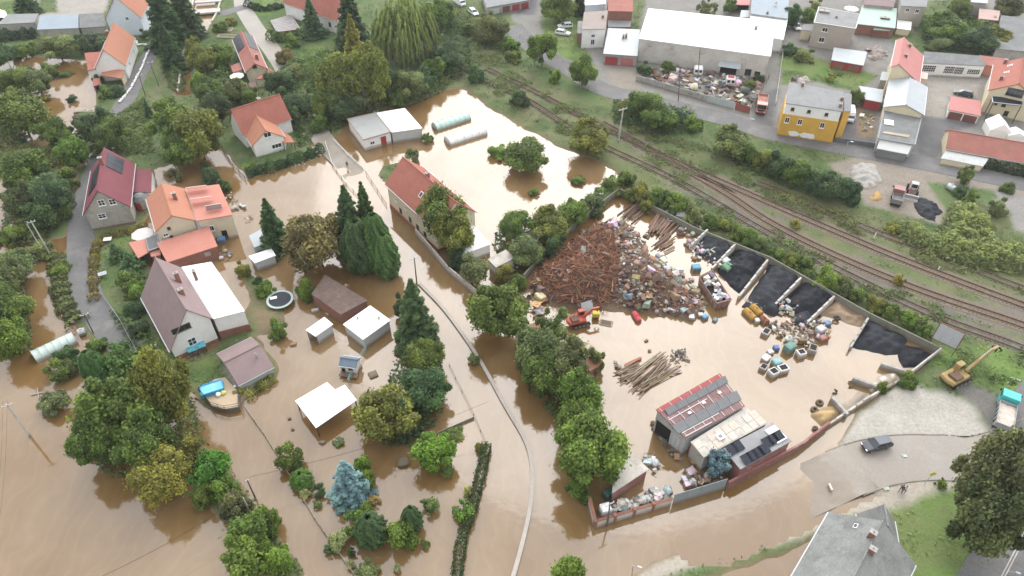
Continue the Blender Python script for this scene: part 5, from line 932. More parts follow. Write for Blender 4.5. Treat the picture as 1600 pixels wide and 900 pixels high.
e, Q, R_ = shed('yard_annexe', 'long dirty beige flat roof along the workshop hall', [(1079,690.5), (1165.5,636), (1199,661), (1099.7,714.7)], [4.0, 4.0, 3.8, 3.8], roof=BEIGER, wall=WALLG, cat='annexe', base=-.5)
for k in range(9):
    for j in range(2):
        if (k * 7 + j * 3) % 5 == 0: continue
        u0, u1 = k / 9, (k + 1) / 9; v0, v1 = j * .45 + .05, j * .45 + .48; mb = MB()
        q = [Q[0] + Dx * 0 + (Q[1] - Q[0]) * u + (Q[3] - Q[0]) * v + Vector((0, 0, z)) for z in (.0, .035 + .012 * ((k + j) % 3)) for u, v in ((u0 + .004, v0), (u1 - .004, v0), (u1 - .004, v1), (u0 + .004, v1))]
        mb.add(q, [(4, 5, 6, 7), (0, 1, 5, 4), (1, 2, 6, 5), (2, 3, 7, 6), (3, 0, 4, 7)]); mb.build('roof_sheet', mat('beige_sheet%d' % (k % 3), (.50 + .03 * (k % 3), .47, .40 + .02 * (k % 2)), .85, .2, .8, 5, grime=(.33, .27, .22, .65), gs=.9), R_)
mb = MB(); q = Q[0] * .4 + Q[1] * .35 + Q[3] * .25; q = q + (Q[3] - Q[0]) * .25; mb.box(q + Vector((0, 0, .2)), (1.1, 1.0, .3)); o = mb.build('skylight', WHITE, R_); mb = MB(); mb.box(q + Vector((0, 0, .36)), (.6, .5, .04)); mb.build('pane', GREYR, o)
e, Q, R_ = shed('yard_office', 'grey flat-roofed yard building with three solar rows and a red street wall', [(1130,700.7), (1207,660), (1237,689), (1156.9,733.4)], 3.8, roof=mat('grey_bitumen', (.255, .255, .26), .8, .12, .4, 5, grime=(.33, .33, .32, .5), gs=.4), wall=REDW, cat='yard building', base=-.5)
for u0, v0, n in ((.03, .70, 2), (.12, .12, 4), (.58, .30, 3)):
    for k in range(n):
        c = Q[0] + (Q[1] - Q[0]) * (u0 + .11 * k + .06) + (Q[3] - Q[0]) * (v0 + .07); M = Matrix.Rotation(rad(14), 3, 'X'); mb = MB(); mb.box(c + Vector((0, 0, .35)), (1.55, 1.5, .05), M=M); mb.build('solar_panel', PANEL, R_)
mb = MB(); c = Q[0] + (Q[1] - Q[0]) * .86 + (Q[3] - Q[0]) * .5; mb.box(c + Vector((0, 0, .12)), (1.9, 2.6, .2)); mb.build('roof_cover', WHITE, R_)
shed('yard_shed', 'pale-roofed shed with red side at the yard corner under the largest tree', [(962,707), (986,705.5), (1014,733), (956,771)], 2.8, roof=BEIGER, wall=REDW, base=-.5)
shed('yard_roof', 'reddish flat roof half hidden by the grey-green trees', [(902,565), (925,548), (944,566), (922,580)], 2.4, roof=mat('terracotta_felt', (.33, .16, .11), .9, .25, .6, 5), wall=REDW, cat='shed')
shed('yard_roof', 'small reddish roof left of the red excavator under trees', [(826,508), (842,500), (848,514), (830,522)], 3.0, roof=mat('terracotta_felt', (.33, .16, .11)), wall=REDW, cat='shed')
# ---------- lower right
house('house', 'grey slate-roofed house at the bottom right', (1295,800), (1237,900), (1432,880), 4.4, hr=8.6, Lm=16, roof=SLATE, wall=WALLG, chims=[(.18, .47, 1.1), (.3, .54, .9)], sky=[(.1, .3, .7, .5)], ov=.5)
house('house_wing', 'short grey slate back wing of the bottom right house', (1404,848), (1398,814), (1340,814), 4.0, ridge=(1372,822), roof=SLATE, wall=WALLG, cat='house wing')
# ---------- upper right
e, Q, R_ = shed('warehouse', 'large warehouse with brilliant white roof above the junk yard', [(1012.9,12.9), (1212,33.3), (1204.4,87.8), (998.2,60)], [9.0, 9.0, 6.9, 6.9], roof=WROOF2, wall=mat('stained_warehouse_wall', (.52, .50, .46), .9, .15, .4, 4, grime=(.35, .31, .27, .7), gs=.3), cat='warehouse', chims=[(.86, .7, .7, GREYR, .7, .7)], doors=[(0, .72, 4.2, 3.0, DARK)], wins=[(0, .09, 5.6, .9, .9, {'frame': CONC, 'glass': PALEW}), (0, .26, 5.6, .9, .9, {'frame': CONC, 'glass': PALEW}), (0, .49, 5.4, .9, .9, {'frame': CONC, 'glass': PALEW}), (0, .87, 1.7, 1.6, 1.8, {'frame': FRAMED}), (0, .94, 1.7, 1.4, 1.2, {'frame': FRAMED})])
mb = MB(); a, b = Q[0], Q[1]; d = (b - a).normalized(); n_ = Vector((d.y, -d.x, 0)); c = a + d * ((b - a).length * .72)
mb.add([c - d * 2.9 + Vector((0, 0, 3.9 - a.z)) , c + d * 2.9 + Vector((0, 0, 3.9 - a.z)), c + d * 2.9 + n_ * 2.2 + Vector((0, 0, 3.3 - a.z)), c - d * 2.9 + n_ * 2.2 + Vector((0, 0, 3.3 - a.z))], [(3, 2, 1, 0)]); mb.add([Vector(v) - Vector((0, 0, .08)) for v in mb.v], [(0, 1, 2, 3)]); mb.build('door_canopy', GREYM, e)
shed('shed', 'white roofed building adjoining the right end of the white warehouse', [(1173,22), (1231,30), (1224,62), (1170,52)], [4.8, 4.8, 4.2, 4.2], roof=WROOF2, wall=WALLW, cat='building')
shed('shed', 'blue-grey roofed building above the white roofs at the top', [(1175,-12), (1233,-5), (1231,29), (1173,21)], [6.2, 6.2, 5.4, 5.4], roof=BLUEG, wall=WALLG, cat='building', chims=[(.65, .5, .8, WHITE, .7, .5), (.45, .1, .6)])
shed('shed', 'small pink-roofed open shed at the top edge', [(1145,-6), (1172,-5), (1171,8), (1144,7)], 2.8, roof=PINKR, wall=BRICK, open_sides=(0,))
shed('shed', 'small grey shed roof beside the pink-roofed shed', [(1158,16), (1173,16), (1172,27), (1156,27)], 2.6, roof=GREYM, wall=WALLG)
shed('house', 'white narrow house with a brown roof left of the grey double garage', [(912.5,18.7), (950,16.2), (946,45), (909,46)], [6.6, 6.6, 6.0, 6.0], roof=mat('taupe_roof', (.30, .255, .23), .85, .15, .4, 5), wall=WALLW, cat='house', wins=[(0, .5, 4.0, 1.1, .9), (0, .5, 2.2, 1.1, 1.6)], chims=[(.82, .6, .8)])
shed('lean_to', 'small grey lean-to on the left of the white narrow house', [(903,33), (911,33), (909,52), (902,52)], [3.6, 3.8, 3.8, 3.6], roof=GREYR, wall=REDW, cat='lean-to')
shed('garage', 'grey-roofed double garage with faded red doors', [(950,43.7), (1000,46), (996,87.5), (942.5,83.7)], [4.2, 4.2, 3.5, 3.5], roof=GREYM, wall=WALLG, cat='garage', doors=[(0, .25, 3.4, 2.6, REDD), (0, .72, 3.4, 2.6, mat('faded_red_door', (.42, .15, .15), .7, .2))], chims=[(.52, .62, .9), (.6, .66, .9)])
shed('brick_building', 'brick building with a patched red roof behind the white narrow house', [(950,-14), (989,-13), (989,18), (950,17)], [7, 7, 6, 6], roof=TILE_M, wall=BRICK, cat='building')
shed('lean_to', 'low patched brick annexe above the grey double garage', [(950,24), (988,22), (985,42), (950,42)], [3.4, 3.4, 3.0, 3.0], roof=GREYR, wall=BRICK, cat='annexe')
shed('building', 'pale blue-grey building at the top edge beside the dark narrow tree', [(914,-14), (946,-14), (946,6), (914,8)], 5, roof=WROOF, wall=WALLB, cat='building')
e, Q, R_ = shed('apartment_building', 'mustard and white building with a grey roof at the street', [(1233,128), (1318,143.5), (1316.7,174), (1227.5,161)], [9.2, 9.2, 8.6, 8.6], roof=GREYR, wall=WALLW, cat='building', wins=[(0, .14, 7.3, .75, .8, {'frame': FRAMED}), (0, .44, 7.3, .75, .8, {'frame': FRAMED}), (0, .76, 7.2, .75, .8, {'frame': FRAMED})], chims=[(.25, .92, .8), (.95, .2, .8), (.97, .55, .8)])
mb = MB(); a, b, c2, d2 = [Vector((q.x, q.y, 0)) for q in (Q[0], Q[1], Q[2], Q[3])]; cc = (a + b + c2 + d2) / 4; ex = .995
f = [cc + (v - cc) * ex for v in (a, b, c2, d2)]; mb.add([v + Vector((0, 0, -.9)) for v in f] + [v + Vector((0, 0, 5.9)) for v in f], [(0, 1, 5, 4), (1, 2, 6, 5), (3, 0, 4, 7), (4, 5, 6, 7), (2, 3, 7, 6)]); lo = mb.build('mustard_lower_wall', mat('mustard_peeling', (.62, .36, .065), .85, .1, .4, 4, grime=(.45, .30, .13, .5), gs=.5), e)
for uu in (.11, .34, .74): window(lo, f[0], f[1], uu, 4.5, 1.0, 1.4)
for u0, ww in ((.30, 3.0), (.55, 4.0)):
    rr = random.Random(int(u0 * 100)); mb = MB(); d = (f[1] - f[0]).normalized(); n_ = Vector((d.y, -d.x, 0)); L_ = (f[1] - f[0]).length
    pts = [(math.cos(6.283 * k / 12) * ww / 2 * rr.uniform(.7, 1.1), math.sin(6.283 * k / 12) * .75 * rr.uniform(.7, 1.15) + 1.3) for k in range(12)]
    mb.add([f[0] + d * (L_ * u0 + p) + n_ * .02 + Vector((0, 0, q)) for p, q in pts], [tuple(range(12))]); mb.build('peeled_render_patch', WALLW, lo)
shed('annexe', 'grey annexe on the right side of the mustard building', [(1318,145), (1331,147), (1330,174), (1319,174)], [8.2, 7.6, 7.2, 7.8], roof=GREYR, wall=WALLY, cat='annexe')
shed('shed', 'small pale roof with red door between mustard building and parked white van', [(1317,170), (1327,170), (1325,188), (1312,184)], 3.2, roof=GREYM, wall=REDD)
shed('house', 'cement-grey block house with flat roof and red roof box', [(1279.5,10.6), (1343.7,22.8), (1337,44.7), (1272,35)], 7.4, roof=GREYR, wall=WALLT, cat='house', rim=WALLW, wins=[(0, .30, 5.8, 1.5, 1.2), (0, .29, 2.9, 1.5, 1.4)], chims=[(.16, .7, .5, REDW, 2.6, 1.2), (.48, .5, .6, GREYR)])
shed('annexe', 'low grey-roofed yellowish annexe left of the cement-grey house', [(1255,38), (1270,38), (1268,48), (1252,47)], 3.4, roof=GREYR, wall=WALLL, cat='annexe')
shed('garage', 'red brick garage with blue-grey roof on the lawn', [(1303,74), (1355,81), (1349.4,102.4), (1299,93.5)], [3.2, 3.2, 2.7, 2.7], roof=GREYM, wall=REDD, cat='garage', doors=[(0, .25, 2.6, 2.1, BRICK), (0, .75, 2.6, 2.1, BRICK)])
shed('workshop', 'pale green roofed workshop behind the cement-grey house', [(1347,8), (1402,13), (1399,44), (1339,37)], [4.2, 4.2, 3.6, 3.6], roof=GREENM, wall=BRICK, cat='workshop', chims=[(.7, .4, .4, MAUVED, 2.5, 1)])
shed('lean_to', 'lower pale green lean-to in front of the green workshop', [(1368,30), (1393,32), (1390,48), (1365,46)], [3.3, 3.3, 2.8, 2.8], roof=GREENM, wall=WOOD, cat='lean-to', open_sides=(0,))
shed('house', 'mauve-roofed house at the top edge above the green workshop', [(1350,-18), (1398,-15), (1396,11), (1350,7)], [6, 6, 5, 5], roof=MAUVE, wall=WALLG, cat='house')
shed('shed', 'white-roofed small shed right of the green workshop', [(1402,31), (1425,34), (1423,47), (1401,44)], 2.4, roof=WROOF2, wall=WALLL)
shed('house', 'grey house with dark lower floor at the top edge', [(1405,-20), (1452,-17), (1448,11), (1408,9)], 6.6, roof=GREYR, wall=WALLT, cat='house', wins=[(0, .3, 5.4, 1.1, 1.1), (0, .7, 5.2, 1.1, 1.1)])
shed('building', 'long grey roof at the top right edge', [(1500,-16), (1545,-14), (1543,5), (1500,2)], 4.5, roof=GREYM, wall=WALLG, cat='building')
shed('shed', 'pinkish flat roof shed at the top right', [(1530,13), (1563,17), (1560,32), (1529,29)], 3.2, roof=mat('pink_felt', (.42, .30, .27), .8, .15), wall=BRICK)
shed('building', 'wide dark grey roof at the right edge', [(1564,24), (1640,30), (1640,84), (1556,76)], 3.6, roof=DGREY, wall=WALLG, cat='building')
house('house', 'pale yellow house with a single pinkish red roof slope', (1437,130.7), (1443,86.7), (1388,124), 5.6, hr=9.4, heb=8.4, rf=.80, roof=PINKR, wall=WALLL, chims=[(.85, .55, .7), (.42, .62, .6)], wins=[('L', .68, 5.6, .8, .4, {'frame': FRAMED})])
house('house_wing', 'lower yellow wing with grey gabled sheet roof in front of the pinkish roof', (1444,179.6), (1449,135.6), (1381.5,165), 5.2, ridge=(1416,163.7), roof=GREYM, wall=WALLL, cat='house wing')
e, Q, R_ = shed('workshop', 'grey flat-roofed workshop facing the street with a sloping awning', [(1382,170), (1440,183), (1429.7,226), (1372,216)], [4.2, 4.2, 4.0, 4.0], roof=DGREY, wall=PALEW, cat='workshop', rim=GREYM)
mb = MB(); mb.box(Q[0] * .25 + Q[3] * .55 + Q[1] * .2 + Vector((0, 0, .14)), (2.0, 2.4, .08)); mb.build('white_board', WHITE, R_)
for k in range(4): mb = MB(); c = Q[0] * (.62 - k * .02) + Q[1] * .2 + Q[3] * .18 + (Q[1] - Q[0]) * .25 + Vector((0, k * .18, .12 + .05 * k)); mb.box(c, (5.5, .14, .1), .02 * k); mb.build('timber', mat('pale_timber', (.55, .47, .34), .8, .15), R_)
shed('awning', 'pale slanted awning of the grey street workshop', [(1374.7,218), (1425,227.5), (1418.7,241), (1370,231.5)], [3.6, 3.6, 2.6, 2.6], roof=mat('awning_sheet', (.58, .58, .56), .7, .1), wall=DGREY, cat='awning')
shed('carport', 'pale grey carport roof with a dark red store beside the grey gabled wing', [(1342,134), (1381,140), (1378,160), (1352,155)], [3.3, 3.3, 2.9, 2.9], roof=GREYM, wall=REDD, cat='carport', open_sides=(1,))
shed('lean_to', 'small grey lean-to left of the pale yellow house', [(1378,112), (1390,112), (1388,126), (1375,125)], 3.4, roof=GREYM, wall=WALLG, cat='lean-to')
WG = {'panes': 6, 'rows': 3, 'sill': False}
shed('garage_row', 'white garages with large dark grid windows', [(1444,80), (1531,87), (1541,103), (1441,98)], [4.4, 4.4, 3.8, 3.8], roof=DGREY, wall=WALLW, cat='garages', wins=[(0, .13, 2.3, 3.4, 1.8, WG), (0, .46, 2.2, 2.6, 2.0, WG), (0, .62, 2.1, 2.4, 2.0, WG), (0, .86, 2.0, 3.2, 1.4, WG)])
shed('annexe', 'salmon walled low roof behind the orange house', [(1530,86), (1570,91), (1568,108), (1537,100)], [3.8, 3.8, 3.4, 3.4], roof=TILE_M, wall=SALMON, cat='annexe')
shed('kiosk', 'small pinkish white hut at the corner of the paved yard', [(1439,112), (1450,114), (1449,124), (1438,122)], 2.6, roof=mat('pale_pink', (.66, .50, .44), .7, .1), wall=mat('pale_pink2', (.70, .55, .48), .7, .1), cat='hut')
house('house', 'cream house with a big orange roof and glazed loft balcony at the right edge', (1622,158), (1626,116), (1543,146.6), 6.2, ridge=(1586,130.7), roof=TILE_R, wall=WALLL, wins=[('L', .52, 6.9, 3.6, 2.0, {'panes': 4, 'frame': FRAMED}), ('L', .42, 3.6, .9, 1.3, {'frame': FRAMED}), ('L', .25, 3.5, .7, 1.0, {'frame': FRAMED}), ('L', .55, 1.5, 1.0, 1.3, {'frame': FRAMED})], sky=[(.55, .74, .8, 1.1), (.8, .7, .8, 1.1)], chims=[(.3, .82, .9), (.95, .8, .9)])
e, Q, R_ = shed('balcony', 'dark balcony with white chairs on the cream house', [(1550,150), (1597,154), (1598,165), (1551,160)], 5.2, roof=DARK, wall=WALLL, cat='balcony', open_sides=(0, 1, 2, 3), rim=STEEL)
shed('garage', 'pinkish roofed double garage with dark brown doors', [(1486,150), (1533.6,157.6), (1532.4,181), (1482,171)], [3.2, 3.2, 2.7, 2.7], roof=PINKR, wall=WALLW, cat='garage', doors=[(0, .26, 2.9, 2.2, BROWND), (0, .74, 2.9, 2.2, BROWND)])
house('long_shed', 'long low building with a weathered red roof along the street', (1478,232.5), (1640,262), None, 3.0, W=8.5, ridge=(1481,203), roof=TILE_M, wall=WALLL, cat='long shed')
e, Q, R_ = shed('awning', 'pale sheet awning on the street side of the long red roof', [(1478,235), (1545,248), (1536,260), (1470,247)], [2.6, 2.6, 1.9, 1.9], roof=mat('pale_sheet', (.50, .51, .49), .8, .15, .4, 4, grime=(.36, .36, .34, .6)), wall=WALLL, cat='awning')
def tent(label, p, w, l, h, hr, rz):
    c = G(*p); e = empty('party_tent', label, 'tent', c, rz); mb = MB()
    mb.prism([(-w / 2, h), (w / 2, h), (0, hr)], -l / 2, l / 2, 'y'); mb.build('roof', WROOF2, e); mb = MB(); mb.box((0, 0, h / 2), (w * .96, l * .96, h)); mb.build('side_sheet', WHITE, e)
tent('white gabled party tent beside the long red roof', (1552,212), 4.6, 4.8, 2.6, 4.4, rad(-12)); tent('white low tent right of the gabled party tent', (1581,220), 4.0, 3.0, 2.0, 2.9, rad(-12))
shed('garage_row', 'garages with red doors at the top edge by the white van', [(752,-14), (830,-20), (828,0), (760,12)], [3.2, 3.2, 2.9, 2.9], roof=GREYR, wall=CONC, cat='garages', doors=[(0, .2, 2.4, 2.2, PALEW), (0, .45, 2.4, 2.2, BROWND), (0, .68, 2.4, 2.2, REDD), (0, .9, 2.4, 2.2, REDD)])
shed('ruin', 'grey roofless ruin behind the hedge by the upper road', [(422,32), (455,22), (470,45), (432,50)], 1.2, roof=mat('rubble', (.33, .31, .30), .95, .35, 1.2, 6, grime=(.14, .12, .1, .7)), wall=BRICK, cat='ruin')
# ================================================================== WALLS, FENCES, POLES
def wall_run(name, label, cat, pts, h, th, m, seg=None, z0=-.9, cap=None, pillars=None, part='panel', jitter=0.0, lean=0.0, grp=None, seed=1):
    W_ = [G(x, y, max(0, z0 + .9) * 0) for x, y in pts]; o = W_[0]; e = empty(name, label, cat, (o.x, o.y, 0), group=grp); rr = random.Random(seed)
    hs = h if isinstance(h, (list, tuple)) else [h] * len(pts)
    for i in range(len(W_) - 1):
        a, b = W_[i] - o, W_[i + 1] - o; d = b - a; L = d.length; an = math.atan2(d.y, d.x); n = max(1, round(L / seg)) if seg else 1
        for k in range(n):
            c = a + d * ((k + .5) / n); hh = hs[i] + (hs[i + 1] - hs[i]) * (k + .5) / n + rr.uniform(-jitter, jitter)
            M = Matrix.Rotation(rr.uniform(-lean, lean), 3, 'X')
            mb = MB(); mb.cbox((0, 0, 0), (L / n - (.03 if seg else -.0), th, hh - z0), .03, M=M); p = mb.build(part, m if not isinstance(m, list) else m[rr.randrange(len(m))], e, loc=(c.x, c.y, (hh + z0) / 2), rz=an)
            if cap: q = MB(); q.box((0, 0, (hh - z0) / 2 + .04), (L / n + .02, th + .14, .08)); q.build('coping', cap, p)
            if pillars: q = MB(); q.box((c.x - d.x / n / 2, c.y - d.y / n / 2, (hh + .25 + z0) / 2), (.4, th + .2, hh + .25 - z0), an); q.build('pillar', pillars, e)
    return e
def fence(label, pts, h, step=2.6, rails=2, m=None, mesh=False, z0=0.0, name='fence', r=.035):
    m = m or STEEL; ln = [G(x, y, z0) for x, y in pts]; o = ln[0]; e = empty(name, label, 'fence', o)
    for i in range(len(ln) - 1):
        a, b = ln[i] - o, ln[i + 1] - o; L = (b - a).length; n = max(1, int(L / step))
        for k in range(n + (i == len(ln) - 2)):
            c = a + (b - a) * k / n; mb = MB(); mb.box((c.x, c.y, h / 2 - .3), (r * 2.2, r * 2.2, h + .6)); mb.build('post', m, e)
        for k in range(rails): mb = MB(); z = Vector((0, 0, h * (k + 1) / rails - .04)); mb.tube([a + z, b + z], r, 4); mb.build('rail', m, e)
        if mesh:
            d = (b - a).normalized(); nn = max(2, int(L / .5)); mb = MB()
            for k in range(nn): c = a + (b - a) * k / nn; mb.tube([c, c + d * .5 + Vector((0, 0, h))], .012, 3, False); mb.tube([c + Vector((0, 0, h)), c + d * .5], .012, 3, False)
            mb.build('wire_mesh', m, e)
    return e
def pole(label, top, base, m=None, r=.13, arm=1.4, name='utility_pole', cat='pole', lamp=False, z0=0.0, strut=None):
    b = G(*base, z0); h = max(3.0, height_of(b, top[1])); t = G(*top, h); lean = (t - Vector((b.x, b.y, h))); lean.z = 0
    if lean.length > .15 * h: lean = lean.normalized() * .15 * h
    m = m or CONC2; e = empty(name, label, cat, b); T_ = Vector((lean.x, lean.y, h - z0)); mb = MB(); mb.tube([(0, 0, -.8), T_ * .5, T_], [r * 1.25, r, r * .75], 6); mb.build('mast', m, e)
    if arm: 
        q = MB(); q.box(T_ - Vector((0, 0, .3)), (arm, .1, .1), .5); a = q.build('crossarm', STEEL, e)
        for k in (-1, 0, 1): i = MB(); i.tube([T_ + Vector((k * arm * .42 * math.cos(.5), k * arm * .42 * math.sin(.5), -.25)), T_ + Vector((k * arm * .42 * math.cos(.5), k * arm * .42 * math.sin(.5), .02))], .05, 5); i.build('insulator', WHITE, a)
    if lamp: q = MB(); q.tube([T_, T_ + Vector((.5, -.2, .25))], .04, 4); q.cbox(T_ + Vector((.75, -.3, .28)), (.6, .26, .14), .04, -.38); q.build('lamp_head', STEEL, e)
    if strut: s_ = G(*strut, z0) - b; mb = MB(); mb.tube([s_ - Vector((0, 0, .5)), T_ * .92], [r, r * .7], 5); mb.build('strut', m, e)
    return e
wall_run('garden_wall', 'pale concrete garden wall along the flooded road after the cream house', 'wall', [(650,366), (700,425), (744,462)], 1.5, .3, CONC2, seg=3.2)
PW = [(655,444),(690,480),(722,522),(752,568),(790,636),(820,688),(831,730),(829,790),(814,858),(800,908)]
ln = smooth([G(*p) for p in PW], 5); o = ln[0]; e = empty('kerb_wall', 'long narrow pale wall top curving through the flood', 'wall', o); mb = MB()
for off0, off1, z in ((.28, -.28, .34),): strip(mb, [v - o for v in ln], off0, off1, z)
n = len(ln); vs = list(mb.v); mb.add([(v[0], v[1], -.8) for v in vs], []); B0 = 2 * n
for i in range(n - 1): mb.f += [(2 * i, 2 * i + 2, B0 + 2 * i + 2, B0 + 2 * i), (2 * i + 1, B0 + 2 * i + 1, B0 + 2 * i + 3, 2 * i + 3)]; mb.mi += [0, 0]
mb.build('wall_body', mat('pale_wall_top', (.40, .36, .32), .9, .15, .5, 4, mud=False), e)
wall_run('yard_wall', 'short concrete side wall at the corner of the yard under the largest tree', 'wall', [(916,772), (929,824)], 1.7, .3, CONC2, seg=2.6, cap=BRICK)
wall_run('yard_wall', 'white-stained concrete yard wall with brick pillars along the flooded street', 'wall', [(929,824), (1048,788)], 1.6, .28, CONC2, seg=3.0, pillars=BRICK, cap=BRICK)
wall_run('metal_fence', 'blue-grey sheet metal fence at the yard gate', 'fence', [(1050,788), (1132,763)], 2.5, .1, mat('blue_grey_metal', (.27, .31, .33), .5, .1, .5, 4, pat='x', ps=3, pamt=.12), seg=2.2)
wall_run('yard_wall', 'red painted yard wall along the flooded street', 'wall', [(1134,765), (1250,702), (1292,668)], [2.0, 1.7, 1.4], .35, REDW, seg=3.4)
wall_run('yard_wall', 'broken concrete and plank wall beside the pale gravel lot', 'wall', [(1293,667), (1345,633), (1418,590)], 1.1, .3, [CONC, CONC2, WOOD], seg=1.7, jitter=.25, lean=.05)
wall_run('yard_wall', 'pale concrete end wall of the yard by the sign board', 'wall', [(1420,588), (1466,552)], 1.4, .25, CONC2, seg=2.4)
wall_run('yard_back_wall', 'mossy concrete back wall of the scrapyard along the shrubs', 'wall', [(968,305), (1085,366), (1200,412), (1355,500), (1462,553)], 1.7, .25, mat('mossy_concrete', (.22, .215, .175), .95, .25, .6, 5, grime=(.09, .11, .05, .8), gs=.6), seg=3.0)
wall_run('yard_side_wall', 'dark side wall of the scrapyard under the trees by the rusty heap', 'wall', [(966,304), (905,352), (848,405), (818,440)], 1.7, .25, mat('mossy_concrete', 0), seg=3.0)
BAYS = [((1106,358),(1080,382)), ((1149,381),(1112,419)), ((1200,405),(1154,463)), ((1252,433),(1206,480)), ((1304,462),(1259,505)), ((1357,496),(1329,542))]
for i, (a, b) in enumerate(BAYS):
    A, B = G(*a, 1.9), G(*b, 1.1); d = B - A; d.z = 0; o = bpy.data.objects.new('bay_wall', None); link(o); o.location = (A.x, A.y, 0); o.rotation_euler = (0, 0, math.atan2(d.y, d.x)); L = d.length
    tag(o, ['pale leaning bay wall at the left end of the coal bays', 'pale bay wall between first and second coal heap', 'pale bay wall between second and third coal heap', 'pale bay wall between third and fourth coal heap', 'pale bay wall between the black coal and the brown sand', 'dark low bay wall between the brown sand and the grey grit'][i], 'bay wall', 'dividing walls of the coal bays')
    n = 5
    for k in range(n):
        h0 = 1.9 - .9 * k / n; mb = MB(); mb.cbox((L * (k + .5) / n, 0, h0 / 2 - .3), (L / n - .02, .34, h0 + .6), .04); mb.build('block', CONC2 if i < 5 else CONC, o)
for lab, p, rz in (('concrete block leaning in the lower right bay of the yard', (1348,603), .5), ('concrete block at the pale grit bay of the yard', (1392,580), .45), ('concrete slab edge at the tan sand heap', (1309,640), 1.2)):
    c = G(*p); e = empty('concrete_block', lab, 'concrete block', c, -rz); mb = MB(); mb.cbox((0, 0, .3), (3.6, .5, 1.7), .05); mb.build('block_body', CONC, e)
wall_run('yard_wall', 'grey concrete panel wall in front of the upper junk yard', 'wall', [(993,128), (1104,161)], 2.0, .2, CONC, seg=2.7, z0=0, jitter=.08)
wall_run('gate', 'pale steel gate of the upper junk yard', 'gate', [(1104,161.5), (1146,173)], 2.3, .1, mat('pale_steel_gate', (.42, .46, .46), .5, .12, .6, 4, pat='x', ps=2, pamt=.12), seg=3.2, z0=.3, part='gate_leaf')
wall_run('fence', 'rusty red sheet fence right of the pale steel gate', 'fence', [(1147,173), (1169,179)], 2.2, .1, mat('rust_red_sheet', (.30, .10, .08), .8, .3, .8, 5), seg=1.9, z0=.3)
fence('wooden rail fence on the right side of the upper junk yard', [(1170,178), (1200,124)], 1.6, m=WOOD, z0=.3, r=.07)
wall_run('fence', 'dark slatted yard fence right of the mustard building', 'fence', [(1302,223), (1366,233)], 1.5, .12, mat('dark_slats', (.13, .14, .15), .7, .2), seg=2.4, z0=.3)
wall_run('stream_wall', 'pale concrete wall along the stream channel', 'wall', [(304,0), (294,45), (286,95), (279,146)], .9, .5, CONC2, seg=4)
wall_run('stream_wall', 'right bank wall of the stream channel at the footbridge', 'wall', [(348,-6), (340,22), (332,36)], .8, .5, CONC2, seg=4)
wall_run('footbridge', 'concrete footbridge over the stream channel', 'footbridge', [(302,24), (345,20)], 1.0, 2.8, CONC2, z0=.5, part='deck')
wall_run('footbridge', 'second narrow concrete bridge at the top of the stream channel', 'footbridge', [(306,8), (347,5)], 1.0, 1.4, CONC2, z0=.6, part='deck')
fence('thin wire fence leaning in the flood along the lower garden', [(384,640), (413,680), (450,740), (492,812), (540,880), (565,915)], .9, mesh=True, z0=0)
fence('drowned wire fence between spruce row and pale wall', [(702,572), (722,612), (740,648), (762,700)], .55, mesh=False, rails=1)
wall_run('fence', 'low grey panel fence half drowned near the big spruce row', 'fence', [(672,684), (741,654)], .55, .08, GREYM, seg=2)
fence('white rail fence on the left side of the upper flooded road', [(509,226), (519,258), (541,288), (575,322)], .9, m=WHITE, r=.05)
fence('white rail fence on the right side of the upper flooded road', [(522,222), (545,246), (566,264)], .9, m=WHITE, r=.05)
fence('garden fence along the drive of the cream house', [(572,272), (590,300), (604,322)], .9, m=WOOD)
fence('railing between the lane and the mauve-roofed house', [(160,462), (190,505), (215,552), (235,585)], 1.1, mesh=True, z0=.35)
fence('turquoise netting fence between playhouse and grey shed', [(575,533), (572,550), (556,575), (545,600)], 1.3, m=mat('turquoise_net', (.25, .52, .52), .6, .2), rails=3, step=2)
fence('dark fence behind the dark hedge of the two-gable house', [(345,232), (365,262), (384,282)], 1.1, m=DARK, rails=3)
fence('fence around the lawn at the top behind the white cars', [(812,60), (835,72), (870,92), (900,108)], 1.1, m=WOOD, z0=.35)
fence('wooden fence along the lane beside the warehouse end', [(1222,88), (1216,130), (1211,165)], 1.2, m=CONC2, z0=.35, rails=2, r=.06)
# poles
WP = mat('pole_wood', (.13, .10, .085), .9, .25, 2, 9)
pole('concrete utility pole on the drowned bank left of the burgundy house', (57,240), (77,278)); pole('leaning concrete pole between bushes at the left edge', (48,345), (81,401)); pole('second thin pole touching the leaning concrete pole at the left', (42,350), (70,398), arm=0, r=.08)
pole('thin wooden pole left of the blue-green tree by the burgundy house', (49,252), (63,281), WP, arm=0, r=.07)
pole('pale concrete pole alone in the open water at the lower left', (10,632), (47,682), r=.17); pole('dark wooden pole at the lane bend by the old greenhouse', (131,490), (147,523), WP, r=.1); pole('dark wooden pole in the flood in front of the cypresses', (647,402), (652,450), WP, r=.12)
pole('pale short pole on the narrow bank', (380,778), (394,806), r=.1, arm=0); pole('rusty dark pole at the shore of the narrow bank', (386,750), (399,778), WP, r=.1, arm=.4); pole('dark wooden pole at the yard corner wall', (953,786), (949,822), WP, r=.11)
pole('concrete utility pole with crossarm among the bushes beside the tracks', (974,169), (966,222), z0=.35, r=.2, arm=2.2); pole('tall thin pole rising in front of the warehouse wall', (1094,75), (1090,128), WP, z0=.35, arm=0, r=.1); pole('second thin pole in the upper junk yard', (1063,104), (1060,158), WP, z0=.35, arm=0, r=.1)
pole('A-shaped wooden pole behind the flat-roofed shed', (561,112), (578,175), WP, z0=.35, strut=(570,176)); pole('straight wooden pole beside the A-shaped pole', (587,138), (588,176), WP, z0=.35, r=.1)
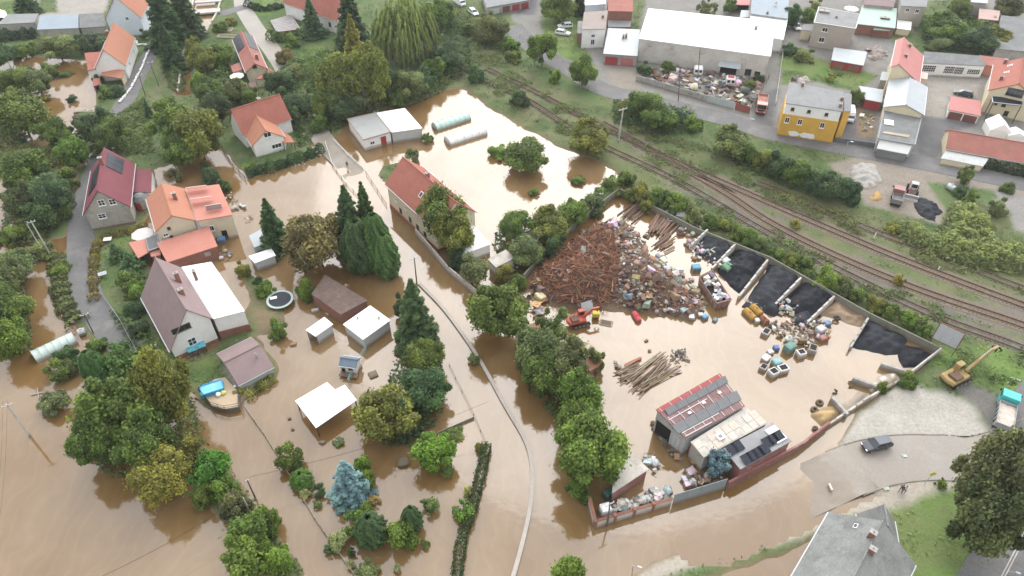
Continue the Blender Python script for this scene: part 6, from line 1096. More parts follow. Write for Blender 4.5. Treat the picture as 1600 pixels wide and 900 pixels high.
pole('wooden pole in the wet yard at the far left', (54,142), (73,187), WP, r=.09); pole('wooden pole beside the sandbag lane', (217,116), (227,150), WP, r=.09, z0=.35); pole('wooden pole on the grass right of the sandbag lane', (234,96), (248,134), WP, r=.09, z0=.35); pole('pole in front of the big olive trees', (258,222), (271,252), WP, r=.08)
pole('street light by the gravel heap', (1324,222), (1320,248), STEEL, name='street_lamp', cat='street lamp', arm=0, lamp=True, r=.08, z0=.35); pole('street light at the bottom edge of the flooded street', (989,884), (986,912), STEEL, name='street_lamp', cat='street lamp', arm=0, lamp=True, r=.08); pole('slim street lamp near the huge lower right tree', (1545,893), (1563,915), STEEL, name='street_lamp', cat='street lamp', arm=0, lamp=True, r=.08, z0=.35)
for lab, b, h in (('white marker post beside the overgrown siding', (1365,373), 1.4), ('small white post between the hedge and the tracks', (1465,423), 1.0), ('white post on the verge by the rusty drum', (1515,295), 1.6)):
    c = G(*b, LAND); e = empty('marker_post', lab, 'post', c); mb = MB(); mb.box((0, 0, h / 2), (.16, .16, h)); mb.build('post_body', WHITE, e); mb = MB(); mb.box((0, 0, h + .03), (.2, .2, .06)); mb.build('cap', CONC, e)
e = empty('road_sign', 'yellow road sign on a thin post at the pavement edge', 'road sign', G(1444,757,LAND)); mb = MB(); mb.tube([(0, 0, 0), (.1, 0, 2.6)], .04, 5); mb.build('post', STEEL, e); mb = MB(); M = Matrix.Rotation(rad(45), 3, 'Y'); mb.box((.1, -.06, 2.75), (.75, .04, .75), M=M); s_ = mb.build('sign_plate', mat('sign_yellow', (.75, .60, .05), .5, .06), e); mb = MB(); mb.box((.1, -.085, 2.75), (.5, .02, .5), M=M); mb.build('sign_field', mat('sign_yellow2', (.80, .66, .10), .5, .06), s_)
# sandbags
pts = [(214,66),(216,71),(227,71),(234,78),(229,88),(224,102),(214,122),(202,143),(187,161)]; ln = smooth([G(*p, LAND) for p in pts], 12); o = ln[0]; mb = MB(); rr = random.Random(4); acc = 0
for i in range(len(ln) - 1):
    a, b = ln[i] - o, ln[i + 1] - o; d = b - a
    for k in range(max(1, int(d.length / .35))):
        for l in range(2): c = a + d * rr.random() + Vector((rr.uniform(-.12, .12), rr.uniform(-.12, .12), .16 + .22 * l)); mb.cbox(c, (.62, .42, .24), .08, math.atan2(d.y, d.x) + rr.uniform(-.5, .5))
ob = mb.build('sandbag_line', mat('white_sandbag', (.78, .78, .77), .8, .1, .8, 5)); ob.location = o; tag(ob, 'line of white sandbags along the lane by the orange-roofed house', 'sandbags', kind='stuff')

# ================================================================== HEAPS
def mound(name, label, cat, poly, hmax, m, slope=.75, cell=.28, z0=-.4, rough=.75, seed=1, kind=None):
    pw = poly_w(poly); lo, hi = pw.min(0) - .3, pw.max(0) + .3; xs = np.arange(lo[0], hi[0] + cell, cell); ys = np.arange(lo[1], hi[1] + cell, cell); X, Y = np.meshgrid(xs, ys); P = np.stack([X.ravel(), Y.ravel()], 1)
    sd = sdist(P, pw) + vnoise(P[:, 0] + 200, P[:, 1], 2.2, seed) * .9
    z = hmax * (1 - np.exp(-np.maximum(sd, 0) * slope / hmax)) * 1.15 + np.minimum(sd, 0) * .8 + (vnoise(P[:, 0] + 200, P[:, 1], 3.0, seed + 1) * hmax * .35 + vnoise(P[:, 0] + 200, P[:, 1], .7, seed + 2) * rough) * np.clip(sd, 0, 1)
    z = np.maximum(z, z0); nx, ny = len(xs), len(ys); i = np.arange((ny - 1) * (nx - 1)); a = i // (nx - 1) * nx + i % (nx - 1); Fq = np.stack([a, a + 1, a + nx + 1, a + nx], 1)
    Fq = Fq[(z[Fq] > z0 + .01).any(1)]; c = pw.mean(0); V = np.stack([P[:, 0] - c[0], P[:, 1] - c[1], z], 1)
    o = bpy.data.objects.new(name, np_mesh(name, V, Fq, m, smooth=True)); link(o); o.location = (c[0], c[1], 0); tag(o, label, cat, kind=kind)
    def H(x, y):
        p = np.array([[x, y]]); s = sdist(p, pw)[0]; return hmax * (1 - math.exp(-max(s, 0) * slope / hmax)) * 1.15 + vnoise(p[:, 0] + 200, p[:, 1], 3.0, seed + 1)[0] * hmax * .35 * min(max(s, 0), 1)
    return o, pw, H
COAL = mat('coal', (.017, .019, .024), .62, .6, 1.1, 9, bump=1.0, spec=.12, grime=(.028, .03, .036, .5), gs=.35, mud=False)
COALG = mat('coal_dust', (.030, .033, .039), .7, .5, 1.1, 9, bump=1.0, spec=.12, grime=(.055, .057, .062, .6), gs=.4, mud=False)
SANDM = mat('tan_sand', (.42, .29, .14), .95, .15, .8, 8, bump=.4)
BSAND = mat('wet_brown_sand', (.30, .215, .145), .8, .2, .5, 8, bump=.4)
GRIT = mat('pale_grit', (.50, .46, .40), .95, .15, .8, 9, bump=.4)
mound('coal_heap', 'small dark coal heap in the leftmost bay', 'coal heap', [(1082,388),(1103,364),(1122,368),(1152,384),(1126,418),(1104,406)], 1.7, COALG, seed=2)
mound('coal_heap', 'black coal heap between the second and third bay walls', 'coal heap', [(1120,424),(1150,386),(1178,394),(1203,408),(1158,462),(1140,448)], 2.0, COAL, seed=3)
mound('coal_heap', 'broad dark grey coal heap in the widest bay', 'coal heap', [(1160,480),(1203,414),(1230,424),(1255,437),(1210,496),(1186,486)], 2.5, COALG, seed=4)
mound('coal_heap', 'deep black coal heap right of the widest bay', 'coal heap', [(1214,486),(1255,441),(1285,452),(1308,466),(1280,496),(1250,492)], 2.0, COAL, seed=5)
mound('coal_heap', 'small grey coal spill between the junk and the bay wall', 'coal heap', [(1233,500),(1252,482),(1270,486),(1272,500),(1258,514),(1243,512)], 1.2, COALG, seed=6)
mound('sand_heap', 'flat brown sand heap with a puddle and a tyre', 'sand heap', [(1278,490),(1308,468),(1335,482),(1356,498),(1346,512),(1322,506),(1306,498)], .55, BSAND, seed=7, slope=.4)
mound('coal_heap', 'long dark grey grit heap before the sign board', 'grit heap', [(1330,540),(1358,500),(1388,512),(1418,528),(1408,552),(1385,556),(1362,552)], 1.5, COALG, seed=8)
mound('coal_heap', 'black coal spill at the yard end wall', 'coal heap', [(1403,556),(1408,535),(1440,546),(1464,556),(1440,576),(1408,578)], 1.2, COAL, seed=9)
mound('sand_heap', 'tan sand heap with two tyres at the yard wall', 'sand heap', [(1268,650),(1280,640),(1306,634),(1318,646),(1300,664),(1282,668)], .9, SANDM, seed=10)
mound('grit_heap', 'white grit heap in the small bay at the yard wall', 'grit heap', [(1352,600),(1372,586),(1398,584),(1404,592),(1378,608),(1362,612)], .9, mat('white_grit', (.66, .60, .52), .95, .12), seed=11)
mound('grit_heap', 'pale grit layer in the bay beside the tan sand', 'grit heap', [(1312,636),(1340,610),(1362,614),(1340,632),(1322,646)], .5, GRIT, seed=12, slope=.4)
mound('gravel_heap', 'pale gravel heap behind the tall bush row', 'gravel heap', [(1322,258),(1345,252),(1370,262),(1382,284),(1372,298),(1345,300),(1325,285)], 1.2, mat('pale_gravel', (.34, .325, .30), .95, .12, .8, 8, bump=.3), seed=13)
mound('sand_heap', 'orange sand heap in front of the pale gravel heap', 'sand heap', [(1350,308),(1370,298),(1386,312),(1376,320),(1355,322)], 1.4, mat('orange_sand', (.48, .31, .13), .95, .15, .8, 8), seed=14)
mound('coal_heap', 'dark coal heap in front of the loader beside the knotweed', 'coal heap', [(1424,318),(1440,308),(1462,318),(1476,335),(1464,352),(1442,345),(1428,335)], .9, COALG, seed=15)
mound('rubble_heap', 'rubble pile behind the mustard building', 'rubble heap', [(1228,133),(1240,122),(1262,122),(1270,132),(1250,134)], 1.8, mat('rubble2', (.36, .32, .29), .95, .4, 1.5, 6, bump=.6), seed=16)
mound('junk_heap', 'pile of planks and junk on the plot right of the cement-grey house', 'junk heap', [(1350,78),(1365,70),(1384,82),(1380,98),(1358,95)], 1.0, mat('rubble3', (.28, .24, .22), .95, .5, 1.5, 6, bump=.6), seed=17)
# ================================================================== SCRAP
def item_mesh(kind, seed=0):
    r = random.Random(seed * 31 + 7); mb = MB()
    if kind == 'bar':
        L = 1; mb.box((0, 0, 0), (1, .05, .05)); 
    elif kind == 'beam':
        mb.box((0, 0, .045), (1, .09, .014)); mb.box((0, 0, -.045), (1, .09, .014)); mb.box((0, 0, 0), (1, .016, .076))
    elif kind == 'pipe': mb.tube([(-.5, 0, 0), (.5, 0, 0)], .045, 6)
    elif kind == 'bent':
        mb.tube([(-.5, 0, 0), (-.15, r.uniform(-.15, .15), r.uniform(0, .2)), (.2, r.uniform(-.2, .2), r.uniform(0, .15)), (.5, r.uniform(-.2, .2), 0)], .024, 4)
    elif kind == 'sheet':
        n = 4; vs = []
        for i in range(n + 1):
            for j in range(3): vs.append((-.5 + i / n + r.uniform(-.08, .08), (-.35 + .35 * j) + r.uniform(-.08, .08), r.uniform(-.10, .14)))
        fs = [(i * 3 + j, (i + 1) * 3 + j, (i + 1) * 3 + j + 1, i * 3 + j + 1) for i in range(n) for j in range(2)]
        mb.add(vs, fs); mb.add([(x, y, z - .03) for x, y, z in vs], [tuple(reversed(f)) for f in fs])
    elif kind == 'chunk':
        bm = bmesh.new(); bmesh.ops.create_cube(bm, size=1)
        for v in bm.verts: v.co += Vector((r.uniform(-.22, .22), r.uniform(-.22, .22), r.uniform(-.22, .22))); v.co.y *= .7; v.co.z *= .6
        bmesh.ops.bevel(bm, geom=bm.edges[:], offset=.07, segments=1, affect='EDGES'); bm.verts.index_update(); mb.add([v.co.copy() for v in bm.verts], [[v.index for v in f.verts] for f in bm.faces]); bm.free()
    elif kind == 'bag':
        bm = bmesh.new(); bmesh.ops.create_icosphere(bm, subdivisions=2, radius=.5)
        for v in bm.verts: v.co *= 1 + r.uniform(-.16, .16); v.co.z *= .75; v.co.z += .25
        bm.verts.index_update(); mb.add([v.co.copy() for v in bm.verts], [[v.index for v in f.verts] for f in bm.faces]); bm.free()
    elif kind == 'drum':
        mb.tube([(0, 0, 0), (0, 0, .3), (0, 0, .31), (0, 0, .34), (0, 0, .35), (0, 0, .62), (0, 0, .63), (0, 0, .66), (0, 0, .67), (0, 0, 1)], [.33, .33, .36, .36, .33, .33, .36, .36, .33, .33], 10); mb.tube([(0, 0, 1), (0, 0, 1.03)], [.35, .31], 10)
    elif kind == 'plate':
        mb.cbox((0, 0, 0), (1, .75, .06), .02); mb.box((r.uniform(-.2, .2), .1, .05), (.3, .25, .05))
    me = mb.mesh('scrap_' + kind, JUNK, kind == 'bag'); return me
IM = {}
def im(kind, seed=0):
    if (kind, seed) not in IM: IM[(kind, seed)] = item_mesh(kind, seed)
    return IM[(kind, seed)]
RR = random.Random(99)
RUSTY = [(.26, .11, .055), (.18, .08, .045), (.33, .15, .08), (.12, .068, .045), (.40, .19, .10), (.22, .115, .07)]
MIXC = [(.16, .10, .075), (.12, .10, .09), (.22, .13, .085), (.30, .27, .24), (.20, .15, .11), (.10, .085, .08), (.38, .33, .28), (.26, .18, .10), (.55, .53, .50), (.20, .09, .06), (.30, .16, .09), (.07, .075, .085)]
ACC = [(.42, .09, .05), (.42, .28, .08), (.13, .22, .34), (.62, .61, .59), (.34, .17, .09), (.28, .33, .28), (.64, .63, .61)]
def put(name, label, cat, group, kind, loc, scale, col, rot=None, seed=0):
    o = bpy.data.objects.new(name, im(kind, seed)); link(o); o.location = loc; o.scale = scale if isinstance(scale, tuple) else (scale,) * 3
    o.rotation_euler = rot or (RR.uniform(-.3, .3), RR.uniform(-.3, .3), RR.uniform(0, 6.28)); _g = sum(col) / 3; o.color = (*[(c * .72 + _g * .28) * RR.uniform(.8, 1.2) for c in col], 1)
    return tag(o, label, cat, group)
def rnd_in(pw):
    lo, hi = pw.min(0), pw.max(0)
    while True:
        q = np.array([[RR.uniform(lo[0], hi[0]), RR.uniform(lo[1], hi[1])]])
        if sdist(q, pw)[0] > .15: return q[0]
HEAP = [(822,452),(845,420),(885,382),(930,352),(962,346),(990,362),(1012,398),(1048,432),(1080,448),(1100,478),(1085,502),(1050,498),(1005,490),(960,486),(905,486),(858,478)]
ho, hpw, HH = mound('scrap_heap', 'tall rust-brown scrap metal heap in the scrapyard', 'scrap heap', HEAP, 4.4, mat('scrap_base', (.12, .075, .055), .95, .6, 1.6, 7, bump=1.2, grime=(.20, .11, .07, .8), gs=1.0), slope=.85, seed=21, rough=.7)
WESTP = poly_w([(826,450),(850,418),(890,384),(935,370),(960,400),(965,440),(950,480),(900,482),(858,474)]); EASTP = poly_w([(930,356),(962,350),(988,364),(1010,400),(1046,434),(1078,450),(1096,478),(1085,498),(1005,488),(955,482),(968,430),(950,385)])
for i in range(190):
    x, y = rnd_in(WESTP); L = RR.uniform(1.6, 4.2); put('scrap_bar', 'rusty bar or pipe tangled on the brown side of the scrap heap', 'scrap bar', 'rusty bars on the scrap heap', RR.choice(['bar', 'pipe', 'bent', 'bent', 'beam']), (x, y, HH(x, y) + RR.uniform(.05, .5)), (L, RR.uniform(1.8, 3.2), RR.uniform(1.8, 3.2)), RR.choice(RUSTY), (RR.uniform(-.4, .4), RR.uniform(-.35, .35), RR.uniform(0, 6.28)), RR.randrange(4))
for i in range(230):
    x, y = rnd_in(EASTP if i % 7 else WESTP); k = RR.choice(['sheet', 'sheet', 'chunk', 'chunk', 'bent', 'beam', 'plate']); s = RR.uniform(.6, 1.8); c = RR.choice(ACC) if RR.random() < .07 else RR.choice(RUSTY if RR.random() < .42 else MIXC)
    sc_ = s if k not in ('bent', 'beam') else (s * 1.8, 2.0, 2.0)
    put('scrap_piece', 'crumpled scrap metal piece on the mixed side of the scrap heap', 'scrap piece', 'mixed scrap pieces on the scrap heap', k, (x, y, HH(x, y) + RR.uniform(0, .35)), sc_, c, (RR.uniform(-.7, .7), RR.uniform(-.7, .7), RR.uniform(0, 6.28)), RR.randrange(5))
def merged(name, label, cat, pw, n, kinds, cols, smin, smax, H, mats, zj=.3):
    mb = MB(); meshes = {(k, s): im(k, s) for k in kinds for s in range(3)}; 
    for i in range(n):
        k = RR.choice(kinds); me = meshes[(k, RR.randrange(3))]; x, y = rnd_in(pw); s = RR.uniform(smin, smax); S = Matrix.Diagonal((s * 2.2, 1.6, 1.6)) if k in ('bar', 'bent', 'pipe', 'beam') else Matrix.Diagonal((s, s, s))
        M = Matrix.Rotation(RR.uniform(0, 6.28), 3, 'Z') @ Matrix.Rotation(RR.uniform(-.6, .6), 3, 'X') @ Matrix.Rotation(RR.uniform(-.5, .5), 3, 'Y') @ S
        c = Vector((x, y, H(x, y) + RR.uniform(0, zj))); mb.m = RR.randrange(len(mats)); mb.add([M @ v.co + c for v in me.vertices], [tuple(p.vertices) for p in me.polygons])
    o = mb.build(name, mats); return tag(o, label, cat, kind='stuff')
RM = [mat('scrap_m%d' % i, c, .85, .4, 1.2, 7, grime=(.1, .06, .045, .5)) for i, c in enumerate(RUSTY[:4])]; XM = [mat('scrap_x%d' % i, c, .75, .35, 1.2, 7, grime=(.1, .08, .06, .5)) for i, c in enumerate(MIXC)]
merged('scrap_tangle', 'mass of thin rusty rods covering the scrap heap', 'scrap', WESTP, 1100, ['bent', 'bar', 'bent'], RUSTY, .6, 1.7, HH, RM, .5)
merged('scrap_clutter', 'mass of small mixed scrap covering the right side of the heap', 'scrap', EASTP, 1000, ['sheet', 'chunk', 'bent', 'plate'], MIXC, .3, .8, HH, XM, .4)
def pile(label, group, poly, n, cols, kinds, smin=.5, smax=1.3, hmax=1.0, name='junk_piece', cat='junk', acc=.15):
    pw = poly_w(poly); n0 = n; n = n if n <= 12 or name != 'junk_piece' else int(n * .36)
    if n < n0: merged('junk_clutter', 'small loose bits between the pieces of ' + group, 'junk', pw, int((n0 - n) * 1.8), [k for k in kinds if k != 'bag'], cols, smin * .45, smax * .6, lambda x, y: hmax * .3, [mat('jc_%d' % int(sum(c) * 1000), c, .7, .35, 1.2, 7, grime=(.17, .12, .08, .5)) for c in cols], .5)
    for i in range(n):
        x, y = rnd_in(pw); s = sdist(np.array([[x, y]]), pw)[0]; k = RR.choice(kinds); sz = RR.uniform(smin, smax); z = min(hmax, s * .7) * RR.random() + .15 * sz; c = RR.choice(ACC) if RR.random() < acc else RR.choice(cols)
        put(name, label, cat, group, k, (x, y, z if k not in ('drum', 'bag') else z * .6), sz if k not in ('bent', 'beam', 'pipe') else (sz * 2, 1.8, 1.8), c, None, RR.randrange(5))
WH = [(.66, .65, .62), (.58, .56, .53), (.45, .44, .42), (.72, .71, .70), (.36, .38, .40), (.50, .46, .40)]
pile('orange or yellow scrap part by the trees at the left tip of the rusty heap', 'orange and yellow scrap at the tip of the heap', [(815,455),(845,446),(858,470),(850,492),(836,500),(820,478)], 26, [(.65, .20, .05), (.62, .38, .05), (.6, .5, .3), (.25, .1, .06), (.4, .38, .33)], ['sheet', 'chunk', 'beam', 'plate'], .8, 1.9, .9, 'scrap_piece', 'scrap piece', 0)
pile('pale scrap piece among the white junk at the lower edge of the scrap heap', 'pale scrap along the lower edge of the heap', [(1000,480),(1030,440),(1085,445),(1105,478),(1090,505),(1050,502)], 46, WH + MIXC, ['sheet', 'chunk', 'plate', 'sheet'], .6, 1.5, 1.4, 'scrap_piece', 'scrap piece', .1)
pile('rusty spring coil heap fragment right of the scrap heap', 'rusty coils right of the scrap heap', [(1062,450),(1090,440),(1098,470),(1094,502),(1070,498)], 30, [(.32, .19, .07), (.26, .15, .07), (.36, .24, .12)], ['bent', 'bent', 'chunk'], .7, 1.3, 1.2, 'scrap_piece', 'scrap piece', 0)
pile('dark scrap lump on the white glaring water below the pipe bundles', 'dark scrap lumps below the pipe bundles', [(992,372),(1012,362),(1016,378),(1004,392),(990,388)], 14, [(.13, .11, .10), (.10, .08, .075), (.2, .16, .13)], ['chunk', 'sheet', 'bent'], .6, 1.2, .7)
pile('junk at the back wall above the pipe bundles', 'junk along the scrapyard back wall', [(1022,318),(1044,316),(1050,334),(1030,336)], 16, [(.06, .07, .09), (.12, .13, .15), (.7, .7, .7), (.3, .3, .3)], ['chunk', 'plate', 'bag'], .7, 1.5, .8)
pile('pale junk by the leftmost bay wall', 'pale junk beside the leftmost bay wall', [(1058,345),(1095,348),(1098,362),(1072,375),(1058,362)], 22, WH, ['chunk', 'sheet', 'plate', 'bag'], .6, 1.4, .6)
pile('big bag or bin of junk in front of the coal bays', 'bins and bags in front of the coal bays', [(1068,380),(1095,372),(1122,400),(1140,418),(1130,432),(1105,412),(1080,408)], 34, WH + [(.2, .17, .14), (.30, .33, .33)], ['bag', 'chunk', 'drum', 'plate'], .7, 1.4, .6)
def bundle(label, group, a, b, n, w, L, cols, kind='pipe', r=3.0, z=.3):
    A, B = G(*a, z), G(*b, z); d = (B - A); d.z = 0; L0 = L or d.length; an = math.atan2(d.y, d.x); nn = Vector((-d.y, d.x, 0)).normalized(); c = (A + B) / 2
    for i in range(n):
        p = c + nn * RR.uniform(-w / 2, w / 2) + d.normalized() * RR.uniform(-.8, .8); l = L0 * RR.uniform(.7, 1.05)
        put('scrap_pipe', label, 'pipe', group, kind, (p.x, p.y, z + RR.uniform(-.1, .35)), (l, r, r), RR.choice(cols), (RR.uniform(-.2, .2), RR.uniform(-.03, .03), an + RR.uniform(-1, 1) * (.18 if kind == 'bar' else .06)))
BRN = [(.24, .12, .075), (.19, .10, .07), (.30, .16, .10), (.16, .10, .08)]
bundle('rusty pipe in the upper left bundle on the glaring water', 'rusty pipes in the upper left bundle', (978,344), (1004,322), 14, 4.6, None, BRN); bundle('rusty beam in the middle bundle on the glaring water', 'rusty beams in the middle bundle', (1020,366), (1040,334), 11, 3.4, None, BRN, 'beam'); bundle('rusty beam in the lower right bundle near the bins', 'rusty beams in the lower right bundle', (1032,370), (1054,346), 10, 3.4, None, BRN, 'beam'); bundle('long rusty bar lying below the beam bundles', 'long rusty bars below the beam bundles', (1022,388), (1050,366), 7, 1.6, None, BRN); bundle('short brown profile left in the white water by the bins', 'short brown profiles by the bins', (1034,392), (1054,382), 6, 2.2, None, BRN)
BARK_ = [(.26, .165, .11), (.31, .21, .145), (.19, .12, .085), (.38, .27, .19), (.14, .09, .065)]
bundle('long brown bar in the loose stack in the middle of the yard', 'long bars in the middle of the yard', (984,606), (1046,560), 28, 4.4, None, BARK_, 'bar', 2.6); bundle('short bar at the left end of the long bar stack', 'short bars at the left end of the stack', (966,590), (1000,574), 12, 2.4, None, BARK_, 'bar', 2.6)
pile('small dark junk piece at the top end of the long bars', 'dark junk at the end of the long bars', [(1044,552),(1068,544),(1080,562),(1070,572),(1048,570)], 26, [(.07, .08, .10), (.12, .12, .13), (.2, .2, .22), (.1, .13, .25)], ['chunk', 'sheet', 'plate'], .4, .9, .6)
pile('small junk piece on the left shore of the long bars', 'small junk left of the long bars', [(958,562),(975,570),(985,600),(972,600),(960,580)], 12, [(.1, .1, .1), (.5, .5, .5), (.15, .12, .1)], ['chunk', 'sheet'], .4, .9, .3)
pile('piece of white junk behind the street wall', 'white junk behind the yard street wall', [(948,805),(966,786),(1000,772),(1048,756),(1046,778),(1000,792),(960,806)], 46, WH + [(.25, .25, .26)], ['bag', 'chunk', 'sheet', 'plate'], .7, 1.5, .7)
pile('white junk beside the pale-roofed corner shed', 'white junk beside the corner shed', [(1000,712),(1018,716),(1034,730),(1020,742),(1010,728)], 18, WH, ['bag', 'chunk', 'plate', 'bent'], .6, 1.3, .5)
pile('junk behind the sheet metal fence', 'junk behind the blue-grey sheet metal fence', [(1058,752),(1080,735),(1100,745),(1130,742),(1128,752),(1080,766)], 30, WH + MIXC, ['chunk', 'plate', 'sheet', 'bent'], .6, 1.5, .8)
pile('junk at the front of the workshop hall', 'junk along the workshop hall front', [(1016,660),(1024,652),(1060,712),(1068,722),(1052,722),(1030,690)], 24, [(.1, .1, .11), (.5, .5, .5), (.1, .2, .4), (.16, .13, .1)], ['chunk', 'bag', 'plate'], .5, 1.1, .4)
pile('junk piece between the hall and the beige roof', 'junk between hall and beige roof', [(1072,702),(1090,712),(1108,722),(1100,734),(1080,724)], 16, [(.35, .05, .05), (.1, .1, .1), (.5, .5, .5), (.06, .12, .1)], ['chunk', 'drum', 'bag'], .6, 1.1, .5)
pile('junk in the dense appliance dump', 'junk in the appliance dump before the coal bays', [(1195,508),(1232,500),(1262,496),(1300,508),(1298,528),(1275,545),(1240,540),(1205,530)], 120, WH + MIXC, ['chunk', 'plate', 'bag', 'sheet', 'drum', 'bent'], .5, 1.2, .8, acc=.2)
pile('junk on the shore between coal heap walls', 'junk on the shore by the deep black coal', [(1208,486),(1222,466),(1250,476),(1240,492),(1222,500)], 22, WH + [(.15, .25, .35), (.32, .08, .07), (.12, .2, .2)], ['bag', 'chunk', 'plate', 'drum'], .7, 1.4, .5)
pile('thin junk on the shore of the broad coal heap', 'junk on the shore of the broad coal heap', [(1160,462),(1178,466),(1205,480),(1196,486),(1168,478)], 16, WH, ['sheet', 'bent', 'plate'], .5, 1.1, .3)
pile('junk piece inside the upper junk yard', 'junk in the upper junk yard', [(1002,112),(1040,105),(1090,112),(1130,120),(1190,128),(1172,172),(1140,164),(1100,150),(1010,126)], 280, MIXC + WH + [(.24, .07, .05), (.1, .15, .3), (.28, .17, .12)], ['chunk', 'plate', 'sheet', 'bag', 'beam', 'bent'], .9, 2.3, 1.0, acc=.1)
pile('rubble and timber piece on the dirt yard beside the mustard building', 'rubble on the dirt yard beside the mustard building', [(1340,175),(1366,180),(1362,212),(1342,212)], 22, [(.35, .25, .18), (.5, .42, .3), (.6, .58, .55), (.2, .2, .2)], ['chunk', 'bag', 'beam'], .6, 1.4, .4)
pile('plank or junk on the plot beside the cement-grey house', 'planks beside the cement-grey house', [(1350,76),(1382,74),(1386,96),(1354,98)], 26, [(.3, .2, .15), (.55, .52, .5), (.2, .16, .14), (.68, .66, .64)], ['beam', 'plate', 'sheet'], .9, 2.0, .9)
pile('rubble piece behind the mustard building', 'rubble behind the mustard building', [(1230,132),(1242,120),(1262,121),(1272,132)], 24, [(.5, .45, .42), (.62, .6, .58), (.14, .10, .09), (.36, .2, .15)], ['chunk', 'bar', 'plate'], .6, 1.4, 1.2)
pile('junk under the eave of the brown open shed', 'junk under the brown open shed', [(484,470),(500,470),(540,498),(534,504),(505,490)], 22, MIXC + WH, ['chunk', 'bag', 'plate'], .4, .9, .5)
pile('broken furniture piece along the wet shore behind the tiled wing', 'furniture along the wet shore', [(352,312),(364,300),(384,320),(396,345),(386,350),(366,330)], 18, WH + [(.16, .13, .12), (.2, .12, .1)], ['chunk', 'plate'], .5, 1.2, .3)
pile('white sheet or pot on the mud below the brick annexe', 'white litter on the mud by the brick annexe', [(338,400),(352,384),(368,396),(352,412)], 8, WH, ['plate', 'sheet', 'bag'], .5, 1.1, .2)
pile('small thing by the wet balcony garden', 'small things below the balcony', [(288,555),(322,545),(326,556),(296,572)], 12, MIXC + WH, ['chunk', 'plate', 'bag'], .4, .8, .3)
pile('stuff stored along the fence of the mauve-roofed house', 'stored things along the lane railing', [(218,545),(240,532),(252,548),(236,565)], 14, WH + [(.1, .1, .1)], ['bag', 'chunk', 'plate'], .5, 1.1, .4)

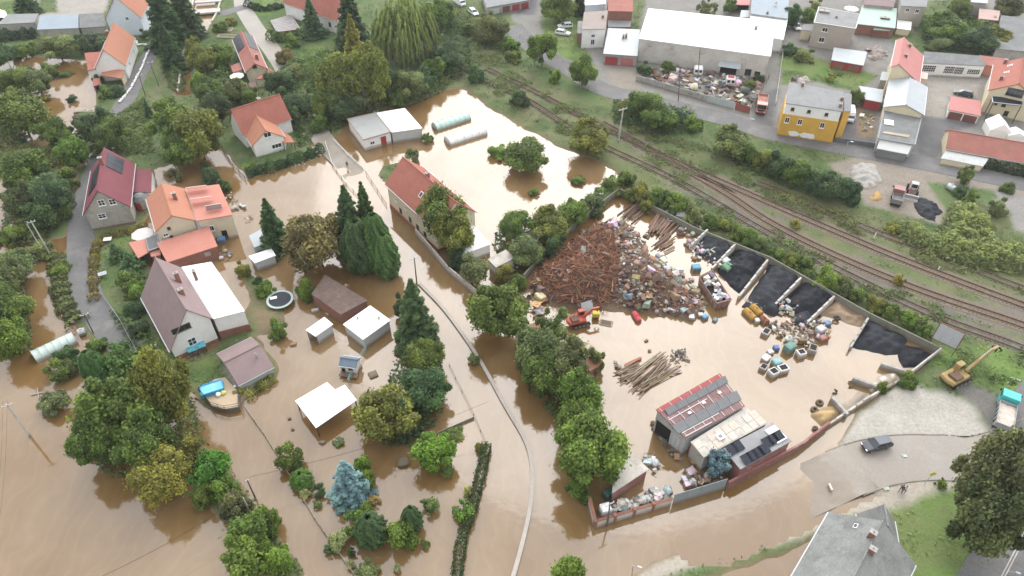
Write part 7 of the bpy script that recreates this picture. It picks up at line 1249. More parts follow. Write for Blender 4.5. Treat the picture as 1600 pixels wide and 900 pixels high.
# appliances, bins, tanks
def appliance(label, p, rz, col, s=(1.0, .9, 1.1), open_=True, z=-.2):
    c = G(*p); e = empty('appliance', label, 'appliance', (c.x, c.y, z), rz); mb = MB(); mb.cbox((0, 0, s[2] / 2), s, .07); col = [v * .75 + sum(col) / 12 for v in col]; b = mb.build('body', JUNK, e); b.color = (*col, 1)
    q = MB(); q.cbox((0, 0, s[2] + .02), (s[0] * .72, s[1] * .72, .06), .02); o = q.build('lid' if not open_ else 'opening', DARK if open_ else JUNK, e); o.color = (*[min(1, v * 1.1) for v in col], 1)
    q = MB(); q.box((0, -s[1] / 2 - .02, s[2] * .6), (s[0] * .7, .04, s[2] * .5)); o = q.build('door', JUNK, e); o.color = (*[v * .85 for v in col], 1)
for a in [('white appliance with a dark opening at the front of the small dump', (1207,586), .5, (.62, .61, .58), (1.5, 1.3, 1.3)), ('white square bin with a round hole in the small dump', (1222,580), .3, (.68, .67, .64), (1.7, 1.3, 1.2)), ('grey-blue bin with turquoise lid in the small dump', (1212,570), .4, (.20, .42, .42), (1.4, 1.2, 1.3), False), ('white tub at the left of the small dump', (1196,562), .8, (.7, .68, .66), (1.5, 1.1, .9), False), ('pinkish box at the left front of the small dump', (1192,577), .9, (.46, .41, .37), (1.3, 1.1, 1.0)), ('small blue drum box above the small dump', (1212,546), .1, (.06, .16, .45), (.9, .9, .9), False), ('white box behind the small dump', (1203,552), .3, (.7, .69, .68), (1.0, .9, .8), False),
          ('large green bin at the lower edge of the appliance dump', (1232,548), .6, (.12, .26, .22), (1.8, 1.4, 1.6), False), ('white washing machine at the lower edge of the dump', (1250,556), .3, (.70, .69, .68), (1.4, 1.2, 1.3)), ('brownish box at the right end of the lower dump edge', (1268,550), 1.1, (.36, .30, .26), (1.7, 1.3, 1.4)), ('grey container at the right side of the dump', (1280,520), .5, (.5, .5, .52), (1.5, 1.2, 1.5), False), ('red and white box at the right end of the dump', (1284,532), .4, (.34, .14, .11), (1.3, 1.1, 1.1), False), ('blue crate at the right end of the dump', (1291,508), .2, (.10, .24, .50), (1.2, 1.0, .9), False), ('pale crate in the upper dump beside the tanks', (1196,522), .9, (.5, .44, .42), (1.6, 1.2, 1.0)),
          ('green container beside the rusty skip', (1135,424), .6, (.10, .26, .14), (1.9, 1.7, 1.7), False), ('blue tote box at the far end of the rusty skip', (1087,422), .1, (.08, .28, .40), (1.6, 1.3, 1.2), False), ('pale box by the bay wall beside the green container', (1132,412), .5, (.5, .55, .52), (1.6, 1.3, 1.3), False), ('yellow-white machine box by the first coal heap', (1116,396), .6, (.6, .58, .4), (1.5, 1.2, 1.2)), ('white tall box at the back wall of the yard', (1053,334), .2, (.60, .66, .66), (1.6, 1.2, 2.2), False), ('grey low trough at the back wall of the yard', (1050,346), .2, (.36, .34, .32), (2.0, 1.2, .9)), ('large grey flat tank at the back wall of the yard', (1073,340), -.35, (.30, .30, .29), (4.2, 3.0, 1.3), False), ('dark red machine part beside the leftmost bay wall', (1063,367), .3, (.25, .05, .06), (1.3, 1.0, .9)),
          ('blue barrel floating below the rusty skip', (1101,498), .5, (.08, .30, .48), (1.1, .8, .9), False), ('second blue barrel floating below the rusty skip', (1117,501), .9, (.08, .34, .50), (1.0, .7, .6), False), ('white box beside the floating blue barrels', (1094,494), .1, (.65, .63, .6), (.9, .8, .8), False), ('small white box on stilts near the tanks', (1182,504), .2, (.6, .58, .56), (.8, .8, 1.0), False),
          ('white upright cabinet at the yard corner behind the wall', (945,802), .3, (.80, .80, .79), (1.4, 1.3, 1.9), False), ('dark green bin beside the red corner shed', (951,776), .4, (.02, .10, .09), (1.7, 1.2, 1.5), False), ('white freezer lid box by the flooded cypress', (611,407), .1, (.75, .75, .76), (1.5, 1.1, 1.2), False), ('small tipped wooden crate in the open water', (583,586), .5, (.16, .14, .11), (1.4, 1.3, .5), False), ('blue water butt at the brick annexe door', (347,378), .3, (.06, .26, .55), (1.5, 1.1, 1.2), False), ('white garden table under the brown shed eave', (493,486), .3, (.7, .69, .66), (1.3, .7, .6), False), ('yellow bin by the fence near the upper road', (477,213), .1, (.6, .45, .05), (.8, .8, 1.1), False), ('white box on the lawn by the yellow sapling', (1308,129), .1, (.6, .7, .75), (1.2, .8, .5), False), ('white chest on the gravel yard of the upper street', (1360,201), .1, (.7, .68, .66), (1.0, .9, .7), False), ('pale sink on the muddy yard shore by the red excavator', (947,505), -.3, (.42, .44, .38), (2.3, 1.4, .35))]:
    appliance(*a)
def lying_tank(label, p, q, r, m, z=.3):
    A, B = G(*p, z), G(*q, z); e = empty('tank', label, 'tank', (A.x, A.y, 0)); d = B - A; mb = MB(); n = 9; pts = [Vector((0, 0, z)) + d * t for t in (0, .03, .08, .33, .34, .36, .66, .67, .69, .92, .97, 1)]
    mb.tube(pts, [r * .3, r * .8, r, r, r * 1.05, r, r, r * 1.05, r, r, r * .8, r * .3], 14); mb.build('shell', m, e); mb = MB(); mb.tube([Vector((0, 0, z + r * .9)) + d * .5, Vector((0, 0, z + r * 1.25)) + d * .5], .18, 8); mb.build('hatch', m, e)
OCH = mat('ochre_rust', (.36, .21, .05), .8, .25, .8, 6, grime=(.2, .1, .04, .6))
lying_tank('ochre rusty tank lying in the water, the lower left one', (1163,484), (1179,500), .75, OCH); lying_tank('ochre rusty tank lying in the water, the upper right one', (1174,478), (1189,493), .75, OCH); lying_tank('brown boiler tank right of the ochre tanks', (1188,496), (1199,506), .7, RUST)
lying_tank('rusty drum lying on the verge by the upper street', (1480,290), (1492,296), .7, STEEL, z=1.0); lying_tank('red cylinder floating below the scrap heap', (990,488), (999,503), .55, mat('red_cyl', (.50, .07, .09), .6, .2)); lying_tank('grey barrel tank beside the old greenhouse', (122,521), (134,517), .7, STEEL, z=.5)
# skip container with scrap
def skip():
    c = [G(*p, 2.0) for p in ((1092,432), (1113,422), (1143,468), (1120,474))]; o = c[0].copy(); o.z = 0; e = empty('skip_container', 'long rusty open skip full of white scrap', 'skip', o); q = [v - o for v in c]; cc = sum(q, Vector()) / 4; SKM = mat('skip_rust', (.30, .19, .16), .8, .25, .6, 5, pat='x', ps=1, pamt=.15, grime=(.18, .1, .08, .6))
    for i in range(4):
        a, b = q[i], q[(i + 1) % 4]; ia, ib = a + (cc - a) * .06, b + (cc - b) * .06; ba, bb = a + (cc - a) * .08, b + (cc - b) * .08
        mb = MB(); mb.add([a, b, ib, ia] + [Vector((v.x, v.y, -.3)) for v in (ba, bb, ba + (cc - ba) * .1, bb + (cc - bb) * .1)], [(3, 2, 1, 0), (0, 1, 5, 4), (2, 3, 6, 7)]); mb.build('side_wall', SKM, e)
        for k in range(1, 5): 
            p = a + (b - a) * k / 5; mb = MB(); mb.box((p.x, p.y, .85), (.14, .14, 2.2)); mb.build('rib', SKM, e)
        mb = MB(); mb.tube([a, b], .09, 4); mb.build('rim', SKM, e)
    mb = MB(); mb.add([Vector((v.x * .94 + cc.x * .06, v.y * .94 + cc.y * .06, 1.3)) for v in q], [(0, 3, 2, 1)]); mb.build('floor', DARK, e)
    pw = np.array([[(v + o).x, (v + o).y] for v in [v * .88 + cc * .12 for v in q]])
    for i in range(48):
        x, y = rnd_in(pw); put('scrap_piece', 'white scrap piece loaded in the rusty skip', 'scrap piece', 'white scrap in the skip', RR.choice(['sheet', 'plate', 'chunk', 'bent']), (x, y, 1.55 + RR.uniform(0, .6)), RR.uniform(.5, 1.1), RR.choice(WH + [(.2, .2, .22), (.25, .15, .1)]), None, RR.randrange(5))
skip()
def tyre(label, p, z=.2, r=.62, tilt=0):
    c = G(*p, z); e = empty('tyre', label, 'tyre', c); mb = MB(); n, m = 16, 6; vs, fs = [], []
    for i in range(n):
        for k in range(m): a, b = 6.283 * i / n, 6.283 * k / m; vs.append(((r - .2 + .2 * math.cos(b)) * math.cos(a), (r - .2 + .2 * math.cos(b)) * math.sin(a), .22 * math.sin(b)))
    for i in range(n):
        for k in range(m): fs.append((i * m + k, ((i + 1) % n) * m + k, ((i + 1) % n) * m + (k + 1) % m, i * m + (k + 1) % m))
    mb.add(vs, fs); mb.build('tread', RUBBER, e, smooth=True)
tyre('tyre standing in the puddle on the brown sand heap', (1308,497), .5); tyre('upper of the two tyres beside the tan sand heap', (1281,629)); tyre('lower of the two tyres beside the tan sand heap', (1273,640)); tyre('small tyre at the red wall end by the tan sand', (1274,669), .3, .45)
for lab, p, q, col, k, sc_ in [('blue plastic tube lying on the tan sand heap', (1280,651), (1291,645), (.04, .20, .62), 'pipe', 5), ('long red beam frame beside the long bar stack', (976,572), (1002,560), (.50, .05, .06), 'beam', 5), ('pale beam at the left foot of the long bar stack', (962,584), (988,580), (.5, .47, .42), 'beam', 4), ('dark branch drifting on the yard water', (1327,605), (1332,596), (.05, .045, .04), 'bent', 7), ('dark scrap hook drifting near the tan sand', (1301,616), (1308,614), (.06, .05, .05), 'bent', 8), ('white sheet on the right end of the long bars', (1044,582), (1062,576), (.7, .7, .7), 'sheet', None), ('white drifting plank on the street water', (1294,758), (1299,768), (.72, .71, .69), 'bar', 6), ('pale plank on the green verge at the right edge', (1578,592), (1593,597), (.5, .46, .4), 'bar', 4), ('white fallen board at the right edge by the knotweed', (1585,408), (1606,412), (.6, .62, .62), 'plate', None), ('brown ball of scrap in the yard water', (1012,548), (1018,548), (.17, .12, .08), 'bag', None), ('small dark junk lump floating in the middle of the yard', (1008,533), (1013,531), (.06, .06, .06), 'chunk', None), ('white litter sheet on the wet asphalt curve', (1408,713), (1416,714), (.75, .75, .74), 'sheet', None), ('white litter on the pavement beside the two people', (1380,765), (1388,764), (.72, .72, .7), 'sheet', None), ('white litter on the street below the junk yard', (1172,187), (1178,188), (.72, .72, .7), 'sheet', None), ('white garden cross of planks floating in the left flood', (48,617), (66,613), (.72, .71, .69), 'bar', 2.5), ('second plank of the floating white cross', (58,606), (61,622), (.7, .7, .68), 'bar', 2.5), ('mound of brown debris drifting below the white canopy', (449,654), (455,653), (.17, .13, .10), 'bag', None), ('second mound of brown debris below the white canopy', (454,671), (460,670), (.17, .13, .10), 'bag', None), ('dark drowned compost heap in the lower garden', (620,722), (640,724), (.12, .11, .10), 'bag', None), ('pale stone ring just above the water by the box shed', (454,538), (464,537), (.34, .25, .18), 'chunk', None), ('brown board ring left of the drowned compost heap', (500,690), (508,692), (.25, .17, .12), 'chunk', None)]:
    A, B = G(*p, .15), G(*q, .15); d = B - A; L = max(d.length, .5); c = (A + B) / 2
    o = put('drift_' + {'bar': 'plank', 'beam': 'beam', 'pipe': 'tube', 'bent': 'branch', 'sheet': 'sheet', 'plate': 'board', 'bag': 'clump', 'chunk': 'lump'}[k], lab, 'debris', None, k, (c.x, c.y, c.z + (.3 if 'street' in lab or 'asphalt' in lab or 'pavement' in lab or 'verge' in lab or 'knot' in lab or 'sand' in lab else 0)), (L, sc_, sc_) if sc_ else ((L, L, L * .6) if k != 'bag' else (L, L, L * .5)), col, (0, 0, math.atan2(d.y, d.x)))
for a in [('bush',1010,108,14,3.2,DK,'dark bush against the warehouse wall in the upper junk yard'), ('bush',1042,104,13,3,GR,'green bush against the warehouse wall left of the thin poles'), ('bush',1172,132,12,2.6,GR,'weedy bush at the right end of the upper junk yard'), ('bush',1188,122,9,2.2,DK,'small dark bush by the wooden rail fence of the junk yard')]: tree(*a)
pile('pale crumpled sheet on the shore between heap and beam bundles', 'pale sheets between the heap and the beam bundles', [(1000,392),(1030,398),(1060,420),(1090,440),(1060,450),(1020,420)], 40, WH, ['sheet', 'plate', 'chunk', 'sheet'], .6, 1.5, .7, 'pale_sheet', 'scrap sheet', .05)
pile('pale flake of scrap along the far edge of the scrap heap', 'pale scrap along the far edge of the heap', [(962,344),(990,356),(1016,394),(1006,402),(984,372),(958,352)], 30, WH + MIXC, ['sheet', 'plate', 'chunk'], .5, 1.3, .8, 'pale_sheet', 'scrap sheet', .05)
# ================================================================== VEHICLES
def wheel(parent, x, y, r, w=.24, z=None):
    mb = MB(); z = r if z is None else z; mb.tube([(x, y - w / 2, z), (x, y - w / 2 + .05, z), (x, y + w / 2 - .05, z), (x, y + w / 2, z)], [r * .86, r, r, r * .86], 14); o = mb.build('wheel', RUBBER, parent)
    m = MB(); m.tube([(x, y - w / 2 - .012, z), (x, y + w / 2 + .012, z)], r * .58, 10); m.build('rim', STEEL, o); return o
def loft(mb, secs):
    """secs: list of lists of points (same count), closed sections"""
    n = len(secs[0]); vs = [p for s in secs for p in s]; fs = []
    for i in range(len(secs) - 1):
        for k in range(n): fs.append((i * n + k, i * n + (k + 1) % n, (i + 1) * n + (k + 1) % n, (i + 1) * n + k))
    fs.append(tuple(range(n - 1, -1, -1))); fs.append(tuple(range((len(secs) - 1) * n, len(secs) * n))); mb.add(vs, fs)
def car(label, p, q, col, z0=LAND, kind='hatch', name='parked_car', cat='car', roofc=None):
    """p rear, q front photo points"""
    A, B = G(*p, z0 + .5), G(*q, z0 + .5); d = B - A; c = (A + B) / 2; e = empty(name, label, cat, (c.x, c.y, z0), math.atan2(d.y, d.x))
    L, W = (4.5, 1.8) if kind != 'van' else (5.4, 2.0); H = 1.48 if kind != 'van' else 2.3
    st = [(-L / 2, .45, .85, .80), (-L / 2 + .12, .32, .98, .88), (-L / 4, .25, 1.0, .9), (L * .12, .25, .98, .9), (L * .22, .25, .95, .9), (L * .40, .28, .82, .86), (L / 2 - .06, .34, .70, .76), (L / 2, .42, .6, .66)]
    if kind == 'van': st = [(a, b, (c_ + .25 if a < L * .3 else c_ + .3), w_ * 1.08) for a, b, c_, w_ in st]
    mb = MB(); secs = []
    for x, zl, zh, w in st: secs.append([(x, -w * .94, zl), (x, w * .94, zl), (x, w, zl + .25), (x, w * .97, zh - .06), (x, w * .86, zh), (x, -w * .86, zh), (x, -w * .97, zh - .06), (x, -w, zl + .25)])
    loft(mb, secs); b = mb.build('body', PAINT, e, smooth=False); b.color = (*col, 1)
    zb = .97 if kind != 'van' else 1.22; r0, r1, f0, f1 = (-L * .46, -L * .36, L * .24, L * .06) if kind == 'hatch' else (-L * .485, -L * .475, L * .40, L * .26); wb, wt = .84, .66
    if kind == 'van': wb, wt = .95, .88
    g = MB(); loft(g, [[(r0, -wb, zb), (r0, wb, zb), (r1, wt, H - .05), (r1, -wt, H - .05)], [(f0, -wb, zb), (f0, wb, zb), (f1, wt, H - .05), (f1, -wt, H - .05)]]); gl = g.build('windows', GLASS if kind != 'van' else PAINT, e); gl.color = (*col, 1)
    rf = MB(); rf.cbox(((r1 + f1) / 2, 0, H - .02), (f1 - r1 + .12, wt * 2 + .04, .07), .03); ro = rf.build('roof', PAINT, e); ro.color = (*(roofc or col), 1)
    if kind == 'van': g = MB(); g.add([(f0 + .02, -wb * .9, zb + .05), (f0 + .02, wb * .9, zb + .05), (f1 + .05, wt * .95, H - .2), (f1 + .05, -wt * .95, H - .2)], [(0, 1, 2, 3)]); g.build('windscreen', GLASS, e)
    else:
        for s_ in (-1, 1):
            for x0, x1 in ((r0 * .45, r1 * .45), (L * .02, L * .0)): pm = MB(); pm.tube([(x0, s_ * (wb + .005), zb), (x1, s_ * (wt + .01), H - .06)], .04, 4); po = pm.build('pillar', PAINT, e); po.color = (*col, 1)
            pm = MB(); pm.tube([(f0 - .02, s_ * wb, zb), (f1, s_ * wt, H - .05)], .045, 4); po = pm.build('pillar', PAINT, e); po.color = (*col, 1)
    for x in (-L * .31, L * .30):
        for s_ in (-1, 1): wheel(e, x, s_ * (W / 2 - .14), .32)
    for s_ in (-1, 1):
        h = MB(); h.cbox((L / 2 - .12, s_ * .58, .66), (.24, .34, .14), .03); h.build('headlight', WHITE, e); h = MB(); h.cbox((-L / 2 + .04, s_ * .68, .82), (.12, .22, .2), .03); h.build('tail_light', REDD, e)
        h = MB(); h.cbox((f0 - .25, s_ * (wb + .14), zb + .06), (.14, .2, .13), .03); mo = h.build('mirror', PAINT, e); mo.color = (*col, 1)
    h = MB(); h.box((L / 2 + .005, 0, .48), (.02, .9, .12)); h.build('grille', DARK, e); return e
car('dark grey estate car at the edge of the flooded asphalt curve', (1392,689), (1347,700), (.055, .06, .075), z0=.42, roofc=(.12, .13, .15)); car('upper of the two white cars on the lawn', (893,40), (873,41), (.72, .73, .74)); car('lower of the two white cars on the lawn, tilted towards the tree', (869,50), (890,53), (.72, .73, .74)); car('white car parked in front of the white van at the top', (733,14), (747,25), (.72, .73, .74)); car('white van parked at the top edge beside garages', (706,-4), (731,13), (.75, .76, .77), kind='van', name='white_van', cat='van')
car('white and black car beside the dark tree near the warehouse', (1240,36), (1249,48), (.55, .57, .6), roofc=(.7, .72, .74)); car('dark green-grey car in front of the paved garage yard', (1520,149), (1491,143), (.05, .06, .065), roofc=(.10, .11, .12)); car('white van half hidden beside the mustard building', (1326,172), (1328,192), (.7, .72, .74), kind='van', name='white_van', cat='van'); car('car covered with junk at the right edge on the yard', (1597,162), (1590,180), (.1, .1, .11))
def truck(label, p, q, cabc, bedc, load, z0, L=6.6, W=2.4, name='truck', tarp=False):
    A, B = G(*p, z0 + 1), G(*q, z0 + 1); d = B - A; c = (A + B) / 2; e = empty(name, label, 'truck', (c.x, c.y, z0), math.atan2(d.y, d.x)); P = lambda n, m, par=None, col=None: None
    def pt(n, mb, m, col=None, par=None):
        o = mb.build(n, m, par or e)
        if col: o.color = (*col, 1)
        return o
    mb = MB(); mb.box((0, 0, .75), (L, .9, .3)); pt('chassis', mb, DARK)
    mb = MB(); x1 = L / 2; sec = [(x1 - 1.9, .6), (x1, .6), (x1, 1.55), (x1 - .28, 2.65), (x1 - 1.9, 2.65)]; mb.prism([(a, b) for a, b in sec], -W / 2, W / 2, 'y'); cab = pt('cab', mb, PAINT, cabc)
    mb = MB(); mb.add([(x1 + .02, -W * .43, 1.62), (x1 + .02, W * .43, 1.62), (x1 - .22, W * .43, 2.52), (x1 - .22, -W * .43, 2.52)], [(0, 1, 2, 3)]); pt('windscreen', mb, GLASS, par=cab)
    for s_ in (-1, 1): mb = MB(); mb.box((x1 - .95, s_ * (W / 2 + .005), 2.05), (1.1, .03, .75)); pt('side_window', mb, GLASS, par=cab); mb = MB(); mb.cbox((x1 + .02, s_ * .85, .95), (.1, .4, .25), .03); pt('headlight', mb, WHITE, par=cab); mb = MB(); mb.box((x1 - .1, s_ * (W / 2 + .18), 2.0), (.1, .2, .45)); pt('mirror', mb, DARK, par=cab)
    mb = MB(); mb.box((x1 + .06, 0, .7), (.16, W, .3)); pt('bumper', mb, PAINT, tuple(v * .6 for v in cabc)); mb = MB(); mb.box((x1 + .02, 0, 1.25), (.06, W * .7, .4)); pt('grille', mb, DARK)
    bl = L - 2.2; bx = -L / 2 + bl / 2; mb = MB(); mb.box((bx, 0, 1.0), (bl, W, .14)); pt('bed_floor', mb, PAINT, bedc)
    for s_ in (-1, 1): mb = MB(); mb.box((bx, s_ * (W / 2 - .04), 1.45), (bl, .09, .85)); o = pt('side_board', mb, PAINT, bedc); [MB().box((bx - bl / 2 + bl * k / 5, s_ * (W / 2 + .03), 1.4), (.1, .07, .9)).build('stake', DARK, o) for k in range(1, 5)]
    for x in (bx - bl / 2 + .04, bx + bl / 2 - .04): mb = MB(); mb.box((x, 0, 1.5), (.09, W - .18, .9)); pt('end_board', mb, PAINT, bedc)
    for x in (x1 - 1.0, -L / 2 + .9, -L / 2 + 2.0):
        for s_ in (-1, 1): wheel(e, x, s_ * (W / 2 - .2), .5, .34)
    mb = MB(); rr = random.Random(5); n = 8; vs = [(bx - bl / 2 + .1 + (bl - .2) * i / n, -W / 2 + .1 + (W - .2) * j / 4, 1.35 + rr.uniform(0, .3) * math.sin(math.pi * i / n) + rr.uniform(0, .12)) for i in range(n + 1) for j in range(5)]; mb.add(vs, [(i * 5 + j, (i + 1) * 5 + j, (i + 1) * 5 + j + 1, i * 5 + j + 1) for i in range(n) for j in range(4)]); pt('load', mb, load); return e
truck('tipper truck with turquoise cab roof and a pale grit load', (1567,668), (1575,622), (.06, .42, .42), (.28, .30, .30), mat('truck_grit', (.55, .48, .42), .9, .25, .8, 7), .42, L=7.2)
truck('orange-red truck with scrap load parked beside the upper junk yard', (1193,146), (1188,180), (.50, .20, .17), (.34, .2, .16), mat('truck_scrap', (.36, .17, .13), .9, .5, 1, 6), .38, L=7.5)
truck('small red and white dumper next to the loader', (1399,325), (1404,293), (.26, .10, .09), (.2, .19, .18), mat('truck_grey', (.20, .19, .19), .9, .25, .8, 7), .35, L=4.8, W=2.1)
for lab, p, col in (('white van cab wreck in the upper junk yard', (1090,116), (.75, .75, .74)), ('white truck cab wreck with red inside in the upper junk yard', (1140,132), (.70, .66, .66))):
    c = G(*p, .4); e = empty('cab_wreck', lab, 'wreck', c, rad(80)); mb = MB(); mb.cbox((0, 0, 1.2), (2.3, 2.3, 1.9), .25); b = mb.build('cab_shell', PAINT, e); b.color = (*col, 1)
    for s_ in (-1, 1): mb = MB(); mb.box((-1.17, s_ * .55, 1.4), (.04, .7, .7)); mb.build('window', GLASS, e); mb = MB(); mb.box((s_ * .5, -1.17, 1.5), (.7, .04, .7)); mb.build('window', GLASS, e)
    mb = MB(); mb.cbox((0, 0, 2.18), (1.5, 1.6, .06), .02); mb.build('roof_opening', REDD if 'red' in lab else WHITE, e)
def excavator(label, p, front, arm, col, z0, s=1.0, tool='grapple', house_only=False):
    c = G(*p, z0); f = G(*front, z0); d = f - c; e = empty('excavator', label, 'excavator', (c.x, c.y, z0), math.atan2(d.y, d.x)); e.scale = (s, s, s)
    EP = mat('excavator_paint_%d' % int(col[1] * 1000), col, .55, .2, .8, 5, grime=(col[0] * .5, col[1] * .45, col[2] * .45, .6), gs=1.2)
    for s_ in (-1, 1):
        mb = MB(); mb.prism([(-2.0, .25), (-1.7, .02), (1.7, .02), (2.0, .25), (2.0, .6), (1.7, .85), (-1.7, .85), (-2.0, .6)], s_ * 1.15 - .3, s_ * 1.15 + .3, 'y'); t = mb.build('track', RUBBER, e)
        for k in range(4): m = MB(); m.tube([(-1.35 + .9 * k, s_ * 1.15 + s_ * .28, .42), (-1.35 + .9 * k, s_ * 1.15 + s_ * .33, .42)], .3, 8); m.build('roller', STEEL, t)
    mb = MB(); mb.tube([(0, 0, .6), (0, 0, 1.1)], .8, 12); mb.build('slew_ring', DARK, e)
    mb = MB(); mb.cbox((-.6, 0, 1.45), (3.4, 2.5, .75), .12); mb.build('upper_deck', EP, e)
    mb = MB(); mb.tube([(-2.2, -1.1, 1.35), (-2.45, -.6, 1.45), (-2.55, 0, 1.45), (-2.45, .6, 1.45), (-2.2, 1.1, 1.35)], .5, 8); mb.build('counterweight', EP, e)
    mb = MB(); mb.cbox((-1.3, -.3, 2.0), (1.7, 1.7, .5), .1); mb.build('engine_cover', mat('dark_rust_engine', (.13, .085, .06), .85, .4, 1.5, 7), e); mb = MB(); mb.tube([(-1.2, .3, 2.2), (-1.2, .3, 2.9)], .09, 6); mb.build('exhaust', RUST, e)
    mb = MB(); mb.cbox((.55, .75, 2.35), (1.4, .95, 1.3), .1); cb = mb.build('cab', EP, e); mb = MB(); mb.box((1.26, .75, 2.45), (.03, .75, .8)); mb.build('windscreen', GLASS, cb); mb = MB(); mb.box((.55, 1.235, 2.5), (1.0, .03, .7)); mb.build('side_window', GLASS, cb); mb = MB(); mb.box((.55, .265, 2.5), (1.0, .03, .7)); mb.build('side_window', GLASS, cb); mb = MB(); mb.cbox((.55, .75, 3.03), (1.3, .9, .08), .03); mb.build('cab_roof', EP, cb)
    def seg(nm, a, b, w0, w1, y=-.25):
        a, b = Vector((a[0], y, a[1])), Vector((b[0], y, b[1])); dd = (b - a); L = dd.length; an = -math.atan2(dd.z, dd.x); mb = MB(); M = Matrix.Rotation(an, 3, 'Y'); vs = []
        for x, w in ((0, w0), (.45 * L, max(w0, w1) * 1.15), (L, w1)):
            for yy, zz in ((-.2, -w / 2), (.2, -w / 2), (.2, w / 2), (-.2, w / 2)): vs.append(a + M @ Vector((x, yy, zz)))
        mb.add(vs, [(0, 1, 5, 4), (1, 2, 6, 5), (2, 3, 7, 6), (3, 0, 4, 7), (4, 5, 9, 8), (5, 6, 10, 9), (6, 7, 11, 10), (7, 4, 8, 11), (3, 2, 1, 0), (8, 9, 10, 11)]); return mb.build(nm, EP, e)
    seg('boom', arm[0], arm[1], .6, .45); seg('boom', arm[1], arm[2], .5, .4) if len(arm) > 4 else None
    k = 2 if len(arm) > 4 else 1; seg('stick', arm[k], arm[k + 1], .42, .3)
    mb = MB(); mb.tube([(arm[0][0] + .4, -.25, arm[0][1] - .2), ((arm[0][0] + arm[1][0]) / 2, -.25, (arm[0][1] + arm[1][1]) / 2 - .3)], .09, 6); mb.build('hydraulic_ram', STEEL, e); mb = MB(); mb.tube([((arm[0][0] + arm[1][0]) / 2, -.25, (arm[0][1] + arm[1][1]) / 2 + .4), (arm[k][0], -.25, arm[k][1] + .35)], .08, 6); mb.build('hydraulic_ram', STEEL, e)
    x, z = arm[k + 1]
    if tool == 'grapple':
        for i in range(4): a = i * 1.57 + .4; mb = MB(); mb.tube([(x, -.25, z), (x + math.cos(a) * .7, -.25 + math.sin(a) * .7, z - .5), (x + math.cos(a) * .3, -.25 + math.sin(a) * .3, z - 1.3)], [.16, .14, .04], 5); mb.build('grapple_claw', DARK, e)
    else: mb = MB(); mb.prism([(x - .5, z + .1), (x - .7, z - .7), (x, z - 1.0), (x + .5, z - .5), (x + .2, z)], -.9, .4, 'y'); mb.build('bucket', EP, e)
excavator('yellow tracked excavator with long raised arm on the green verge', (1492,594), (1530,575), [(1.0, 2.0), (5.0, 4.9), (6.6, 5.0), (7.0, 1.6)], (.34, .24, .10), .38, 1.0)
excavator('red-orange excavator wreck at the edge of the scrap heap', (905,505), (925,500), [(.8, 1.9), (2.6, 3.6), (4.2, 3.6), (4.4, 1.9)], (.45, .10, .065), .1, .82)
e = empty('scrap_plate', 'tilted pale steel plate leaning behind the red excavator', 'steel plate', G(917,486)); mb = MB(); mb.box((0, 0, 1.0), (2.2, .08, 2.0), .4, Matrix.Rotation(rad(-35), 3, 'X')); mb.build('plate', STEEL, e); mb = MB(); mb.cbox((1.4, -1.6, .8), (1.2, 1.0, 1.0), .08); b = mb.build('yellow_block', JUNK, e); b.color = (.62, .45, .06, 1)
def loader(label, p, q):
    A, B = G(*p, .4), G(*q, .4); d = B - A; e = empty('wheel_loader', label, 'loader', (A.x, A.y, .35), math.atan2(d.y, d.x)); LP = mat('loader_red', (.27, .07, .065), .6, .2, .8, 5)
    mb = MB(); mb.cbox((-.9, 0, 1.2), (1.9, 1.3, .8), .1); mb.build('engine_hood', LP, e); mb = MB(); mb.cbox((.35, 0, 1.9), (1.2, 1.4, 1.5), .1); cb = mb.build('cab', mat('loader_cab', (.5, .48, .46), .5, .1), e); mb = MB(); mb.box((.96, 0, 2.1), (.03, 1.1, .8)); mb.build('windscreen', GLASS, cb); mb = MB(); mb.box((-.26, 0, 2.1), (.03, 1.1, .8)); mb.build('rear_window', GLASS, cb)
    for x in (-1.1, 1.2):
        for s_ in (-1, 1): wheel(e, x, s_ * .95, .6, .4)
    for s_ in (-1, 1): mb = MB(); mb.tube([(.9, s_ * .45, 1.4), (2.0, s_ * .5, 1.1), (2.6, s_ * .5, .5)], .12, 5); mb.build('lift_arm', LP, e)
    mb = MB(); mb.prism([(2.5, .1), (3.4, .05), (2.75, .25), (2.7, .9), (2.5, .95)], -1.3, 1.3, 'y'); mb.build('bucket', STEEL, e)
loader('red wheel loader with pale cab roof beside the dark coal heap', (1424,300), (1421,330))
# sign board seen from the back
e = empty('sign_board', 'large grey sign board seen from behind on a steel frame', 'sign board', G(1468,548,LAND), rad(-42)); SB = mat('grey_board_back', (.46, .48, .51), .7, .12, .5, 5, pat='x', ps=1, pamt=.08)
for k in range(3): mb = MB(); mb.box((-1.25 + 1.25 * k, 0, 3.6), (1.22, .08, 3.6)); mb.build('board_panel', SB, e)
for x in (-1.9, 1.9): mb = MB(); mb.box((x, 0, 2.6), (.12, .14, 5.6)); mb.build('post', RUST, e)
for z in (1.8, 5.42): mb = MB(); mb.box((0, 0, z), (3.9, .14, .1)); mb.build('frame_rail', RUST, e)
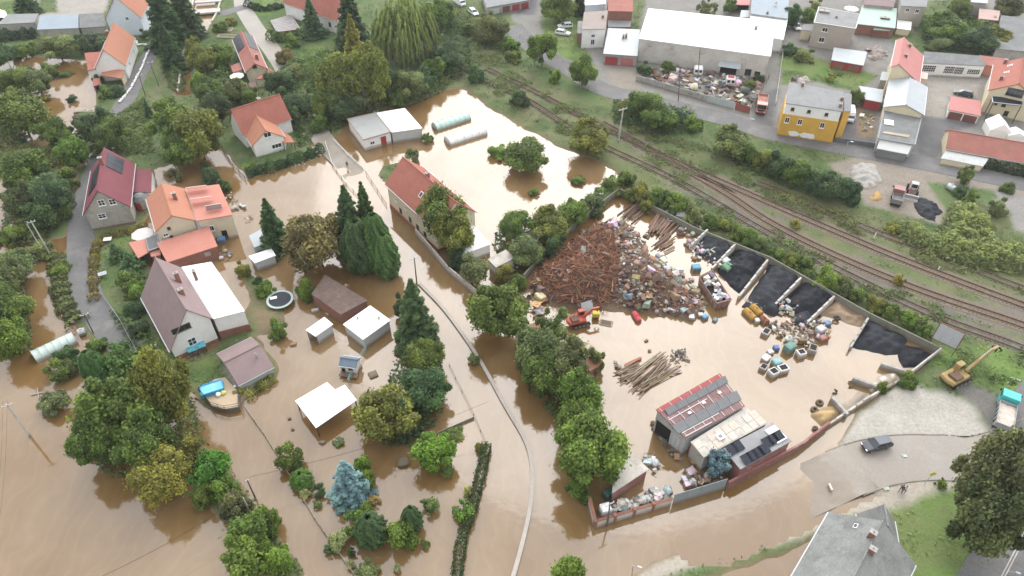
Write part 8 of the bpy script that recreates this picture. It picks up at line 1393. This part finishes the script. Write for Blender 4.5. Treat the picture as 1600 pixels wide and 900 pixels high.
# trampoline, pool terrace, parasols, solar etc
c = G(438,470,.5); e = empty('trampoline', 'round trampoline with pale green rim in the wet garden', 'trampoline', (c.x, c.y, 0)); mb = MB(); n = 24; mb.add([(math.cos(6.283 * k / n) * 2.0, math.sin(6.283 * k / n) * 2.0, .85) for k in range(n)], [tuple(range(n))]); mb.build('jump_mat', mat('black_mat', (.03, .035, .045), .6, .2), e)
mb = MB(); vs = [(math.cos(6.283 * k / n) * r, math.sin(6.283 * k / n) * r, z) for r, z in ((1.95, .9), (2.35, .92), (2.38, .8)) for k in range(n)]; mb.add(vs, [(i * n + k, (i + 1) * n + k, (i + 1) * n + (k + 1) % n, i * n + (k + 1) % n) for i in range(2) for k in range(n)]); mb.build('rim_pad', mat('pale_green_pad', (.42, .50, .45), .7, .12), e)
for k in range(6): a = k * 1.047; mb = MB(); mb.tube([(math.cos(a) * 2.2, math.sin(a) * 2.2, -.3), (math.cos(a) * 2.2, math.sin(a) * 2.2, .85)], .05, 5); mb.build('leg', STEEL, e)
mb = MB(); mb.box((-1.2, .3, .95), (1.2, .7, .06), .3); mb.build('white_board', WHITE, e)
TP = [(312,612), (334,592), (352,588), (374,612), (374,636), (352,640), (330,634)]
P = [G(x, y, 1.0) for x, y in TP][::-1]; o = sum(P, Vector()) / len(P); o.z = 0; e = empty('terrace', 'raised paved terrace with dark railing around the blue pool', 'terrace', o); Q = [v - o for v in P]; mb = MB(); mb.prism([(v.x, v.y) for v in Q], -.6, 1.0); mb.build('terrace_wall', mat('dark_stone', (.13, .12, .115), .9, .3, 1, 6, grime=(.25, .23, .2, .6)), e); cc = sum(Q, Vector()) / len(Q); mb = MB(); mb.prism([(v.x * .95 + cc.x * .05, v.y * .95 + cc.y * .05) for v in Q], 1.0, 1.03); mb.build('paving', mat('tan_paving', (.45, .35, .24), .9, .15, .8, 6), e)
for i in range(len(Q)):
    a, b = Q[i], Q[(i + 1) % len(Q)]
    if i in (3, 4): continue
    for z in (.45, .9): mb = MB(); mb.tube([a + Vector((0, 0, z)), b + Vector((0, 0, z))], .04, 4); mb.build('rail', DARK, e)
    nn = max(1, int((b - a).length / 1.2))
    for k in range(nn): v = a + (b - a) * k / nn; mb = MB(); mb.tube([v, v + Vector((0, 0, .92))], .035, 4); mb.build('baluster', DARK, e)
c = G(331,606,1.6); e = empty('swimming_pool', 'rectangular blue above-ground pool on the terrace', 'pool', (c.x, c.y, 1.02), rad(25)); BL = mat('pool_blue', (.06, .30, .52), .5, .1)
for x, y, w_, d_ in ((0, 1.0, 3.4, .12), (0, -1.0, 3.4, .12), (1.65, 0, .12, 1.9), (-1.65, 0, .12, 1.9)): mb = MB(); mb.box((x, y, .4), (w_, d_, .8)); mb.build('pool_wall', BL, e)
mb = MB(); mb.box((0, 0, .34), (3.2, 1.9, .64)); mb.build('pool_cover', mat('pool_cover_blue', (.16, .50, .66), .35, .12, .6, 4, grime=(.5, .65, .7, .6)), e)
for lab, p, col, s in (('yellow ball cushion on the pool terrace', (349,614), (.75, .62, .12), .9), ('white bag beside the yellow cushion on the terrace', (341,617), (.75, .73, .66), .9), ('white ball lamp at the terrace corner', (367,604), (.75, .75, .75), .55)):
    c = G(*p, 1.1); put('cushion', lab, 'cushion', None, 'bag', (c.x, c.y, 1.02), s, col, (0, 0, 0), 1)
def parasol(label, p, r, col, h=2.4):
    c = G(*p, h); e = empty('parasol', label, 'parasol', (c.x, c.y, 0)); n = 8; mb = MB(); vs = [(0, 0, h + .35)] + [(math.cos(6.283 * k / n) * r, math.sin(6.283 * k / n) * r, h - .1) for k in range(n)]; mb.add(vs, [(0, 1 + k, 1 + (k + 1) % n) for k in range(n)]); o = mb.build('canopy', PAINT, e); o.color = (*col, 1); mb = MB(); mb.tube([(0, 0, -.2), (0, 0, h + .4)], .03, 5); mb.build('pole', STEEL, e)
parasol('white parasol beside the solar-panel house', (370,118), 1.9, (.78, .78, .77)); parasol('pale folded parasol beside the salmon carport', (222,365), 2.1, (.60, .56, .54)); parasol('white gazebo top behind the cement-grey house', (1331,13), 2.2, (.74, .74, .73))
c = G(196,503,.4); 
for lab, p, rz in (('white garden table set on the front lawn by the flower border', (170,378), .2), ('grey solar lamp board in the front garden', (162,432), .5)):
    c = G(*p, LAND); e = empty('garden_table', lab, 'table', c, rz); mb = MB(); mb.cbox((0, 0, .75), (1.5, 1.1, .06), .02); mb.build('table_top', WHITE if 'white' in lab else GREYM, e)
    for x in (-.6, .6):
        for y in (-.4, .4): mb = MB(); mb.box((x, y, .36), (.06, .06, .72)); mb.build('leg', STEEL, e)
for lab, p, w_, d_, rz in (('raised garden bed at the top near the upper road', (350,47), 5.0, 2.4, -.1), ('lower raised garden bed near the stream', (357,58), 6.0, 2.0, -.1)):
    c = G(*p, LAND); e = empty('garden_bed', lab, 'garden bed', c, rz); mb = MB()
    mb.box((0, 0, .1), (w_ - .2, d_ - .2, .3)); mb.build('soil', mat('bed_soil', (.16, .15, .08), .95, .4, 1.5, 6), e)
    for x, y, a, b in ((0, d_ / 2, w_, .12), (0, -d_ / 2, w_, .12), (w_ / 2, 0, .12, d_ - .13), (-w_ / 2, 0, .12, d_ - .13)): mb = MB(); mb.box((x, y, .2), (a, b, .4)); mb.build('board', CONC2, e)
e = empty('concrete_slab', 'pale concrete slab above water in the flooded yard at the upper left', 'slab', G(134,173,.1)); mb = MB(); mb.cbox((0, 0, .1), (5.0, 2.2, .5), .05); mb.build('slab_top', CONC2, e); mb = MB(); mb.box((-2.2, -1.2, 0), (.5, .3, .5)); mb.build('step', CONC2, e)
e = empty('rope_reel', 'dark tub at the corner of the pale slab', 'tub', G(120,185,.1)); mb = MB(); mb.tube([(0, 0, -.2), (0, 0, .5)], [.75, .9], 10); mb.build('tub_body', DARK, e); mb = MB(); mb.tube([(0, 0, .5), (0, 0, .55)], .95, 10); mb.build('rim', RUBBER, e)
# ------------------------------------------------------------------ people
SKIN = mat('skin', (.45, .28, .21), .6, .08)
def person(label, p, rz, shirt, trousers, hair=(.06, .045, .035), z0=LAND, step=.16):
    c = G(*p, z0); e = empty('person', label, 'person', c, rz)
    J = {'pel': (0, 0, .93), 'wai': (0, 0, 1.08), 'che': (0, .01, 1.30), 'nec': (0, .01, 1.47), 'hed': (0, .03, 1.56), 'top': (0, .03, 1.70)}
    R = {'pel': .14, 'wai': .125, 'che': .15, 'nec': .06, 'hed': .085, 'top': .075}
    Ed = [('pel', 'wai'), ('wai', 'che'), ('che', 'nec'), ('nec', 'hed'), ('hed', 'top')]
    for s_, n in ((-1, 'l'), (1, 'r')):
        J.update({n + 'hip': (s_ * .10, 0, .88), n + 'kne': (s_ * .11, s_ * step * .5 + .03, .48), n + 'ank': (s_ * .11, s_ * step - .02, .09), n + 'toe': (s_ * .12, s_ * step + .16, .04), n + 'sho': (s_ * .19, 0, 1.40), n + 'elb': (s_ * .25, -s_ * step * .4, 1.13), n + 'wri': (s_ * .24, -s_ * step * .8 + .08, .90), n + 'pal': (s_ * .24, -s_ * step * .8 + .10, .82)})
        R.update({n + 'hip': .095, n + 'kne': .062, n + 'ank': .045, n + 'toe': .04, n + 'sho': .062, n + 'elb': .044, n + 'wri': .028, n + 'pal': .034})
        Ed += [('pel', n + 'hip'), (n + 'hip', n + 'kne'), (n + 'kne', n + 'ank'), (n + 'ank', n + 'toe'), ('che', n + 'sho'), (n + 'sho', n + 'elb'), (n + 'elb', n + 'wri'), (n + 'wri', n + 'pal')]
        for f in range(5):
            b = J[n + 'pal']; off = (-.028 + .018 * f) if f < 4 else -.03; q = (b[0] + off * .3, b[1] + off + (.03 if f == 4 else 0), b[2] - (.075 if f < 4 else .03) - (.012 if f in (1, 2) else 0)); J[n + 'f%d' % f] = q; R[n + 'f%d' % f] = .009; Ed.append((n + 'pal', n + 'f%d' % f))
    ks = list(J); ix = {k: i for i, k in enumerate(ks)}; me = bpy.data.meshes.new('body'); me.from_pydata([J[k] for k in ks], [(ix[a], ix[b]) for a, b in Ed], []); o = bpy.data.objects.new('body', me); link(o, e)
    sm = o.modifiers.new('skin', 'SKIN'); o.modifiers.new('sub', 'SUBSURF').levels = 1; o.modifiers['sub'].render_levels = 1
    for i, k in enumerate(ks): me.skin_vertices[0].data[i].radius = (R[k] * (1.25 if k in ('pel', 'wai', 'che') else 1), R[k] * (.85 if k in ('pel', 'wai', 'che') else 1)); me.skin_vertices[0].data[i].use_root = k == 'pel'
    dg = bpy.context.evaluated_depsgraph_get(); m2 = bpy.data.meshes.new_from_object(o.evaluated_get(dg)); o.modifiers.clear(); o.data = m2; bpy.data.meshes.remove(me); m2.name = 'body'
    m2.materials.clear()
    for m in (SKIN, mat('cloth_%d' % (hash(shirt) % 9999), shirt, .9, .1), mat('cloth_%d' % (hash(trousers) % 9999), trousers, .9, .1), DARK): m2.materials.append(m)
    for f in m2.polygons:
        z = f.center.z; x = abs(f.center.x); f.material_index = 3 if z < .10 else (0 if (z > 1.46 or (x > .19 and z < .93)) else (2 if z < 1.0 else 1)); f.use_smooth = True
    mb = MB(); bm = bmesh.new(); bmesh.ops.create_uvsphere(bm, u_segments=8, v_segments=6, radius=.105)
    mb.add([(v.co.x, v.co.y + .015, v.co.z * .9 + 1.685) for v in bm.verts], [[v.index for v in f.verts] for f in bm.faces]); bm.free(); mb.build('hair', mat('hair_%d' % (hash(hair) % 999), hair, .8, .2), e, True)
    mb = MB(); mb.tube([(0, .10, 1.60), (0, .135, 1.585)], [.018, .012], 4); mb.build('nose', SKIN, e)
    return e
person('person in dark clothes walking on the pavement, the left one', (1406,768), 2.2, (.10, .09, .10), (.05, .05, .06)); person('person in a pale top on the pavement beside the person in dark clothes', (1411,770), 2.2, (.55, .53, .55), (.06, .06, .07), (.03, .025, .02))
person('person in dark green standing on the flooded upper road', (543,262), 0.2, (.02, .09, .06), (.04, .05, .05), z0=.05); person('person in black at the end of the lane, left', (203,545), 1.0, (.02, .02, .022), (.03, .03, .035)); person('person in dark clothes at the end of the lane, right', (208,541), 2.5, (.03, .03, .035), (.05, .05, .06)); person('person on the flooded shore beside the parasol of the solar-panel house', (347,142), 1.0, (.16, .17, .2), (.04, .04, .05), z0=.3)
# overhead wires
def wires(label, a, b, ha, hb, n=2):
    A, B = G(*a), G(*b); A.z, B.z = ha, hb; e = empty('power_line', label, 'power line', A)
    for k in range(n):
        mb = MB(); off = Vector((.5 * k, .25 * k, 0)); mb.tube([(B - A) * t + off - Vector((0, 0, 1.6 * math.sin(math.pi * t))) for t in [i / 10 for i in range(11)]], .014, 3, False); mb.build('wire', RUBBER, e)
wires('thin power line crossing the open water at the lower left', (47,682), (20,990), 8.5, 8.5); wires('thin power line from the narrow bank over the flooded lower garden', (399,778), (760,668), 5, 6); wires('thin power line running over the flood to the bottom edge', (394,806), (60,1000), 5, 7)
# ------------------------------------------------------------------ damp air
mb = MB(); mb.box((-35, 190, 46), (640, 420, 98)); hz = mb.build('haze', None); hz.data.materials.clear(); hm = bpy.data.materials.new('haze'); hm.use_nodes = True; nt = hm.node_tree; nt.nodes.remove(nt.nodes['Principled BSDF'])
pv = nt.nodes.new('ShaderNodeVolumePrincipled'); pv.inputs['Density'].default_value = .00016; pv.inputs['Color'].default_value = (.93, .95, 1, 1); pv.inputs['Anisotropy'].default_value = .3; nt.links.new(pv.outputs[0], nt.nodes['Material Output'].inputs['Volume']); hz.data.materials.append(hm); hz['kind'] = 'stuff'
